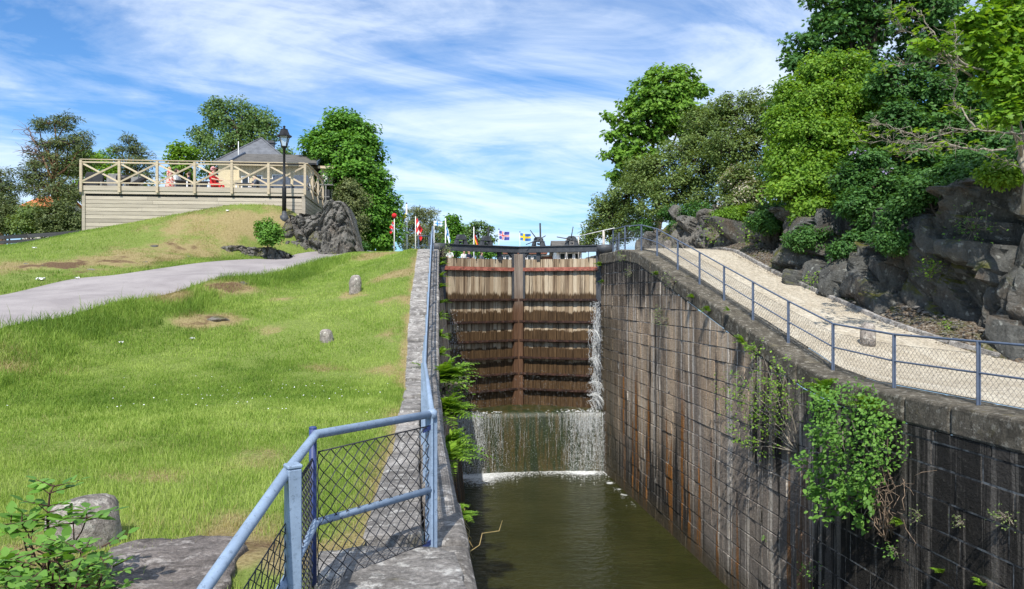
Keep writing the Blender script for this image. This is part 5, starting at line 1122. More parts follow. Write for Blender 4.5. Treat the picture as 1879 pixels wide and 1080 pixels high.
# ---------------------------------------------------------------- flags on poles
FL = {}
def fmat(n, c): FL[n] = simple('flag_' + n, c, .8, .05); return FL[n]
for n, c in dict(blue=(.05, .16, .42), yellow=(.85, .58, .02), red=(.62, .025, .03), white=(.8, .8, .8), navy=(.06, .07, .30), black=(.02, .02, .02), lblue=(.05, .28, .60)).items(): fmat(n, c)
def cross_cols(field, cross, inner=None):
    def f(i, j, nx, ny):
        u, v = (i + .5) / nx, (j + .5) / ny
        if inner and (abs(u - .37) < .05 or abs(v - .5) < .07): return inner
        if abs(u - .37) < (.11 if inner else .075) or abs(v - .5) < (.15 if inner else .11): return cross
        return field
    return f
def flag(name, label, px, ptop, pbase, d, w, h, colf, cols, droop, top_off=.05, side=1, r=.035, ball=None, dirv=None, seed=0):
    base, top = P(px, pbase, d), P(px, ptop, d); base.z = min(base.z, 1.7)
    T = thing('flagpole', label, 'flagpole', tuple(base), 'flagpoles at the upper lock')
    m = MB(); m.tube([base, base.lerp(top, .6), top], [r * 1.2, r, r * .7], 8); m.build('pole', M_WHITE, T)
    m = MB(); m.lathe(top, [(.02, -.02), (.05, .02), (.05, .06), (.01, .10)], 8) if ball is None else m.lathe(top + Vector((0, 0, -ball[1] - ball[0])), [(ball[0] * math.sin(a), -ball[0] * math.cos(a) + ball[0]) for a in np.linspace(.1, 3.04, 10)], 14)
    m.build('finial', FL['red'] if ball else M_STEEL, T)
    nx, ny = 22, 16; V = []; rr = random.Random(seed); z0 = top.z - top_off * 1.0 - (0 if ball is None else ball[1] + ball[0] * 1.3); dv = Vector(dirv or RT) * side; nv = Vector((-dv.y, dv.x, 0)); ph = rr.uniform(0, 6)
    for i in range(nx + 1):
        u = i / nx
        for j in range(ny + 1):
            v = j / ny                                          # v 0 top .. 1 bottom
            x = w * u * (1 - droop * .86) ; z = -h * v - droop * w * u * .82; y = .09 * w * math.sin(u * 7 + ph + v * 1.2) * (.3 + u); x += droop * .06 * math.sin(v * 9 + ph)
            V.append(top * 1 + dv * (x + r) + nv * y + Vector((0, 0, z0 - top.z + z + .04 * h * math.sin(u * 6 + ph))))
    S = []; I = []; MI = []
    for i in range(nx):
        for j in range(ny): I += [i * (ny + 1) + j, (i + 1) * (ny + 1) + j, (i + 1) * (ny + 1) + j + 1, i * (ny + 1) + j + 1]; S.append(4); MI.append(cols.index(colf(i, j, nx, ny)))
    npmesh('flag', [tuple(v) for v in V], S, I, [FL[c] for c in cols], None, T, None, True, MI)
flag('a', 'thin flagpole with a red ball top and a small limp red and blue flag', 724, 391, 462, 40, .50, .42, cross_cols('red', 'white', 'navy'), ['red', 'white', 'navy'], .75, .1, -1, .03, (.14, .13), seed=1)
flag('b', 'tallest white flagpole with a limp blue and yellow flag beside the big green tree', 746.5, 374, 464, 45, 1.25, .8, cross_cols('blue', 'yellow'), ['blue', 'yellow'], .85, .22, -1, .06, seed=2)
flag('c', 'flagpole with a limp red flag with a white cross', 763, 396, 464, 45, 1.05, .75, cross_cols('red', 'white'), ['red', 'white'], .80, .12, 1, .035, seed=3)
flag('d', 'flagpole behind the left railing with a pale blue and white flag', 797, 404, 464, 60, .7, .35, cross_cols('white', 'lblue'), ['white', 'lblue'], .12, .05, 1, .03, seed=4)
flag('e', 'flagpole with a limp white flag with a blue cross left of the gate beam', 818, 400, 475, 60, 1.5, .95, cross_cols('white', 'lblue'), ['white', 'lblue'], .92, .25, 1, .05, seed=5)
flag('f', 'flagpole with a limp red and golden flag behind the left gate beam', 870, 416, 475, 60, 1.4, .85, lambda i, j, nx, ny: 'black' if j < ny / 3 else ('red' if j < ny * .55 else 'yellow'), ['black', 'red', 'yellow'], .90, .25, 1, .05, seed=6)
flag('g', 'slim flagpole with a flying dark blue flag with red and white cross', 916, 421, 475, 60, .95, .68, cross_cols('navy', 'white', 'red'), ['navy', 'white', 'red'], .16, .08, 1, .025, seed=7)
flag('h', 'slim flagpole with a flying blue flag with yellow cross over the gate', 954.5, 426, 475, 65, 1.0, .62, cross_cols('blue', 'yellow'), ['blue', 'yellow'], .08, .08, 1, .025, seed=8)

# ---------------------------------------------------------------- things far behind the gate
def house(name, label, px0, px1, pye, pyr, d, dep, wallm, roofm, wins=(), zb=1.5, cat='house', flat=False):
    a, b = P(px0, pye, d), P(px1, pye, d); L = (b - a).length; e = (b - a).normalized(); n = Vector((-e.y, e.x, 0)); T = thing(name, label, cat, (a.x, a.y, zb)); up = Vector((0, 0, 1))
    def Q(u, v, z): q = Vector((a.x, a.y, 0)) + e * u + n * v; q.z = z; return q
    m = MB(); c = Q(L / 2, dep / 2, (zb + a.z) / 2); m.box(c, (L, dep, a.z - zb), Matrix.Rotation(math.atan2(e.y, e.x), 3, 'Z')); m.build('wall', wallm, T)
    zr2 = (540 - pyr) * d / F; m = MB()
    if flat: quad(m, [Q(-.3, -.4, a.z + .18), Q(L + .3, -.4, a.z + .18), Q(L + .3, dep + .3, a.z + .18), Q(-.3, dep + .3, a.z + .18)], .17)
    else:
        m.prism([(-.02, a.z + .002), (dep / 2, zr2 - .12), (dep + .02, a.z + .002)], Q(0, 0, 0), n, up, e, L, 0); m.build('gable', wallm, T); m = MB()
        quad(m, [Q(-.3, -.4, a.z - .1), Q(L + .3, -.4, a.z - .1), Q(L + .3, dep / 2, zr2), Q(-.3, dep / 2, zr2)], .1); quad(m, [Q(-.3, dep / 2 + .01, zr2), Q(L + .3, dep / 2 + .01, zr2), Q(L + .3, dep + .4, a.z - .1), Q(-.3, dep + .4, a.z - .1)], .1)
    m.build('roof', roofm, T)
    for u0_, u1_, z0_, z1_ in wins:
        m = MB(); m.box(Q(L * (u0_ + u1_) / 2, -.02, (z0_ + z1_) / 2), (L * (u1_ - u0_), .08, z1_ - z0_), Matrix.Rotation(math.atan2(e.y, e.x), 3, 'Z')); w_ = m.build('window', M_WHITE, T)
        m = MB(); m.box(Q(L * (u0_ + u1_) / 2, -.065, (z0_ + z1_) / 2), (L * (u1_ - u0_) - .14, .02, z1_ - z0_ - .14), Matrix.Rotation(math.atan2(e.y, e.x), 3, 'Z')); m.build('pane', M_GLASS, w_)
house('house', 'far house with orange tiled roof among the pines at the left', 42, 92, 377, 352, 82, 7, M_PALE, M_TILE, [(.15, .3, 8.2, 9.4), (.55, .7, 8.2, 9.4)], 3.5)
house('low_building', 'long low brick and glass building seen under the left gate beam', 916, 1000, 465.5, 463, 85, 8, M_PALE, M_BRICK, [(.02 + .12 * i, .11 + .12 * i, 3.2, 4.5) for i in range(8)], 1.5, 'building', True)
house('brick_building', 'red brick building under the right gate beam', 1000, 1050, 470.5, 468, 80, 8, M_BRICK, M_ROOFA, [(.1 + .3 * i, .28 + .3 * i, 3.0, 3.8) for i in range(3)], 1.5, 'building', True)
house('white_kiosk', 'white glazed kiosk with grey pitched roof right behind the gate', 1022, 1068, 459, 437, 55, 5, M_WHITE, M_ROOFA, [(.03, .3, 3.15, 3.32 + .0), (.1, .36, 2.55, 3.1), (.4, .66, 2.55, 3.1), (.7, .95, 2.55, 3.1)], 1.6, 'kiosk')
for k, (px, d, tm) in enumerate([(826, 52, M_SHIRT), (852, 54, M_SHIRT), (861, 54, M_NAVYC), (884, 56, M_GREYC)]):
    x, y = XY(px, d); T = thing('bench', ['bench under the leftmost far visitor', 'bench under the far visitor in white', 'bench under the far visitor in navy', 'bench under the rightmost far visitor'][k], 'bench', (x, y, 1.76), 'benches beyond the gate')
    m = MB(); m.box((x, y, 2.28), (.5, .45, .05)); m.build('seat', M_BROWNW, T)
    for s in (-.2, .2): m = MB(); m.box((x + s, y, 2.01), (.06, .4, .49)); m.build('leg', M_STEEL, T)
    person((x, y, 2.42), .3 * k, ['leftmost far visitor in a pale shirt seen just above the gate', 'far visitor in white sitting beside one in navy above the gate', 'far visitor in navy sitting beside one in white above the gate', 'rightmost far visitor in grey seen above the gate under the golden flag'][k], (M_SKIN, tm, M_GREYC), hair=M_BROWNH if k % 2 else M_BLOND)
# ---------------------------------------------------------------- vegetation
LEAF = np.array([(0, 0, 0), (.33, .42, .07), (0, 1, 0), (-.33, .42, .07)])
LEAF6 = np.array([(0, 0, 0), (.24, .22, .05), (.30, .5, .06), (.14, .82, .02), (0, 1, -.03), (-.14, .82, .02), (-.30, .5, .06), (-.24, .22, .05)])
NEEDLE = np.array([(0, 0, 0), (.10, .5, .0), (0, 1, 0), (-.10, .5, 0)])
MAPLE = np.array([(0, 0, 0), (.22, .05, .03), (.50, .16, .04), (.34, .36, .04), (.56, .62, .05), (.26, .60, .02), (.14, .74, .02), (0, 1.0, -.03), (-.14, .74, .02), (-.26, .60, .02), (-.56, .62, .05), (-.34, .36, .04), (-.50, .16, .04), (-.22, .05, .03)])
CLUST = np.array([(0, 0, 0), (.5, .1, .08), (.28, .32, .04), (.55, .55, .02), (.2, .62, .05), (0, 1, -.04), (-.22, .66, .04), (-.55, .48, .03), (-.25, .3, .05), (-.45, .08, .08)])
def leafmesh(name, pos, nrm, axis, size, tmpl, mat_, parent=None, rnd=None, mats=None, mi=None):
    n = len(pos); nrm = nrm / np.linalg.norm(nrm, axis=1, keepdims=True)
    ax = axis - nrm * (axis * nrm).sum(1, keepdims=True); ax /= np.linalg.norm(ax, axis=1, keepdims=True) + 1e-9; sd_ = np.cross(ax, nrm); k = len(tmpl)
    V = pos[:, None] + size[:, None, None] * (sd_[:, None] * tmpl[None, :, 0:1] + ax[:, None] * tmpl[None, :, 1:2] + nrm[:, None] * tmpl[None, :, 2:3])
    rnd = RNG.random(n) if rnd is None else rnd
    return npmesh(name, V.reshape(-1, 3), np.full(n, k), np.arange(n * k), mats or mat_, np.repeat(rnd, k), parent, None, False, mi)
def unit(n): v = RNG.normal(0, 1, (n, 3)); return v / np.linalg.norm(v, axis=1, keepdims=True)
def wander(a, b, n, amt, sag=0.0):
    a, b = np.array(a), np.array(b); t = np.linspace(0, 1, n + 1)[:, None]; p = a + (b - a) * t; L = np.linalg.norm(b - a); p[1:-1] += RNG.normal(0, amt * L, (n - 1, 3)); p[:, 2] += sag * L * np.sin(t[:, 0] * math.pi); return [tuple(q) for q in p]
def lobe(px, py, d, rx, ry, rz=None):
    c = P(px, py, d); k = d / F; return (c.x, c.y, c.z, rx * k, (rz if rz is not None else (rx + ry) / 2) * k, ry * k)
def tree(name, label, cat, base, lobes, gmat, leaf, nclump, per, cr, flat=.6, tmpl=LEAF, bark=None, tr=.2, group=None, up=.75, outw=.5, rn=.7, twigs=.5, limbr=.35, shell=(.35, 1.0), blossom=None, trunk_to=None, droop=0.0):
    T = thing(name, label, cat, tuple(base), group); lb = np.array(lobes); vol = (lb[:, 3] * lb[:, 4] + lb[:, 3] * lb[:, 5] + lb[:, 4] * lb[:, 5]); wt = vol / vol.sum()
    C = []; CL = []
    for l, w in zip(lb, wt):
        n = max(3, int(round(nclump * w))); u = unit(n); s = RNG.uniform(shell[0], shell[1], n) ** .6
        c = l[:3] + u * s[:, None] * l[3:6]; C.append(c); CL.append(np.repeat(l[None], n, 0))
    C = np.concatenate(C); CL = np.concatenate(CL); n = len(C); rcl = cr * RNG.uniform(.55, 1.3, n); ptone = RNG.random(n)
    cnt = np.maximum(3, (per * (rcl / cr) ** 2).astype(int)); id_ = np.repeat(np.arange(n), cnt); N = len(id_)
    off = unit(N) * (RNG.random(N) ** .45)[:, None] * rcl[id_][:, None]; off[:, 2] *= flat
    off[:, 2] -= droop * (off[:, 0] ** 2 + off[:, 1] ** 2) ** .5
    pos = C[id_] + off; ow = pos - CL[id_][:, :3]; ow /= np.linalg.norm(ow, axis=1, keepdims=True) + 1e-9
    nr = ow * outw + np.array([0, 0, up]) + RNG.normal(0, rn, (N, 3)) * .6; ax = off + RNG.normal(0, .5, (N, 3)) * cr + np.array([0, 0, -.25 * cr])
    rnd = np.clip(.25 * ptone[id_] + .75 * RNG.random(N), 0, 1)
    mi = None; mats = None
    if blossom: bl = (RNG.random(n) < blossom[1])[id_] & (RNG.random(N) < .75); mi = bl.astype(int); mats = [gmat, blossom[0]]
    bark = bark or BARK; m = MB(); b = Vector(base); cen = lb[:, :3].mean(0) if trunk_to is None else np.array(trunk_to)
    top = np.array([cen[0], cen[1], max(cen[2], b.z + .5)]); tp = wander(b - Vector((0, 0, .3)), top, 6, .025); rr = np.linspace(tr, tr * .35, 7); m.tube(tp, [tr * 1.25] + list(rr[1:]), 9)
    tpa = np.array(tp)
    for l in lb:
        k = int(np.argmin(np.linalg.norm(tpa - l[:3], axis=1) + np.maximum(0, tpa[:, 2] - l[2]) * 3)); k = max(1, k - 1) if k > 1 else k
        if np.linalg.norm(tpa[k] - l[:3]) > .2: m.tube(wander(tpa[k], l[:3], 4, .05), list(np.linspace(tr * limbr * 1.2, tr * limbr * .45, 5)), 6)
    for c, l in zip(C, CL):
        if RNG.random() < twigs: m.tube(wander(l[:3], c, 3, .06), list(np.linspace(tr * limbr * .4, tr * .05, 4)), 4)
    m.build('trunk', bark, T)
    leafmesh('crown', pos, nr, ax, leaf * RNG.uniform(.65, 1.3, N), tmpl, gmat, T, rnd, mats, mi); return T
def gb(px, py, d, z=None): v = P(px, py, d); v.z = z if z is not None else v.z; return v

# left side, behind the terrace
tree('pine_tree', 'tall pine with open layered top at the far left behind the board fence', 'tree', gb(115, 430, 48, 2.2),
     [lobe(*a) for a in [(100, 225, 48, 34, 13), (72, 232, 48, 16, 10), (128, 218, 48, 16, 9), (95, 260, 48, 34, 10), (130, 262, 48, 32, 14), (152, 252, 48, 15, 12), (162, 270, 48, 13, 14), (100, 290, 48, 50, 16), (80, 320, 47.5, 40, 22), (140, 300, 48, 30, 20), (95, 350, 47, 48, 22), (60, 300, 47, 14, 10), (135, 350, 47, 30, 26), (52, 322, 47, 14, 10)]], G['pine'], .25, 360, 48, .38, .55, NEEDLE, BARKP, .22, up=.5, shell=(.4, 1.15), twigs=.8, limbr=.3)
T = thing('dead_branch_tree', 'bare reddish dead branches sticking out left of the tall pine', 'tree', tuple(gb(112, 420, 47.4, 2.2))); m = MB()
m.tube([tuple(gb(112, 420, 47.4, 2.0)), tuple(P(100, 340, 47.4)), tuple(P(78, 284, 47.3))], [.12, .09, .06], 6); m.build('trunk', BARKP, T); m = MB()
for a, b in [((80, 286), (40, 272)), ((78, 284), (52, 238)), ((70, 262), (44, 240)), ((66, 278), (46, 262)), ((60, 276), (36, 280)), ((90, 310), (58, 268)), ((60, 252), (52, 232)), ((84, 296), (62, 258)), ((55, 273), (42, 283))]:
    q = wander(P(*a, 47.3), P(*b, 47.2), 5, .06); m.tube(q, list(np.linspace(.05, .012, 6)), 5)
    for _ in range(7): i = RNG.integers(1, 6); s = np.array(q[i]); m.tube(wander(s, s + np.array([RNG.normal(-.15, .3), RNG.normal(0, .2), RNG.normal(.15, .25)]), 2, .1), [.018, .012, .006], 4)
m.build('branches', m_bark('dead_pine_bark', (.22, .15, .125)), T)
tree('conifer_tree', 'dark dense conifer cut off by the left edge of the view', 'tree', gb(5, 430, 46, 2.2), [lobe(*a) for a in [(0, 320, 46, 22, 20), (12, 345, 46, 26, 18), (-10, 370, 45.5, 40, 24), (18, 385, 45, 26, 26), (-30, 340, 46, 30, 30)]], G['pine'], .24, 150, 60, .42, .6, NEEDLE, BARKP, .2, up=.5)
for k, (px, d, w, h, gm, lb_) in enumerate([(15, 44, 34, 22, 'pine', 'dark bushy undergrowth behind the board fence, leftmost'), (60, 43, 34, 26, 'olive', 'olive green bush behind the board fence below the orange roof'), (105, 42.5, 36, 30, 'pine', 'dark green bush behind the board fence under the tall pine'), (140, 42, 26, 42, 'pine', 'dark bush against the left end of the terrace wall')]):
    tree('bush', lb_, 'bush', gb(px, 432, d, 2.3), [lobe(px, 405 - h * .25, d, w, h), lobe(px - w * .4, 415, d - .5, w * .6, h * .7), lobe(px + w * .4, 412, d - .5, w * .6, h * .8)], G[gm], .13, 130, 60, .38, .7, LEAF, None, .07, 'bushes behind the board fence')
tree('broadleaf_tree', 'green broadleaf tree between the tall pine and the shorter pine', 'tree', gb(165, 420, 58, 2.5), [lobe(*a) for a in [(160, 285, 58, 28, 18), (188, 290, 58, 24, 18), (140, 300, 57, 24, 24), (150, 330, 57, 34, 34), (190, 330, 57, 30, 40)]], G['bright'], .22, 120, 60, .5, .6, LEAF, None, .18)
tree('pine_tree', 'shorter pine rising behind the middle of the terrace railing', 'tree', gb(240, 420, 60, 2.5), [lobe(*a) for a in [(235, 257, 60, 12, 10), (250, 268, 60, 22, 9), (225, 275, 60, 24, 10), (262, 282, 60, 24, 9), (212, 278, 60, 12, 9), (240, 300, 59, 44, 14), (270, 296, 60, 18, 10), (225, 320, 59, 40, 16), (260, 330, 59, 40, 20)]], G['pine'], .28, 180, 46, .44, .5, NEEDLE, BARKP, .2, up=.5)
tree('broadleaf_tree', 'small light green tree left of the big birch behind the terrace', 'tree', gb(330, 420, 56, 2.5), [lobe(*a) for a in [(328, 272, 56, 17, 13), (340, 285, 56, 22, 14), (320, 288, 56, 12, 10), (335, 315, 56, 26, 24)]], G['bright'], .24, 70, 50, .45, .6, LEAF, None, .13)
tree('birch_tree', 'large rounded grey green birch behind the cafe roof', 'tree', gb(430, 420, 58, 2.8), [lobe(*a) for a in [(410, 192, 58, 26, 16), (440, 198, 58, 30, 18), (390, 215, 58, 28, 22), (470, 212, 58, 32, 20), (430, 230, 58, 50, 30), (495, 228, 58, 20, 20), (375, 250, 58, 26, 24), (480, 250, 58, 34, 24), (365, 280, 58, 24, 18), (420, 270, 57, 50, 24), (515, 280, 58, 28, 14), (530, 288, 58, 16, 12), (400, 310, 58, 40, 20)]], G['birch'], .19, 330, 52, .55, .75, LEAF, None, .26, up=.4, droop=.15)
tree('lime_tree', 'big dense bright green lime tree with pointed top right of the terrace', 'tree', gb(665, 462, 44, 1.8), [lobe(*a) for a in [(628, 215, 44, 26, 18), (640, 235, 44, 40, 26), (605, 240, 44, 28, 22), (665, 250, 44, 28, 26), (580, 268, 44, 30, 24), (630, 280, 43.5, 56, 40), (675, 290, 44, 28, 34), (645, 330, 43, 62, 44), (690, 345, 43.5, 30, 36), (665, 385, 43, 54, 44), (712, 385, 44, 26, 32), (700, 425, 43.5, 38, 34), (665, 440, 43.5, 40, 24), (600, 310, 44.5, 40, 40)]], G['lime'], .20, 700, 70, .50, .6, LEAF6, None, .3, up=.7, outw=.6, rn=.6, shell=(.45, 1.08))
tree('yew_bush', 'brownish green bushy shrub between the shed and the lime tree above the rock', 'bush', gb(640, 455, 37.5, 2.0), [lobe(*a) for a in [(640, 345, 37.5, 22, 18), (650, 370, 37.3, 28, 26), (655, 400, 37.2, 24, 30), (632, 365, 37.5, 16, 24), (650, 440, 36.5, 16, 16)]], G['yew'], .12, 170, 60, .30, .7, LEAF, None, .09, up=.5)
tree('bush', 'round dark green bush on the dry bank left of the rock outcrop', 'bush', gb(492, 447, 30.9, 1.9), [lobe(*a) for a in [(490, 420, 30.6, 22, 18), (502, 428, 30.5, 17, 16), (480, 425, 30.6, 14, 16), (492, 438, 30.4, 20, 10)]], G['elder'], .10, 110, 46, .17, .8, LEAF6, None, .04)
tree('bush', 'small dark shrub at the foot of the rock outcrop by the road', 'bush', gb(662, 466, 33.6, 1.7), [lobe(662, 455, 33.6, 10, 10), lobe(668, 452, 33.8, 8, 9)], G['dark'], .09, 40, 40, .15, .8, LEAF6, None, .03)
tree('pine_tree', 'round topped brownish pine behind the red flag', 'tree', gb(780, 466, 80, 1.8), [lobe(*a) for a in [(765, 388, 80, 22, 10), (782, 392, 80, 22, 13), (755, 405, 80, 20, 14), (790, 410, 80, 18, 14), (772, 425, 79, 40, 20), (790, 445, 79, 26, 16), (755, 448, 79, 26, 16)]], G['yew'], .34, 210, 50, .6, .5, NEEDLE, BARKP, .25, up=.5)
tree('broadleaf_tree', 'pointed dark green tree between the two limp flags over the gate', 'tree', gb(830, 466, 85, 1.8), [lobe(*a) for a in [(830, 402, 85, 9, 8), (828, 418, 85, 18, 14), (845, 422, 85, 12, 10), (820, 440, 85, 24, 16), (840, 448, 84, 18, 14), (822, 460, 83, 26, 12)]], G['lime'], .34, 130, 50, .6, .6, LEAF, None, .2)
tree('broadleaf_tree', 'airy rounded tree behind the golden flag with sky showing through', 'tree', gb(878, 467, 75, 1.8), [lobe(*a) for a in [(876, 412, 75, 14, 7), (868, 424, 75, 15, 9), (890, 422, 75, 14, 10), (880, 440, 75, 26, 11), (900, 436, 75, 8, 8), (862, 446, 75, 12, 9)]], G['birch'], .26, 80, 34, .42, .6, LEAF, None, .16, twigs=.9)
tree('bush', 'low green hedge bush seen below the left gate beam', 'bush', gb(890, 470, 72, 1.8), [lobe(*a) for a in [(895, 463, 72, 22, 8), (860, 464, 73, 24, 8), (826, 465, 74, 22, 8)]], G['lime'], .26, 90, 46, .5, .7, LEAF, None, .08)

# right side above the cliff
tree('maple_tree', 'large spreading maple standing farthest back above the right bank', 'tree', gb(1205, 440, 46, 2.2), [lobe(*a) for a in [(1212, 133, 46, 26, 14), (1250, 140, 46, 34, 17), (1180, 158, 46, 30, 14), (1275, 168, 46, 28, 20), (1225, 170, 45.5, 50, 20), (1150, 185, 46, 22, 14), (1190, 200, 45.5, 46, 16), (1255, 205, 45.5, 46, 22), (1130, 215, 46, 22, 12), (1165, 235, 45.5, 26, 12), (1120, 250, 46, 20, 12), (1215, 240, 45.5, 40, 18), (1145, 282, 45.5, 34, 14), (1118, 290, 46, 18, 14), (1128, 322, 46, 18, 14), (1180, 285, 45.5, 34, 26), (1205, 200, 46, 70, 50), (1160, 250, 46, 44, 40), (1225, 165, 46, 56, 40), (1140, 310, 46, 26, 22), (1270, 230, 46, 40, 40)]], G['maple'], .23, 430, 34, .42, .62, CLUST, None, .26, up=.6, outw=.55, rn=.6, twigs=.9)
OL = dict(tmpl=LEAF, twigs=.8)
tree('olive_shrub', 'olive grey shrub lowest on the right bank, spreading left behind the gate gear', 'bush', gb(1120, 455, 41, 1.8), [lobe(*a) for a in [(1080, 428, 41, 14, 12), (1095, 412, 41, 22, 20), (1120, 395, 40.5, 34, 28), (1150, 360, 40, 34, 32), (1110, 372, 41, 20, 20), (1165, 335, 40, 26, 22), (1135, 425, 40, 36, 20), (1170, 405, 39, 40, 30), (1085, 445, 41, 18, 10)]], G['olive'], .13, 320, 62, .36, .75, **OL, tr=.12, group=None)
tree('olive_shrub', 'broad olive grey shrub in the middle of the right bank under the large maple', 'bush', gb(1240, 420, 36, 3.0), [lobe(*a) for a in [(1185, 338, 36.5, 34, 26), (1215, 305, 36.5, 40, 28), (1255, 275, 36.5, 42, 26), (1295, 255, 36.5, 38, 26), (1235, 345, 35.5, 50, 36), (1285, 315, 35.5, 50, 40), (1215, 380, 35, 40, 24), (1285, 365, 35, 42, 22), (1290, 222, 36.5, 36, 26), (1180, 310, 37, 30, 24), (1320, 285, 35, 36, 40)]], G['olive'], .125, 520, 64, .36, .75, **OL, tr=.14)
tree('olive_shrub', 'olive shrub with thin grey twigs at its top below the tall right hand trees', 'bush', gb(1370, 410, 34, 3.4), [lobe(*a) for a in [(1340, 192, 34, 32, 26), (1385, 190, 34, 30, 24), (1360, 225, 34, 54, 34), (1335, 270, 33.5, 48, 40), (1385, 270, 33.5, 44, 40), (1350, 320, 33, 44, 26), (1318, 215, 34.5, 30, 34), (1415, 215, 33, 30, 40), (1415, 300, 32, 34, 44), (1400, 360, 31, 34, 34)]], G['olive'], .12, 420, 56, .34, .75, **OL, tr=.12)
tree('flowering_shrub', 'shrub with pale pinkish blossom above the boulders', 'bush', gb(1365, 410, 30, 3.4), [lobe(*a) for a in [(1352, 330, 30.5, 26, 24), (1375, 355, 30, 28, 26), (1350, 372, 30, 26, 18), (1330, 345, 31, 18, 20), (1390, 385, 29.5, 20, 16)]], G['olive'], .10, 190, 60, .26, .8, tmpl=LEAF, tr=.07, blossom=(G['blossom'], .42))
tree('bush', 'dark green shrubs hanging over the boulders at the top of the path', 'bush', gb(1290, 400, 32.5, 3.4), [lobe(*a) for a in [(1275, 388, 33, 30, 16), (1310, 392, 32, 26, 14), (1235, 392, 34, 26, 14), (1335, 398, 31, 22, 12), (1420, 392, 28, 26, 22), (1180, 415, 35, 18, 14)]], G['dark'], .10, 200, 56, .28, .75, LEAF6, None, .06)
tree('broadleaf_tree', 'tallest dark green tree at the top right with sky gaps in its crown', 'tree', gb(1600, 380, 30, 4.6), [lobe(*a) for a in [(1560, 10, 30, 50, 30), (1640, -10, 30, 70, 40), (1500, 40, 30, 34, 24), (1540, 60, 30, 50, 28), (1610, 50, 30, 50, 34), (1480, 85, 30, 36, 22), (1450, 115, 30, 28, 18), (1520, 105, 30, 40, 30), (1720, 20, 30, 60, 50), (1690, 90, 30.5, 50, 40), (1600, -80, 30, 80, 50), (1510, 0, 30, 26, 18), (1740, 120, 31, 50, 50), (1580, 120, 30.5, 50, 40)]], G['dark'], .17, 470, 46, .46, .55, CLUST, None, .26, up=.6, twigs=.9)
tree('broadleaf_tree', 'bright green bushy tree leaning over the cliff left of the dark hazel', 'tree', gb(1510, 420, 25.5, 3.1), [lobe(*a) for a in [(1500, 130, 26, 44, 30), (1550, 125, 26, 44, 30), (1455, 170, 26, 36, 28), (1510, 185, 25.5, 60, 40), (1570, 190, 25.5, 44, 40), (1440, 225, 25.5, 34, 34), (1490, 250, 25, 56, 44), (1550, 260, 25, 50, 44), (1440, 290, 25, 34, 38), (1500, 320, 24.5, 56, 40), (1455, 350, 24.5, 44, 34), (1545, 350, 24, 46, 34), (1500, 390, 24, 50, 30), (1600, 330, 24, 34, 34)]], G['bright'], .115, 980, 60, .30, .8, LEAF6, None, .18, up=.55, outw=.5, rn=.75, shell=(.2, 1.12), twigs=.6)
tree('hazel_tree', 'dark green hazel thicket in the shade right of the bright tree', 'tree', gb(1680, 330, 23.5, 3.6), [lobe(*a) for a in [(1640, 150, 24, 44, 34), (1700, 170, 24, 50, 40), (1760, 190, 24, 44, 44), (1650, 220, 23.5, 50, 40), (1720, 245, 23.5, 56, 40), (1790, 250, 23.5, 44, 40), (1840, 240, 24, 44, 50), (1660, 290, 23, 54, 34), (1740, 305, 22.8, 56, 26), (1820, 290, 23, 50, 26), (1690, 325, 22.5, 40, 20), (1860, 170, 24.5, 50, 60), (1800, 120, 24.5, 50, 50)]], G['dark'], .125, 800, 62, .30, .55, LEAF6, None, .14, up=.7, shell=(.45, 1.0))
tree('lilac_shrub', 'lilac shrub with pale purple flower heads hanging over the cliff', 'bush', gb(1590, 420, 21.5, 2.6), [lobe(*a) for a in [(1590, 300, 22, 40, 28), (1560, 330, 22, 34, 30), (1610, 345, 21.5, 40, 34), (1575, 375, 21.3, 36, 30), (1630, 385, 21.2, 30, 26), (1600, 415, 21, 30, 20), (1660, 350, 21.5, 34, 26), (1690, 365, 20.5, 30, 18), (1580, 440, 20.8, 24, 16)]], G['dark'], .105, 420, 58, .24, .65, LEAF6, None, .08, blossom=(G['lilac'], .03))
tree('bush', 'low dark scrub on top of the cliff behind the young maple', 'bush', gb(1900, 300, 16.5, 3.0), [lobe(*a) for a in [(1900, 275, 16.6, 40, 26), (1950, 270, 16.2, 50, 30), (2010, 265, 15.8, 50, 34), (2080, 260, 15.2, 60, 40)]], G['dark'], .085, 230, 56, .2, .8, LEAF6, None, .04, up=.6)
tree('bush', 'dark green undergrowth along the top edge of the cliff at the right', 'bush', gb(1770, 345, 19.2, 2.4), [lobe(*a) for a in [(1720, 325, 19.6, 36, 20), (1765, 320, 19.2, 36, 22), (1810, 312, 19, 36, 22), (1850, 300, 18.6, 34, 22), (1890, 290, 18.4, 36, 24), (1790, 295, 20, 50, 24), (1860, 270, 20, 50, 26)]], G['dark'], .10, 330, 56, .24, .65, LEAF6, None, .05, up=.7)
tree('thicket_tree', 'deep shaded green thicket tree filling the gap behind the hazel', 'tree', gb(1720, 350, 28, 4.5), [lobe(*a) for a in [(1480, 200, 30, 70, 60), (1580, 180, 29, 80, 70), (1500, 300, 29, 80, 60), (1620, 270, 28, 80, 70), (1720, 230, 28, 80, 70), (1820, 210, 28, 80, 80), (1760, 290, 27, 90, 40), (1450, 330, 30, 60, 50), (1880, 280, 27, 60, 50)]], G['dark'], .20, 420, 60, .55, .7, LEAF6, None, .2, up=.6, shell=(.1, 1.0))
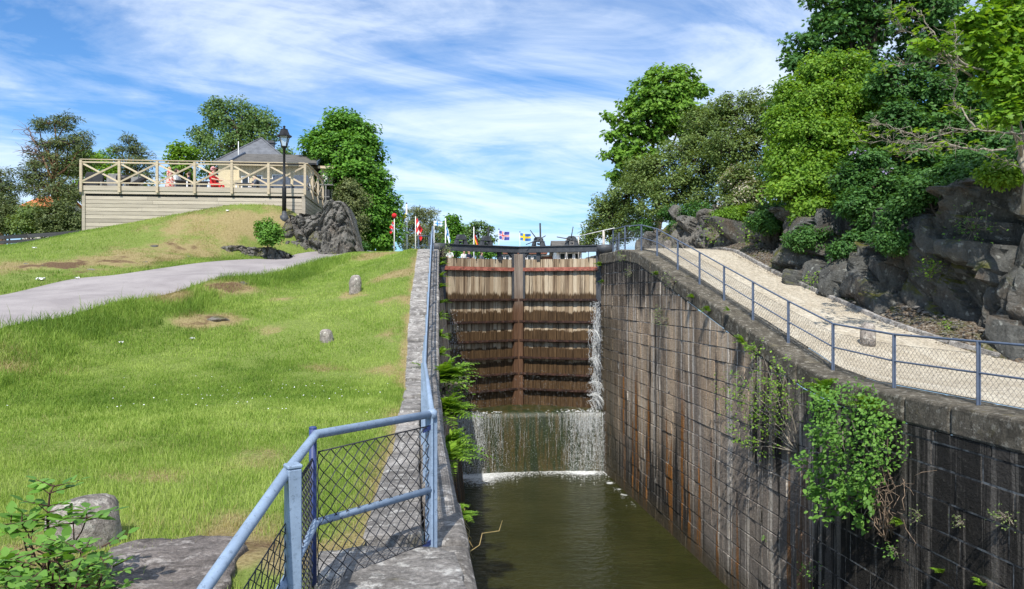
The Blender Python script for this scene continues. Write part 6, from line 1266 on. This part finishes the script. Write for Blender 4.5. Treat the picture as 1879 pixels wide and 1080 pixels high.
tree('bush', 'dark green shrub hanging over the cliff edge left of the young maple', 'bush', gb(1720, 375, 18.6, 2.3), [lobe(*a) for a in [(1690, 350, 18.8, 30, 22), (1730, 345, 18.5, 34, 20), (1770, 338, 18.2, 34, 20), (1665, 375, 19, 24, 22), (1640, 400, 19.4, 24, 24), (1620, 430, 19.6, 22, 20)]], G['dark'], .085, 260, 56, .2, .8, LEAF6, None, .04, up=.6)
for k, (px, py, d, w, h) in enumerate([(1835, 320, 16.8, 36, 14), (1560, 460, 21.2, 40, 24), (1480, 440, 23, 44, 22), (1410, 408, 26, 40, 18), (1345, 396, 29, 36, 14), (1640, 445, 19.2, 30, 20), (1250, 415, 33, 26, 12)]):
    tree('bush', ['low leafy growth on the cliff edge under the young maple', 'dark leafy growth on the cliff above the path edging', 'dark leafy growth on the cliff under the bright green tree', 'leafy growth spilling over the upright grey slab', 'leafy growth above the squared tan block', 'leafy growth hanging on the cliff under the lilac', 'leafy growth just below the perched grey boulder'][k], 'bush', P(px, py + 8, d), [lobe(px, py, d - .3, w, h), lobe(px + w * .5, py - h * .4, d - .2, w * .6, h)], G['bright' if k in (0, 4) else 'dark'], .08, 130, 54, .19, .8, LEAF6, None, .03)
# near maple at the right edge
tree('young_maple', 'yellow green maple with pale trunk at the right edge above the cliff', 'tree', gb(1884, 372, 15.6, 2.0), [lobe(*a) for a in [(1840, 150, 15.1, 44, 36), (1800, 40, 15.3, 40, 30), (1845, 215, 15, 26, 20), (1830, 60, 15.3, 40, 24), (1865, 20, 15.3, 46, 26), (1820, 110, 15.2, 34, 22), (1870, 90, 15.2, 36, 26), (1860, 140, 15, 36, 20), (1900, 60, 15.5, 60, 40), (1880, 180, 15, 26, 16), (1850, 200, 15, 20, 12), (1940, 120, 15.6, 60, 50), (1890, -40, 15.6, 80, 40), (1790, 78, 15.1, 26, 14), (1725, 90, 15, 24, 8), (1690, 82, 15, 20, 7)]], G['yellow'], .125, 400, 30, .25, .6, MAPLE, TWIG, .10, up=.65, outw=.3, rn=.55, limbr=.3, twigs=.9, trunk_to=tuple(P(1868, 60, 15.4)))
T = thing('bare_branches', 'long bare lichened branches with a few leaf tufts reaching left from the right edge', 'branch', tuple(P(1879, 285, 15.2))); m = MB()
BR = [[(1900, 243), (1840, 243), (1790, 236), (1750, 240), (1700, 255), (1660, 262), (1600, 245)], [(1845, 275), (1790, 276), (1745, 266), (1700, 262), (1655, 262), (1580, 258)], [(1790, 236), (1762, 200), (1750, 190)], [(1775, 120), (1740, 95), (1690, 75), (1650, 45), (1640, 20)], [(1775, 120), (1730, 112), (1660, 118), (1620, 120)], [(1750, 190), (1758, 150), (1755, 100), (1752, 40)], [(1700, 255), (1660, 245), (1620, 228), (1595, 232)], [(1745, 266), (1710, 268), (1670, 280), (1655, 275)], [(1775, 120), (1720, 70), (1690, 30), (1670, 5)], [(1838, 165), (1815, 145), (1802, 140)], [(1890, 315), (1850, 300), (1830, 285)], [(1845, 275), (1870, 262), (1900, 250)]]
TIP = []
for k, br in enumerate(BR):
    q = [P(px, py, 15.1 - .25 * math.sin(i * 1.3 + k)) for i, (px, py) in enumerate(br)]; r0 = .022 if k < 4 else .013; pts = []
    for a, b in zip(q, q[1:]): pts += [a + (b - a) * s + Vector((RNG.normal(0, .015), RNG.normal(0, .03), RNG.normal(0, .02))) for s in (0, .25, .5, .75)]
    pts.append(q[-1]); m.tube(pts, list(np.linspace(r0, .006, len(pts))), 6); TIP.append(pts[-1])
    if k in (9,): continue
    for i in range(3, len(pts)):
        for _ in range(3):
            if RNG.random() < .8:
                s = np.array(pts[i]); e = s + np.array([RNG.normal(-.08, .14), RNG.normal(0, .15), RNG.normal(.02, .11)]); w = wander(s, e, 3, .12); m.tube(w, [.007, .006, .004, .002], 4)
                if RNG.random() < .6: s2 = np.array(w[2]); m.tube(wander(s2, s2 + RNG.normal(0, .08, 3), 2, .1), [.005, .004, .003], 4)
                if RNG.random() < .10: TIP.append(Vector(e))
m.build('branches', TWIG, T)
pos = np.array([tuple(t) for t in TIP]); id_ = np.repeat(np.arange(len(pos)), 12); o_ = unit(len(id_)) * .13 * np.array([1, 1, .35]); leafmesh('foliage', pos[id_] + o_, np.array([0, 0, 1]) + RNG.normal(0, .25, (len(id_), 3)), o_ + RNG.normal(0, .05, o_.shape), RNG.uniform(.06, .12, len(id_)), MAPLE, G['yellow'], T)

# ---------------------------------------------------------------- ferns and wall plants
def frond(root, dirv, L, w, dens=16):
    """arching frond of paired leaflets: returns pos, nrm, axis, size"""
    root, d = np.array(root), np.array(dirv); d = d / np.linalg.norm(d); t = np.linspace(.12, 1, dens); bend = .42 * L
    h = d * np.array([1, 1, 0]); h /= np.linalg.norm(h) + 1e-9
    c = root + d * (t * L)[:, None] + h * (t ** 2 * L * .25)[:, None] + np.array([0, 0, -1]) * (bend * t ** 2.3)[:, None]
    tg = np.gradient(c, axis=0); tg /= np.linalg.norm(tg, axis=1, keepdims=True); sd_ = np.cross(tg, np.array([0, 0, 1.0])); sd_ /= np.linalg.norm(sd_, axis=1, keepdims=True) + 1e-9; nr = np.cross(sd_, tg)
    sz = w * np.sin(np.clip(t * 1.05, 0, 1) * math.pi) ** .7 * (1.15 - .6 * t) + .012
    return np.r_[c, c], np.r_[nr, nr] + RNG.normal(0, .12, (2 * dens, 3)), np.r_[sd_ + tg * .45, -sd_ + tg * .45], np.r_[sz, sz], c
PINNA = np.array([(0, 0, 0), (.13, .25, .03), (.12, .6, .02), (0, 1, -.04), (-.12, .6, .02), (-.13, .25, .03)])
def fern(px, py, d, L, n, label, out=(1, -.2, 0), mat_='fern', at=None, grp='ferns on the lock walls', dens=15):
    p = np.array(P(px, py, d) if at is None else at); T = thing('fern', label, 'fern', tuple(p), grp); A = [[], [], [], []]; m = MB(); out = np.array(out, float)
    for _ in range(n):
        dv = out * RNG.uniform(.3, 1.0) + np.array([0, 0, RNG.uniform(.5, 1.2)]) + RNG.normal(0, .55, 3) * np.array([.6, 1, .35]); q = frond(p, dv, L * RNG.uniform(.65, 1.15), L * .26, dens)
        for a, b in zip(A, q): a.append(b)
        m.tube([tuple(c) for c in q[4][::3]], .004, 3)
    m.build('stems', G[mat_], T); pos, nr, ax, sz = [np.concatenate(a) for a in A]; leafmesh('fronds', pos, nr, ax, sz, PINNA, G[mat_], T); return T
def lwall(y, dz, dx=.03): return (float(xel(y)) + dx, y, float(zcl(y)) - dz)
LF = [(15.2, .35, .95, 30, 'largest bright fern on the left lock wall beside the nearest end of the long railing'), (13.9, .65, .85, 26, 'bright fern hanging just below the largest one on the left wall'), (12.2, .95, .75, 22, 'bright fern lower on the left wall level with the top of the falling water'), (10.8, .8, .6, 18, 'fern on the left wall just above the water line of sight'), (6.6, .36, .26, 12, 'small yellow green fern hanging lowest on the left coping edge near the water'),
      (16.8, .35, .36, 9, 'leafy fern under the long railing at the foot of the slope'), (18.4, .45, .36, 9, 'narrow fern on the left wall level with the fifth gate beam'), (19.8, .40, .36, 8, 'fern on the left wall level with the fourth gate beam'), (21.3, .45, .38, 8, 'fern on the left wall level with the third gate beam'), (22.8, .40, .38, 8, 'fern on the left wall level with the second gate beam'), (24.4, .45, .40, 8, 'fern on the left wall level with the pale upper planks'), (26.0, .45, .40, 8, 'fern on the left wall level with the red beam'), (28.0, .50, .45, 9, 'uppermost fern on the left wall at the end of the gate')]
for y, dz, L, n, lb_ in LF: fern(0, 0, 0, L, n, lb_, (1, -.25, 0), 'fern', lwall(y, dz))
def sprig(name, p, out, size, n, leaf, label, gm='elder', tmpl=LEAF6, cat='plant', grp='small plants in the wall joints', flat=.8):
    p = np.array(p); T = thing(name, label, cat, tuple(p), grp); pos = p + np.array(out) * size * .45 + RNG.normal(0, 1, (n, 3)) * size * .33 * np.array([.6, 1, flat]); m = MB()
    for q in pos[::3]: m.tube(wander(p, q, 3, .1), [.006, .005, .004, .002], 3)
    m.build('stems', TWIG, T); leafmesh('leaves', pos, np.array(out) * .4 + np.array([0, 0, .8]) + RNG.normal(0, .4, (n, 3)), pos - p + RNG.normal(0, .1, (n, 3)), leaf * RNG.uniform(.6, 1.3, n), tmpl, G[gm], T); return T
sprig('leafy_plant', lwall(15.9, .75, .1), (1, -.3, 0), .55, 150, .085, 'broad leaved plant on the left wall above the largest fern', 'bright'); sprig('leafy_plant', lwall(27.6, .2, .1), (1, -.3, .6), .5, 110, .08, 'yellowing leafy sprig at the left upper corner of the gate', 'olive'); sprig('leafy_plant', lwall(17.4, 1.2, .35), (1, -.2, .1), .5, 60, .09, 'sparse green sprig poking from the left wall into the spray', 'bright')
T = thing('dry_grass_tuft', 'straw coloured dead grass hanging under the lowest fern on the left coping', 'grass tuft', lwall(6.9, .38)); m = MB()
for _ in range(60): a = np.array(lwall(6.2 + RNG.random() * 1.4, .36)); e = a + np.array([RNG.uniform(.02, .14), RNG.normal(0, .12), -RNG.uniform(.1, .4)]); m.tube(wander(a, e, 3, .08, .1), [.004, .004, .003, .001], 3)
a = np.array(lwall(5.9, .5)); m.tube(wander(a, a + np.array([.42, .7, .12]), 5, .04), [.004] * 5 + [.002], 4); m.build('blades', simple('straw', (.38, .28, .12), .8), T)
for px, py, L, n, lb_, gm in [(1520, 725, .62, 15, 'bright fern on top of the big wall bush at its left', 'fern'), (1605, 748, .55, 14, 'bright fern on top of the big wall bush at its right', 'fern'), (1655, 960, .24, 7, 'yellow green fern right of the bare stems below the big bush', 'fern'), (1728, 1052, .2, 6, 'small fern low on the wall near the bottom edge of the view', 'fern'), (1805, 1075, .2, 5, 'tiny fern at the bottom edge on the right wall', 'fern'), (1103, 488, .42, 9, 'bright fern at the right upper corner of the gate', 'fern'), (1108, 518, .26, 7, 'small bright fern just below the one at the gate corner', 'fern'),
                           (1206, 505, .3, 7, 'fern under the sloping coping nearest the gate', 'fern'), (1272, 548, .3, 7, 'fern in the sloping joint left of the second slope post', 'fern'), (1300, 570, .3, 7, 'fern in the sloping joint a little further down the slope', 'fern'), (1338, 570, .22, 6, 'single bright fern just under the coping top edge', 'fern'), (1365, 628, .36, 10, 'widest fern in the middle of the sloping joint', 'fern')]: fern(0, 0, 0, L, n, lb_, (-1, -.2, 0), gm, tuple(onwall(px, py, 7.83)))
for k, (px, py, s, n, lf, gm, lb_) in enumerate([(1238, 518, .5, 60, .05, 'olive', 'grassy tuft high on the wall under the coping crest'), (1148, 470, .35, 50, .05, 'fern', 'yellow green tuft on the coping beside the gate beam'), (1225, 585, .6, 70, .05, 'olive', 'hanging olive sprig on the pale blocks of the wall'), (1215, 570, .3, 36, .05, 'olive', 'small sprig just above the hanging olive one'), (1390, 640, .3, 70, .07, 'bright', 'leafy green clump right of the widest fern'), (1850, 950, .28, 60, .035, 'olive', 'small grey green tuft far right on the wall'), (1690, 945, .2, 40, .03, 'olive', 'thin tuft in a joint right of the bare stems'), (1500, 1048, .42, 50, .05, 'elder', 'trailing green plant low on the wall above the water'), (1645, 1010, .3, 40, .05, 'elder', 'small leafy plant just below the bare stems'), (1765, 955, .22, 40, .03, 'olive', 'faint tuft right of the yellow green fern'), (1405, 988, .1, 16, .04, 'elder', 'tiny leaf tuft on the dark streaked blocks'), (1160, 500, .3, 40, .05, 'olive', 'tuft on the wall below the yellow green one')]):
    sprig('wall_plant', onwall(px, py, 7.83), (-1, -.2, .1), s, n, lf, lb_, gm)
# big bush on the right wall
T = thing('wall_bush', 'large leafy bush growing out of the right lock wall', 'bush', tuple(onwall(1590, 800))); m = MB(); root = np.array(onwall(1608, 905)); pos = []; cid = []; sz = []
for px, py, r, n, lf in [(1520, 740, .32, 190, .09), (1560, 730, .36, 210, .075), (1600, 770, .36, 230, .075), (1510, 790, .34, 120, .12), (1555, 790, .42, 240, .085), (1610, 815, .36, 220, .075), (1500, 835, .28, 70, .13), (1545, 845, .40, 170, .10), (1590, 865, .32, 140, .09), (1510, 890, .26, 90, .13), (1550, 905, .34, 130, .13), (1590, 905, .22, 60, .13), (1475, 845, .16, 26, .12), (1520, 930, .24, 60, .13), (1570, 950, .20, 36, .14)]:
    n = int(n * (1.0 if lf > .1 else 1.25)); r *= RNG.uniform(.95, 1.35); c = np.array(onwall(px, py, 7.45)); c[0] += RNG.normal(0, .08); o_ = unit(n) * (RNG.random(n) ** .4)[:, None] * r * RNG.uniform(.7, 1.25, 3); pos.append(c + o_); sz.append(lf * RNG.uniform(.6, 1.25, n)); cid.append(np.repeat(RNG.random(), n)); m.tube(wander(root + RNG.normal(0, .15, 3) * np.array([0, 1, 1]), c, 5, .05), list(np.linspace(.016, .006, 6)), 5)
m.build('stems', TWIG, T); pos = np.concatenate(pos); sz = np.concatenate(sz); leafmesh('leaves', pos, np.array([-.45, -.35, .75]) + RNG.normal(0, .4, pos.shape), RNG.normal(0, 1, pos.shape) + np.array([-.4, 0, -.7]), sz * .88, LEAF6, G['elder'], T, .3 * np.concatenate(cid) + .7 * RNG.random(len(pos)))
T = thing('dead_plant', 'bundle of bare pale stems hanging below the big wall bush', 'stems', tuple(onwall(1628, 985))); m = MB(); r0 = np.array(onwall(1632, 985, 7.8))
for _ in range(14): e = np.array(onwall(1595 + RNG.uniform(-15, 40), 880 + RNG.uniform(-40, 40), 7.5)); m.tube(wander(r0 + RNG.normal(0, .05, 3), e, 6, .05, RNG.uniform(-.15, .2)), list(np.linspace(.011, .004, 7)), 5)
for _ in range(12): s = np.array(onwall(1620 + RNG.uniform(-20, 50), 880 + RNG.uniform(-20, 80), 7.6)); m.tube(wander(s, s + RNG.normal(0, .35, 3) * np.array([.4, 1, 1]), 5, .09), [.005] * 5 + [.002], 4)
m.build('stems', m_bark('pale_stem_bark', (.30, .22, .155)), T)
# willow sapling left of the bush
T = thing('willow_sapling', 'thin sapling with sparse small leaves leaning left over the dark wall', 'sapling', tuple(onwall(1465, 828))); m = MB(); rt = np.array(onwall(1466, 830, 7.84)); LP = []
for ex_, ey_ in [(1320, 700), (1345, 790), (1335, 740), (1360, 690), (1375, 670), (1400, 650), (1425, 660), (1440, 690), (1385, 720), (1410, 700), (1360, 820), (1395, 770), (1345, 715)]:
    e = np.array(onwall(ex_, ey_, 7.35 + RNG.uniform(-.15, .25))); w = wander(rt, e, 8, .012, RNG.uniform(-.02, .08)); m.tube(w, list(np.linspace(.012, .003, 9)), 5)
    for i in range(3, 9):
        for _ in range(3):
            s = np.array(w[i]); q = s + RNG.normal(0, .13, 3); 
            if RNG.random() < .6: m.tube(wander(s, q, 2, .1), [.005, .004, .002], 3)
            for _ in range(6 if i > 4 else 2): LP.append(q + RNG.normal(0, .055, 3))
m.build('stems', TWIG, T); LP = np.array(LP); leafmesh('leaves', LP, np.array([-.3, -.3, .8]) + RNG.normal(0, .5, LP.shape), RNG.normal(0, 1, LP.shape), RNG.uniform(.035, .075, len(LP)), LEAF6, G['bright'], T)
# climbers and weeds on the cliff and the debris strip
for k, (px, py, d, s, n, gm, lb_) in enumerate([(1727, 500, 18.3, .55, 150, 'bright', 'bright leafy plant growing from the middle of the cliff face'), (1800, 425, 17.8, .9, 170, 'elder', 'thin green creeper hanging down the cliff at the right'), (1680, 440, 19.6, .6, 110, 'elder', 'small green plant on the cliff under the lilac'), (1512, 518, 21.6, .5, 110, 'fern', 'low green weed beside the path edging'), (1610, 518, 20.2, .35, 60, 'elder', 'dark green weed at the foot of the cliff'), (1755, 605, 17.6, .3, 60, 'fern', 'small bright weed near the foot of the cliff at the right'), (1325, 430, 28.0, .9, 130, 'fern', 'tall pale grass tuft at the end of the gravel path'), (1395, 440, 26.0, .9, 130, 'fern', 'long grass tuft below the leaning grey slab')]):
    sprig('cliff_plant', P(px, py, d) + Vector((-.25, 0, .05)), (-.5, -.4, .2), s, n, .07, lb_, gm, LEAF6, 'plant', 'plants on the cliff and path verge', .9)
# elder shrub in the left foreground
T = thing('elder_shrub', 'leafy green shrub with one tall dark stem at the bottom left corner', 'bush', tuple(P(110, 1080, 4.1))); m = MB(); pos = []; nr = []; ax = []; sz = []
def compound(p, dv, L, leaf):
    p, dv = np.array(p), np.array(dv); dv = dv / np.linalg.norm(dv); sd_ = np.cross(dv, [0, 0, 1.0]); sd_ /= np.linalg.norm(sd_) + 1e-9; up_ = np.cross(sd_, dv); m.tube([tuple(p), tuple(p + dv * L)], [.004, .002], 4)
    for t, s in ((.35, 1), (.35, -1), (.68, 1), (.68, -1), (1, 0)):
        pos.append(p + dv * L * t); ax.append(dv * (.55 if s else 1) + sd_ * s); nr.append(up_ * 1.0 + RNG.normal(0, .22, 3)); sz.append(leaf * RNG.uniform(.75, 1.15))
for _ in range(54):
    px, py = RNG.uniform(-60, 200), RNG.uniform(1008, 1120); py += max(0, (abs(px - 110) - 60)) * .35; d = 3.6 + RNG.uniform(-.35, .5); e = np.array(P(px, py, d)); b0 = np.array(P(100 + (px - 100) * .5, 1130, 3.9)); b0[2] = -1.65
    m.tube(wander(b0, e, 4, .05), list(np.linspace(.008, .004, 5)), 5)
    for _ in range(4): a = RNG.uniform(0, 6.28); compound(e + RNG.normal(0, .045, 3), (math.cos(a), math.sin(a), RNG.uniform(-.1, .5)), RNG.uniform(.08, .13), RNG.uniform(.045, .075))
st = [P(92, 1090, 3.95), P(90, 1010, 3.95), P(88, 950, 3.95), P(92, 905, 3.95), P(100, 890, 3.93)]; m.tube(st, [.010, .008, .007, .005, .003], 6)
for i, (px, py) in enumerate([(88, 955), (88, 928), (90, 905), (100, 892), (88, 940)]):
    for s in (-1, 1): compound(P(px, py, 3.94), (s * RT[0] + RNG.normal(0, .3), s * RT[1] + RNG.normal(0, .3), .25), .12, .07)
for px, py in [(40, 960), (20, 962), (60, 975), (135, 960), (160, 950)]:
    e = P(px, py, 3.85); m.tube(wander(P(90, 1060, 3.9), e, 4, .05), [.006, .005, .005, .004, .003], 5); 
    for a in (0, 2, 4): compound(e, (math.cos(a), math.sin(a), .2), .12, .095)
m.build('stems', m_bark('dark_stem', (.09, .05, .04)), T); leafmesh('leaves', np.array(pos), np.array(nr), np.array(ax), np.array(sz), LEAF6, G['elder'], T)

# ---------------------------------------------------------------- grass blades
BV = []; BI = []; BS = []; BR_ = []; BD = []; nv_ = 0
def blades(n, xr, yr, hf, wd, keep=None, drybias=0.0, lean=.5, tb=0.0):
    global nv_
    x = RNG.uniform(*xr, n); y = RNG.uniform(*yr, n); d = depth_of(x, y); px = 940 + F * (x * CS - y * SN) / d
    ok = (px > -600) & (px < 900) & (x < xel(y) - cw(y) - .02) & ~inpoly(x, y, ROADPOLY)
    if keep is not None: ok &= keep(x, y)
    x, y = x[ok], y[ok]; dr, di = masks(x, y); kp = RNG.random(len(x)) > di * .75; x, y, dr, di = x[kp], y[kp], dr[kp], di[kp]; n = len(x)
    if not n: return
    z = zl(x, y) - .01; h = hf(x, y) * RNG.uniform(.5, 1.3, n) * (1 - .45 * dr); a = RNG.uniform(0, 6.283, n); ln = RNG.uniform(.1, lean, n) * h; la = RNG.uniform(0, 6.283, n); w = wd * RNG.uniform(.7, 1.3, n)
    cx, cy, lx, ly = np.cos(a) * w / 2, np.sin(a) * w / 2, np.cos(la) * ln, np.sin(la) * ln
    V = np.stack([np.stack([x - cx, y - cy, z], 1), np.stack([x + cx, y + cy, z], 1), np.stack([x + cx * .7 + lx * .35, y + cy * .7 + ly * .35, z + h * .6], 1), np.stack([x - cx * .7 + lx * .35, y - cy * .7 + ly * .35, z + h * .6], 1), np.stack([x + lx, y + ly, z + h * .97], 1)], 1)
    b = nv_ + np.arange(n)[:, None] * 5; I = np.concatenate([b + np.array([[0, 1, 2, 3]]), b + np.array([[3, 2, 4]])], 1)
    BV.append(V.reshape(-1, 3)); BI.append(I.ravel()); BS.append(np.tile([4, 3], n)); tone = .6 * vnoise(np.stack([x, y, 0 * x], 1), .45, 21, 3) + .4 * vnoise(np.stack([x, y, 0 * x], 1), 2.2, 22, 3)
    BR_.append(np.repeat(np.clip(.45 * RNG.random(n) + 1.9 * (tone - .5) + .32 + tb, 0, 1), 5)); BD.append(np.repeat(np.clip(dr + RNG.normal(0, .16, n) + drybias, 0, 1), 5)); nv_ += 5 * n
def emb(x, y):                                                  # unmown strip along the lower road edge
    q = np.stack([x, y], 1); D_ = np.min(np.linalg.norm(q[:, None, :] - RL[None, ::3, :], axis=2), axis=1) if len(x) < 30000 else np.concatenate([np.min(np.linalg.norm(c[:, None, :] - RL[None, ::3, :], axis=2), axis=1) for c in np.array_split(q, len(x) // 20000 + 1)]); return D_
RPOLY = [XY(-250, 9.2), XY(0, 10.4), XY(200, 14.3), XY(430, 18.3), XY(560, 24), XY(615, 29)] + [tuple(q) for q in RL[::-1] if q[1] < 30]
rough = lambda x, y: inpoly(x, y, RPOLY)
blades(70000, (-13, -2), (8, 30), lambda x, y: .05 + .17 * vnoise(np.stack([x, y, 0 * x], 1), 1.4, 44, 4) ** 1.5, .011, rough, .10, lean=.9, tb=-.22)
blades(9000, (-13, -2), (8, 30), lambda x, y: .22 + 0 * x, .010, lambda x, y: rough(x, y) & (vnoise(np.stack([x, y, 0 * x], 1), 1.0, 46, 3) > .55), .0, lean=.9, tb=-.35)
hm = lambda x, y: .035 + .055 * vnoise(np.stack([x, y, 0 * x], 1), 1.5, 9, 3)
low = lambda x, y: zl(x, y) > -99
blades(160000, (-7.5, .3), (2.6, 8.5), hm, .0055)
blades(185000, (-11.5, .3), (8.5, 16), hm, .009)
blades(130000, (-9.5, .3), (16, 33), hm, .015)
blades(150000, (-30, -4), (18, 36), lambda x, y: .05 + .07 * vnoise(np.stack([x, y, 0 * x], 1), 1.1, 19, 3), .014, drybias=.16)
blades(90000, (-11, -2), (11, 30), lambda x, y: .16 + .12 * vnoise(np.stack([x, y, 0 * x], 1), 1.2, 4, 3), .012, lambda x, y: emb(x, y) < .9 + 1.3 * vnoise(np.stack([x, y, 0 * x], 1), .8, 6, 2), lean=.8, tb=-.2)
blades(2200, (-11, -2), (11, 30), lambda x, y: .42 + 0 * x, .010, lambda x, y: emb(x, y) < .7, .25, lean=.5)
def emb2(x, y): q = np.stack([x, y], 1); return np.concatenate([np.min(np.linalg.norm(c[:, None, :] - RH[None, ::3, :], axis=2), axis=1) for c in np.array_split(q, len(x) // 20000 + 1)])
blades(50000, (-16, -4), (14, 36), lambda x, y: .12 + 0 * x, .014, lambda x, y: emb2(x, y) < .75, -.3, lean=.8)
blades(16000, (-6, .3), (3.4, 12), lambda x, y: .10 + 0 * x, .0045, lambda x, y: vnoise(np.stack([x, y, 0 * x], 1), 1.3, 48, 3) > .48, .22, lean=.9, tb=.25)
blades(9000, (-1.2, .2), (4, 16), lambda x, y: .08 + 0 * x, .007, lambda x, y: x > xel(y) - cw(y) - .28)
kind(npmesh('grass', np.concatenate(BV), np.concatenate(BS), np.concatenate(BI), M_BLADE, np.concatenate(BR_), None, dict(dry=np.concatenate(BD))), 'stuff')
# daisies in the mown grass
n = 520; n = 200; cen = [(470, 720, 12.2, 1.1), (700, 700, 13.2, .8), (330, 740, 11.5, 1.0), (520, 735, 11.5, .8), (690, 440, 30, 2), (60, 460, 28, 2.5), (100, 450, 30, 2)]
pp = []
for px, py, d, r in cen: x, y = XY(px, d); pp.append(np.stack([RNG.normal(x, r, 22), RNG.normal(y, r, 22)], 1))
pp = np.concatenate(pp); pp = pp[(pp[:, 0] < xel(pp[:, 1]) - .9) & ~inpoly(pp[:, 0], pp[:, 1], ROADPOLY)]; z = zl(pp[:, 0], pp[:, 1]) + .075; HEX = np.array([(math.cos(a), math.sin(a), 0) for a in np.arange(6) * math.pi / 3])
kind(leafmesh('daisies', np.c_[pp, z], np.array([0, -.3, 1]) + RNG.normal(0, .2, (len(pp), 3)), RNG.normal(0, 1, (len(pp), 3)), RNG.uniform(.006, .011, len(pp)), HEX, M_WHITE), 'stuff')
# loose fallen leaves along the cliff foot
n = 2600; y = RNG.uniform(11, 31, n); x = xborder(y) + RNG.uniform(-.45, 1.0, n) * (xfoot(y) - xborder(y)); z = zr(x, y) + .05; LFB = foliage('fallen_leaves', (.06, .042, .028), (.14, .10, .065), (.26, .20, .14), .1)
kind(leafmesh('fallen_leaves', np.stack([x, y, z], 1), np.array([0, 0, 1]) + RNG.normal(0, .5, (n, 3)), RNG.normal(0, 1, (n, 3)), RNG.uniform(.025, .055, n), LEAF, LFB), 'stuff')
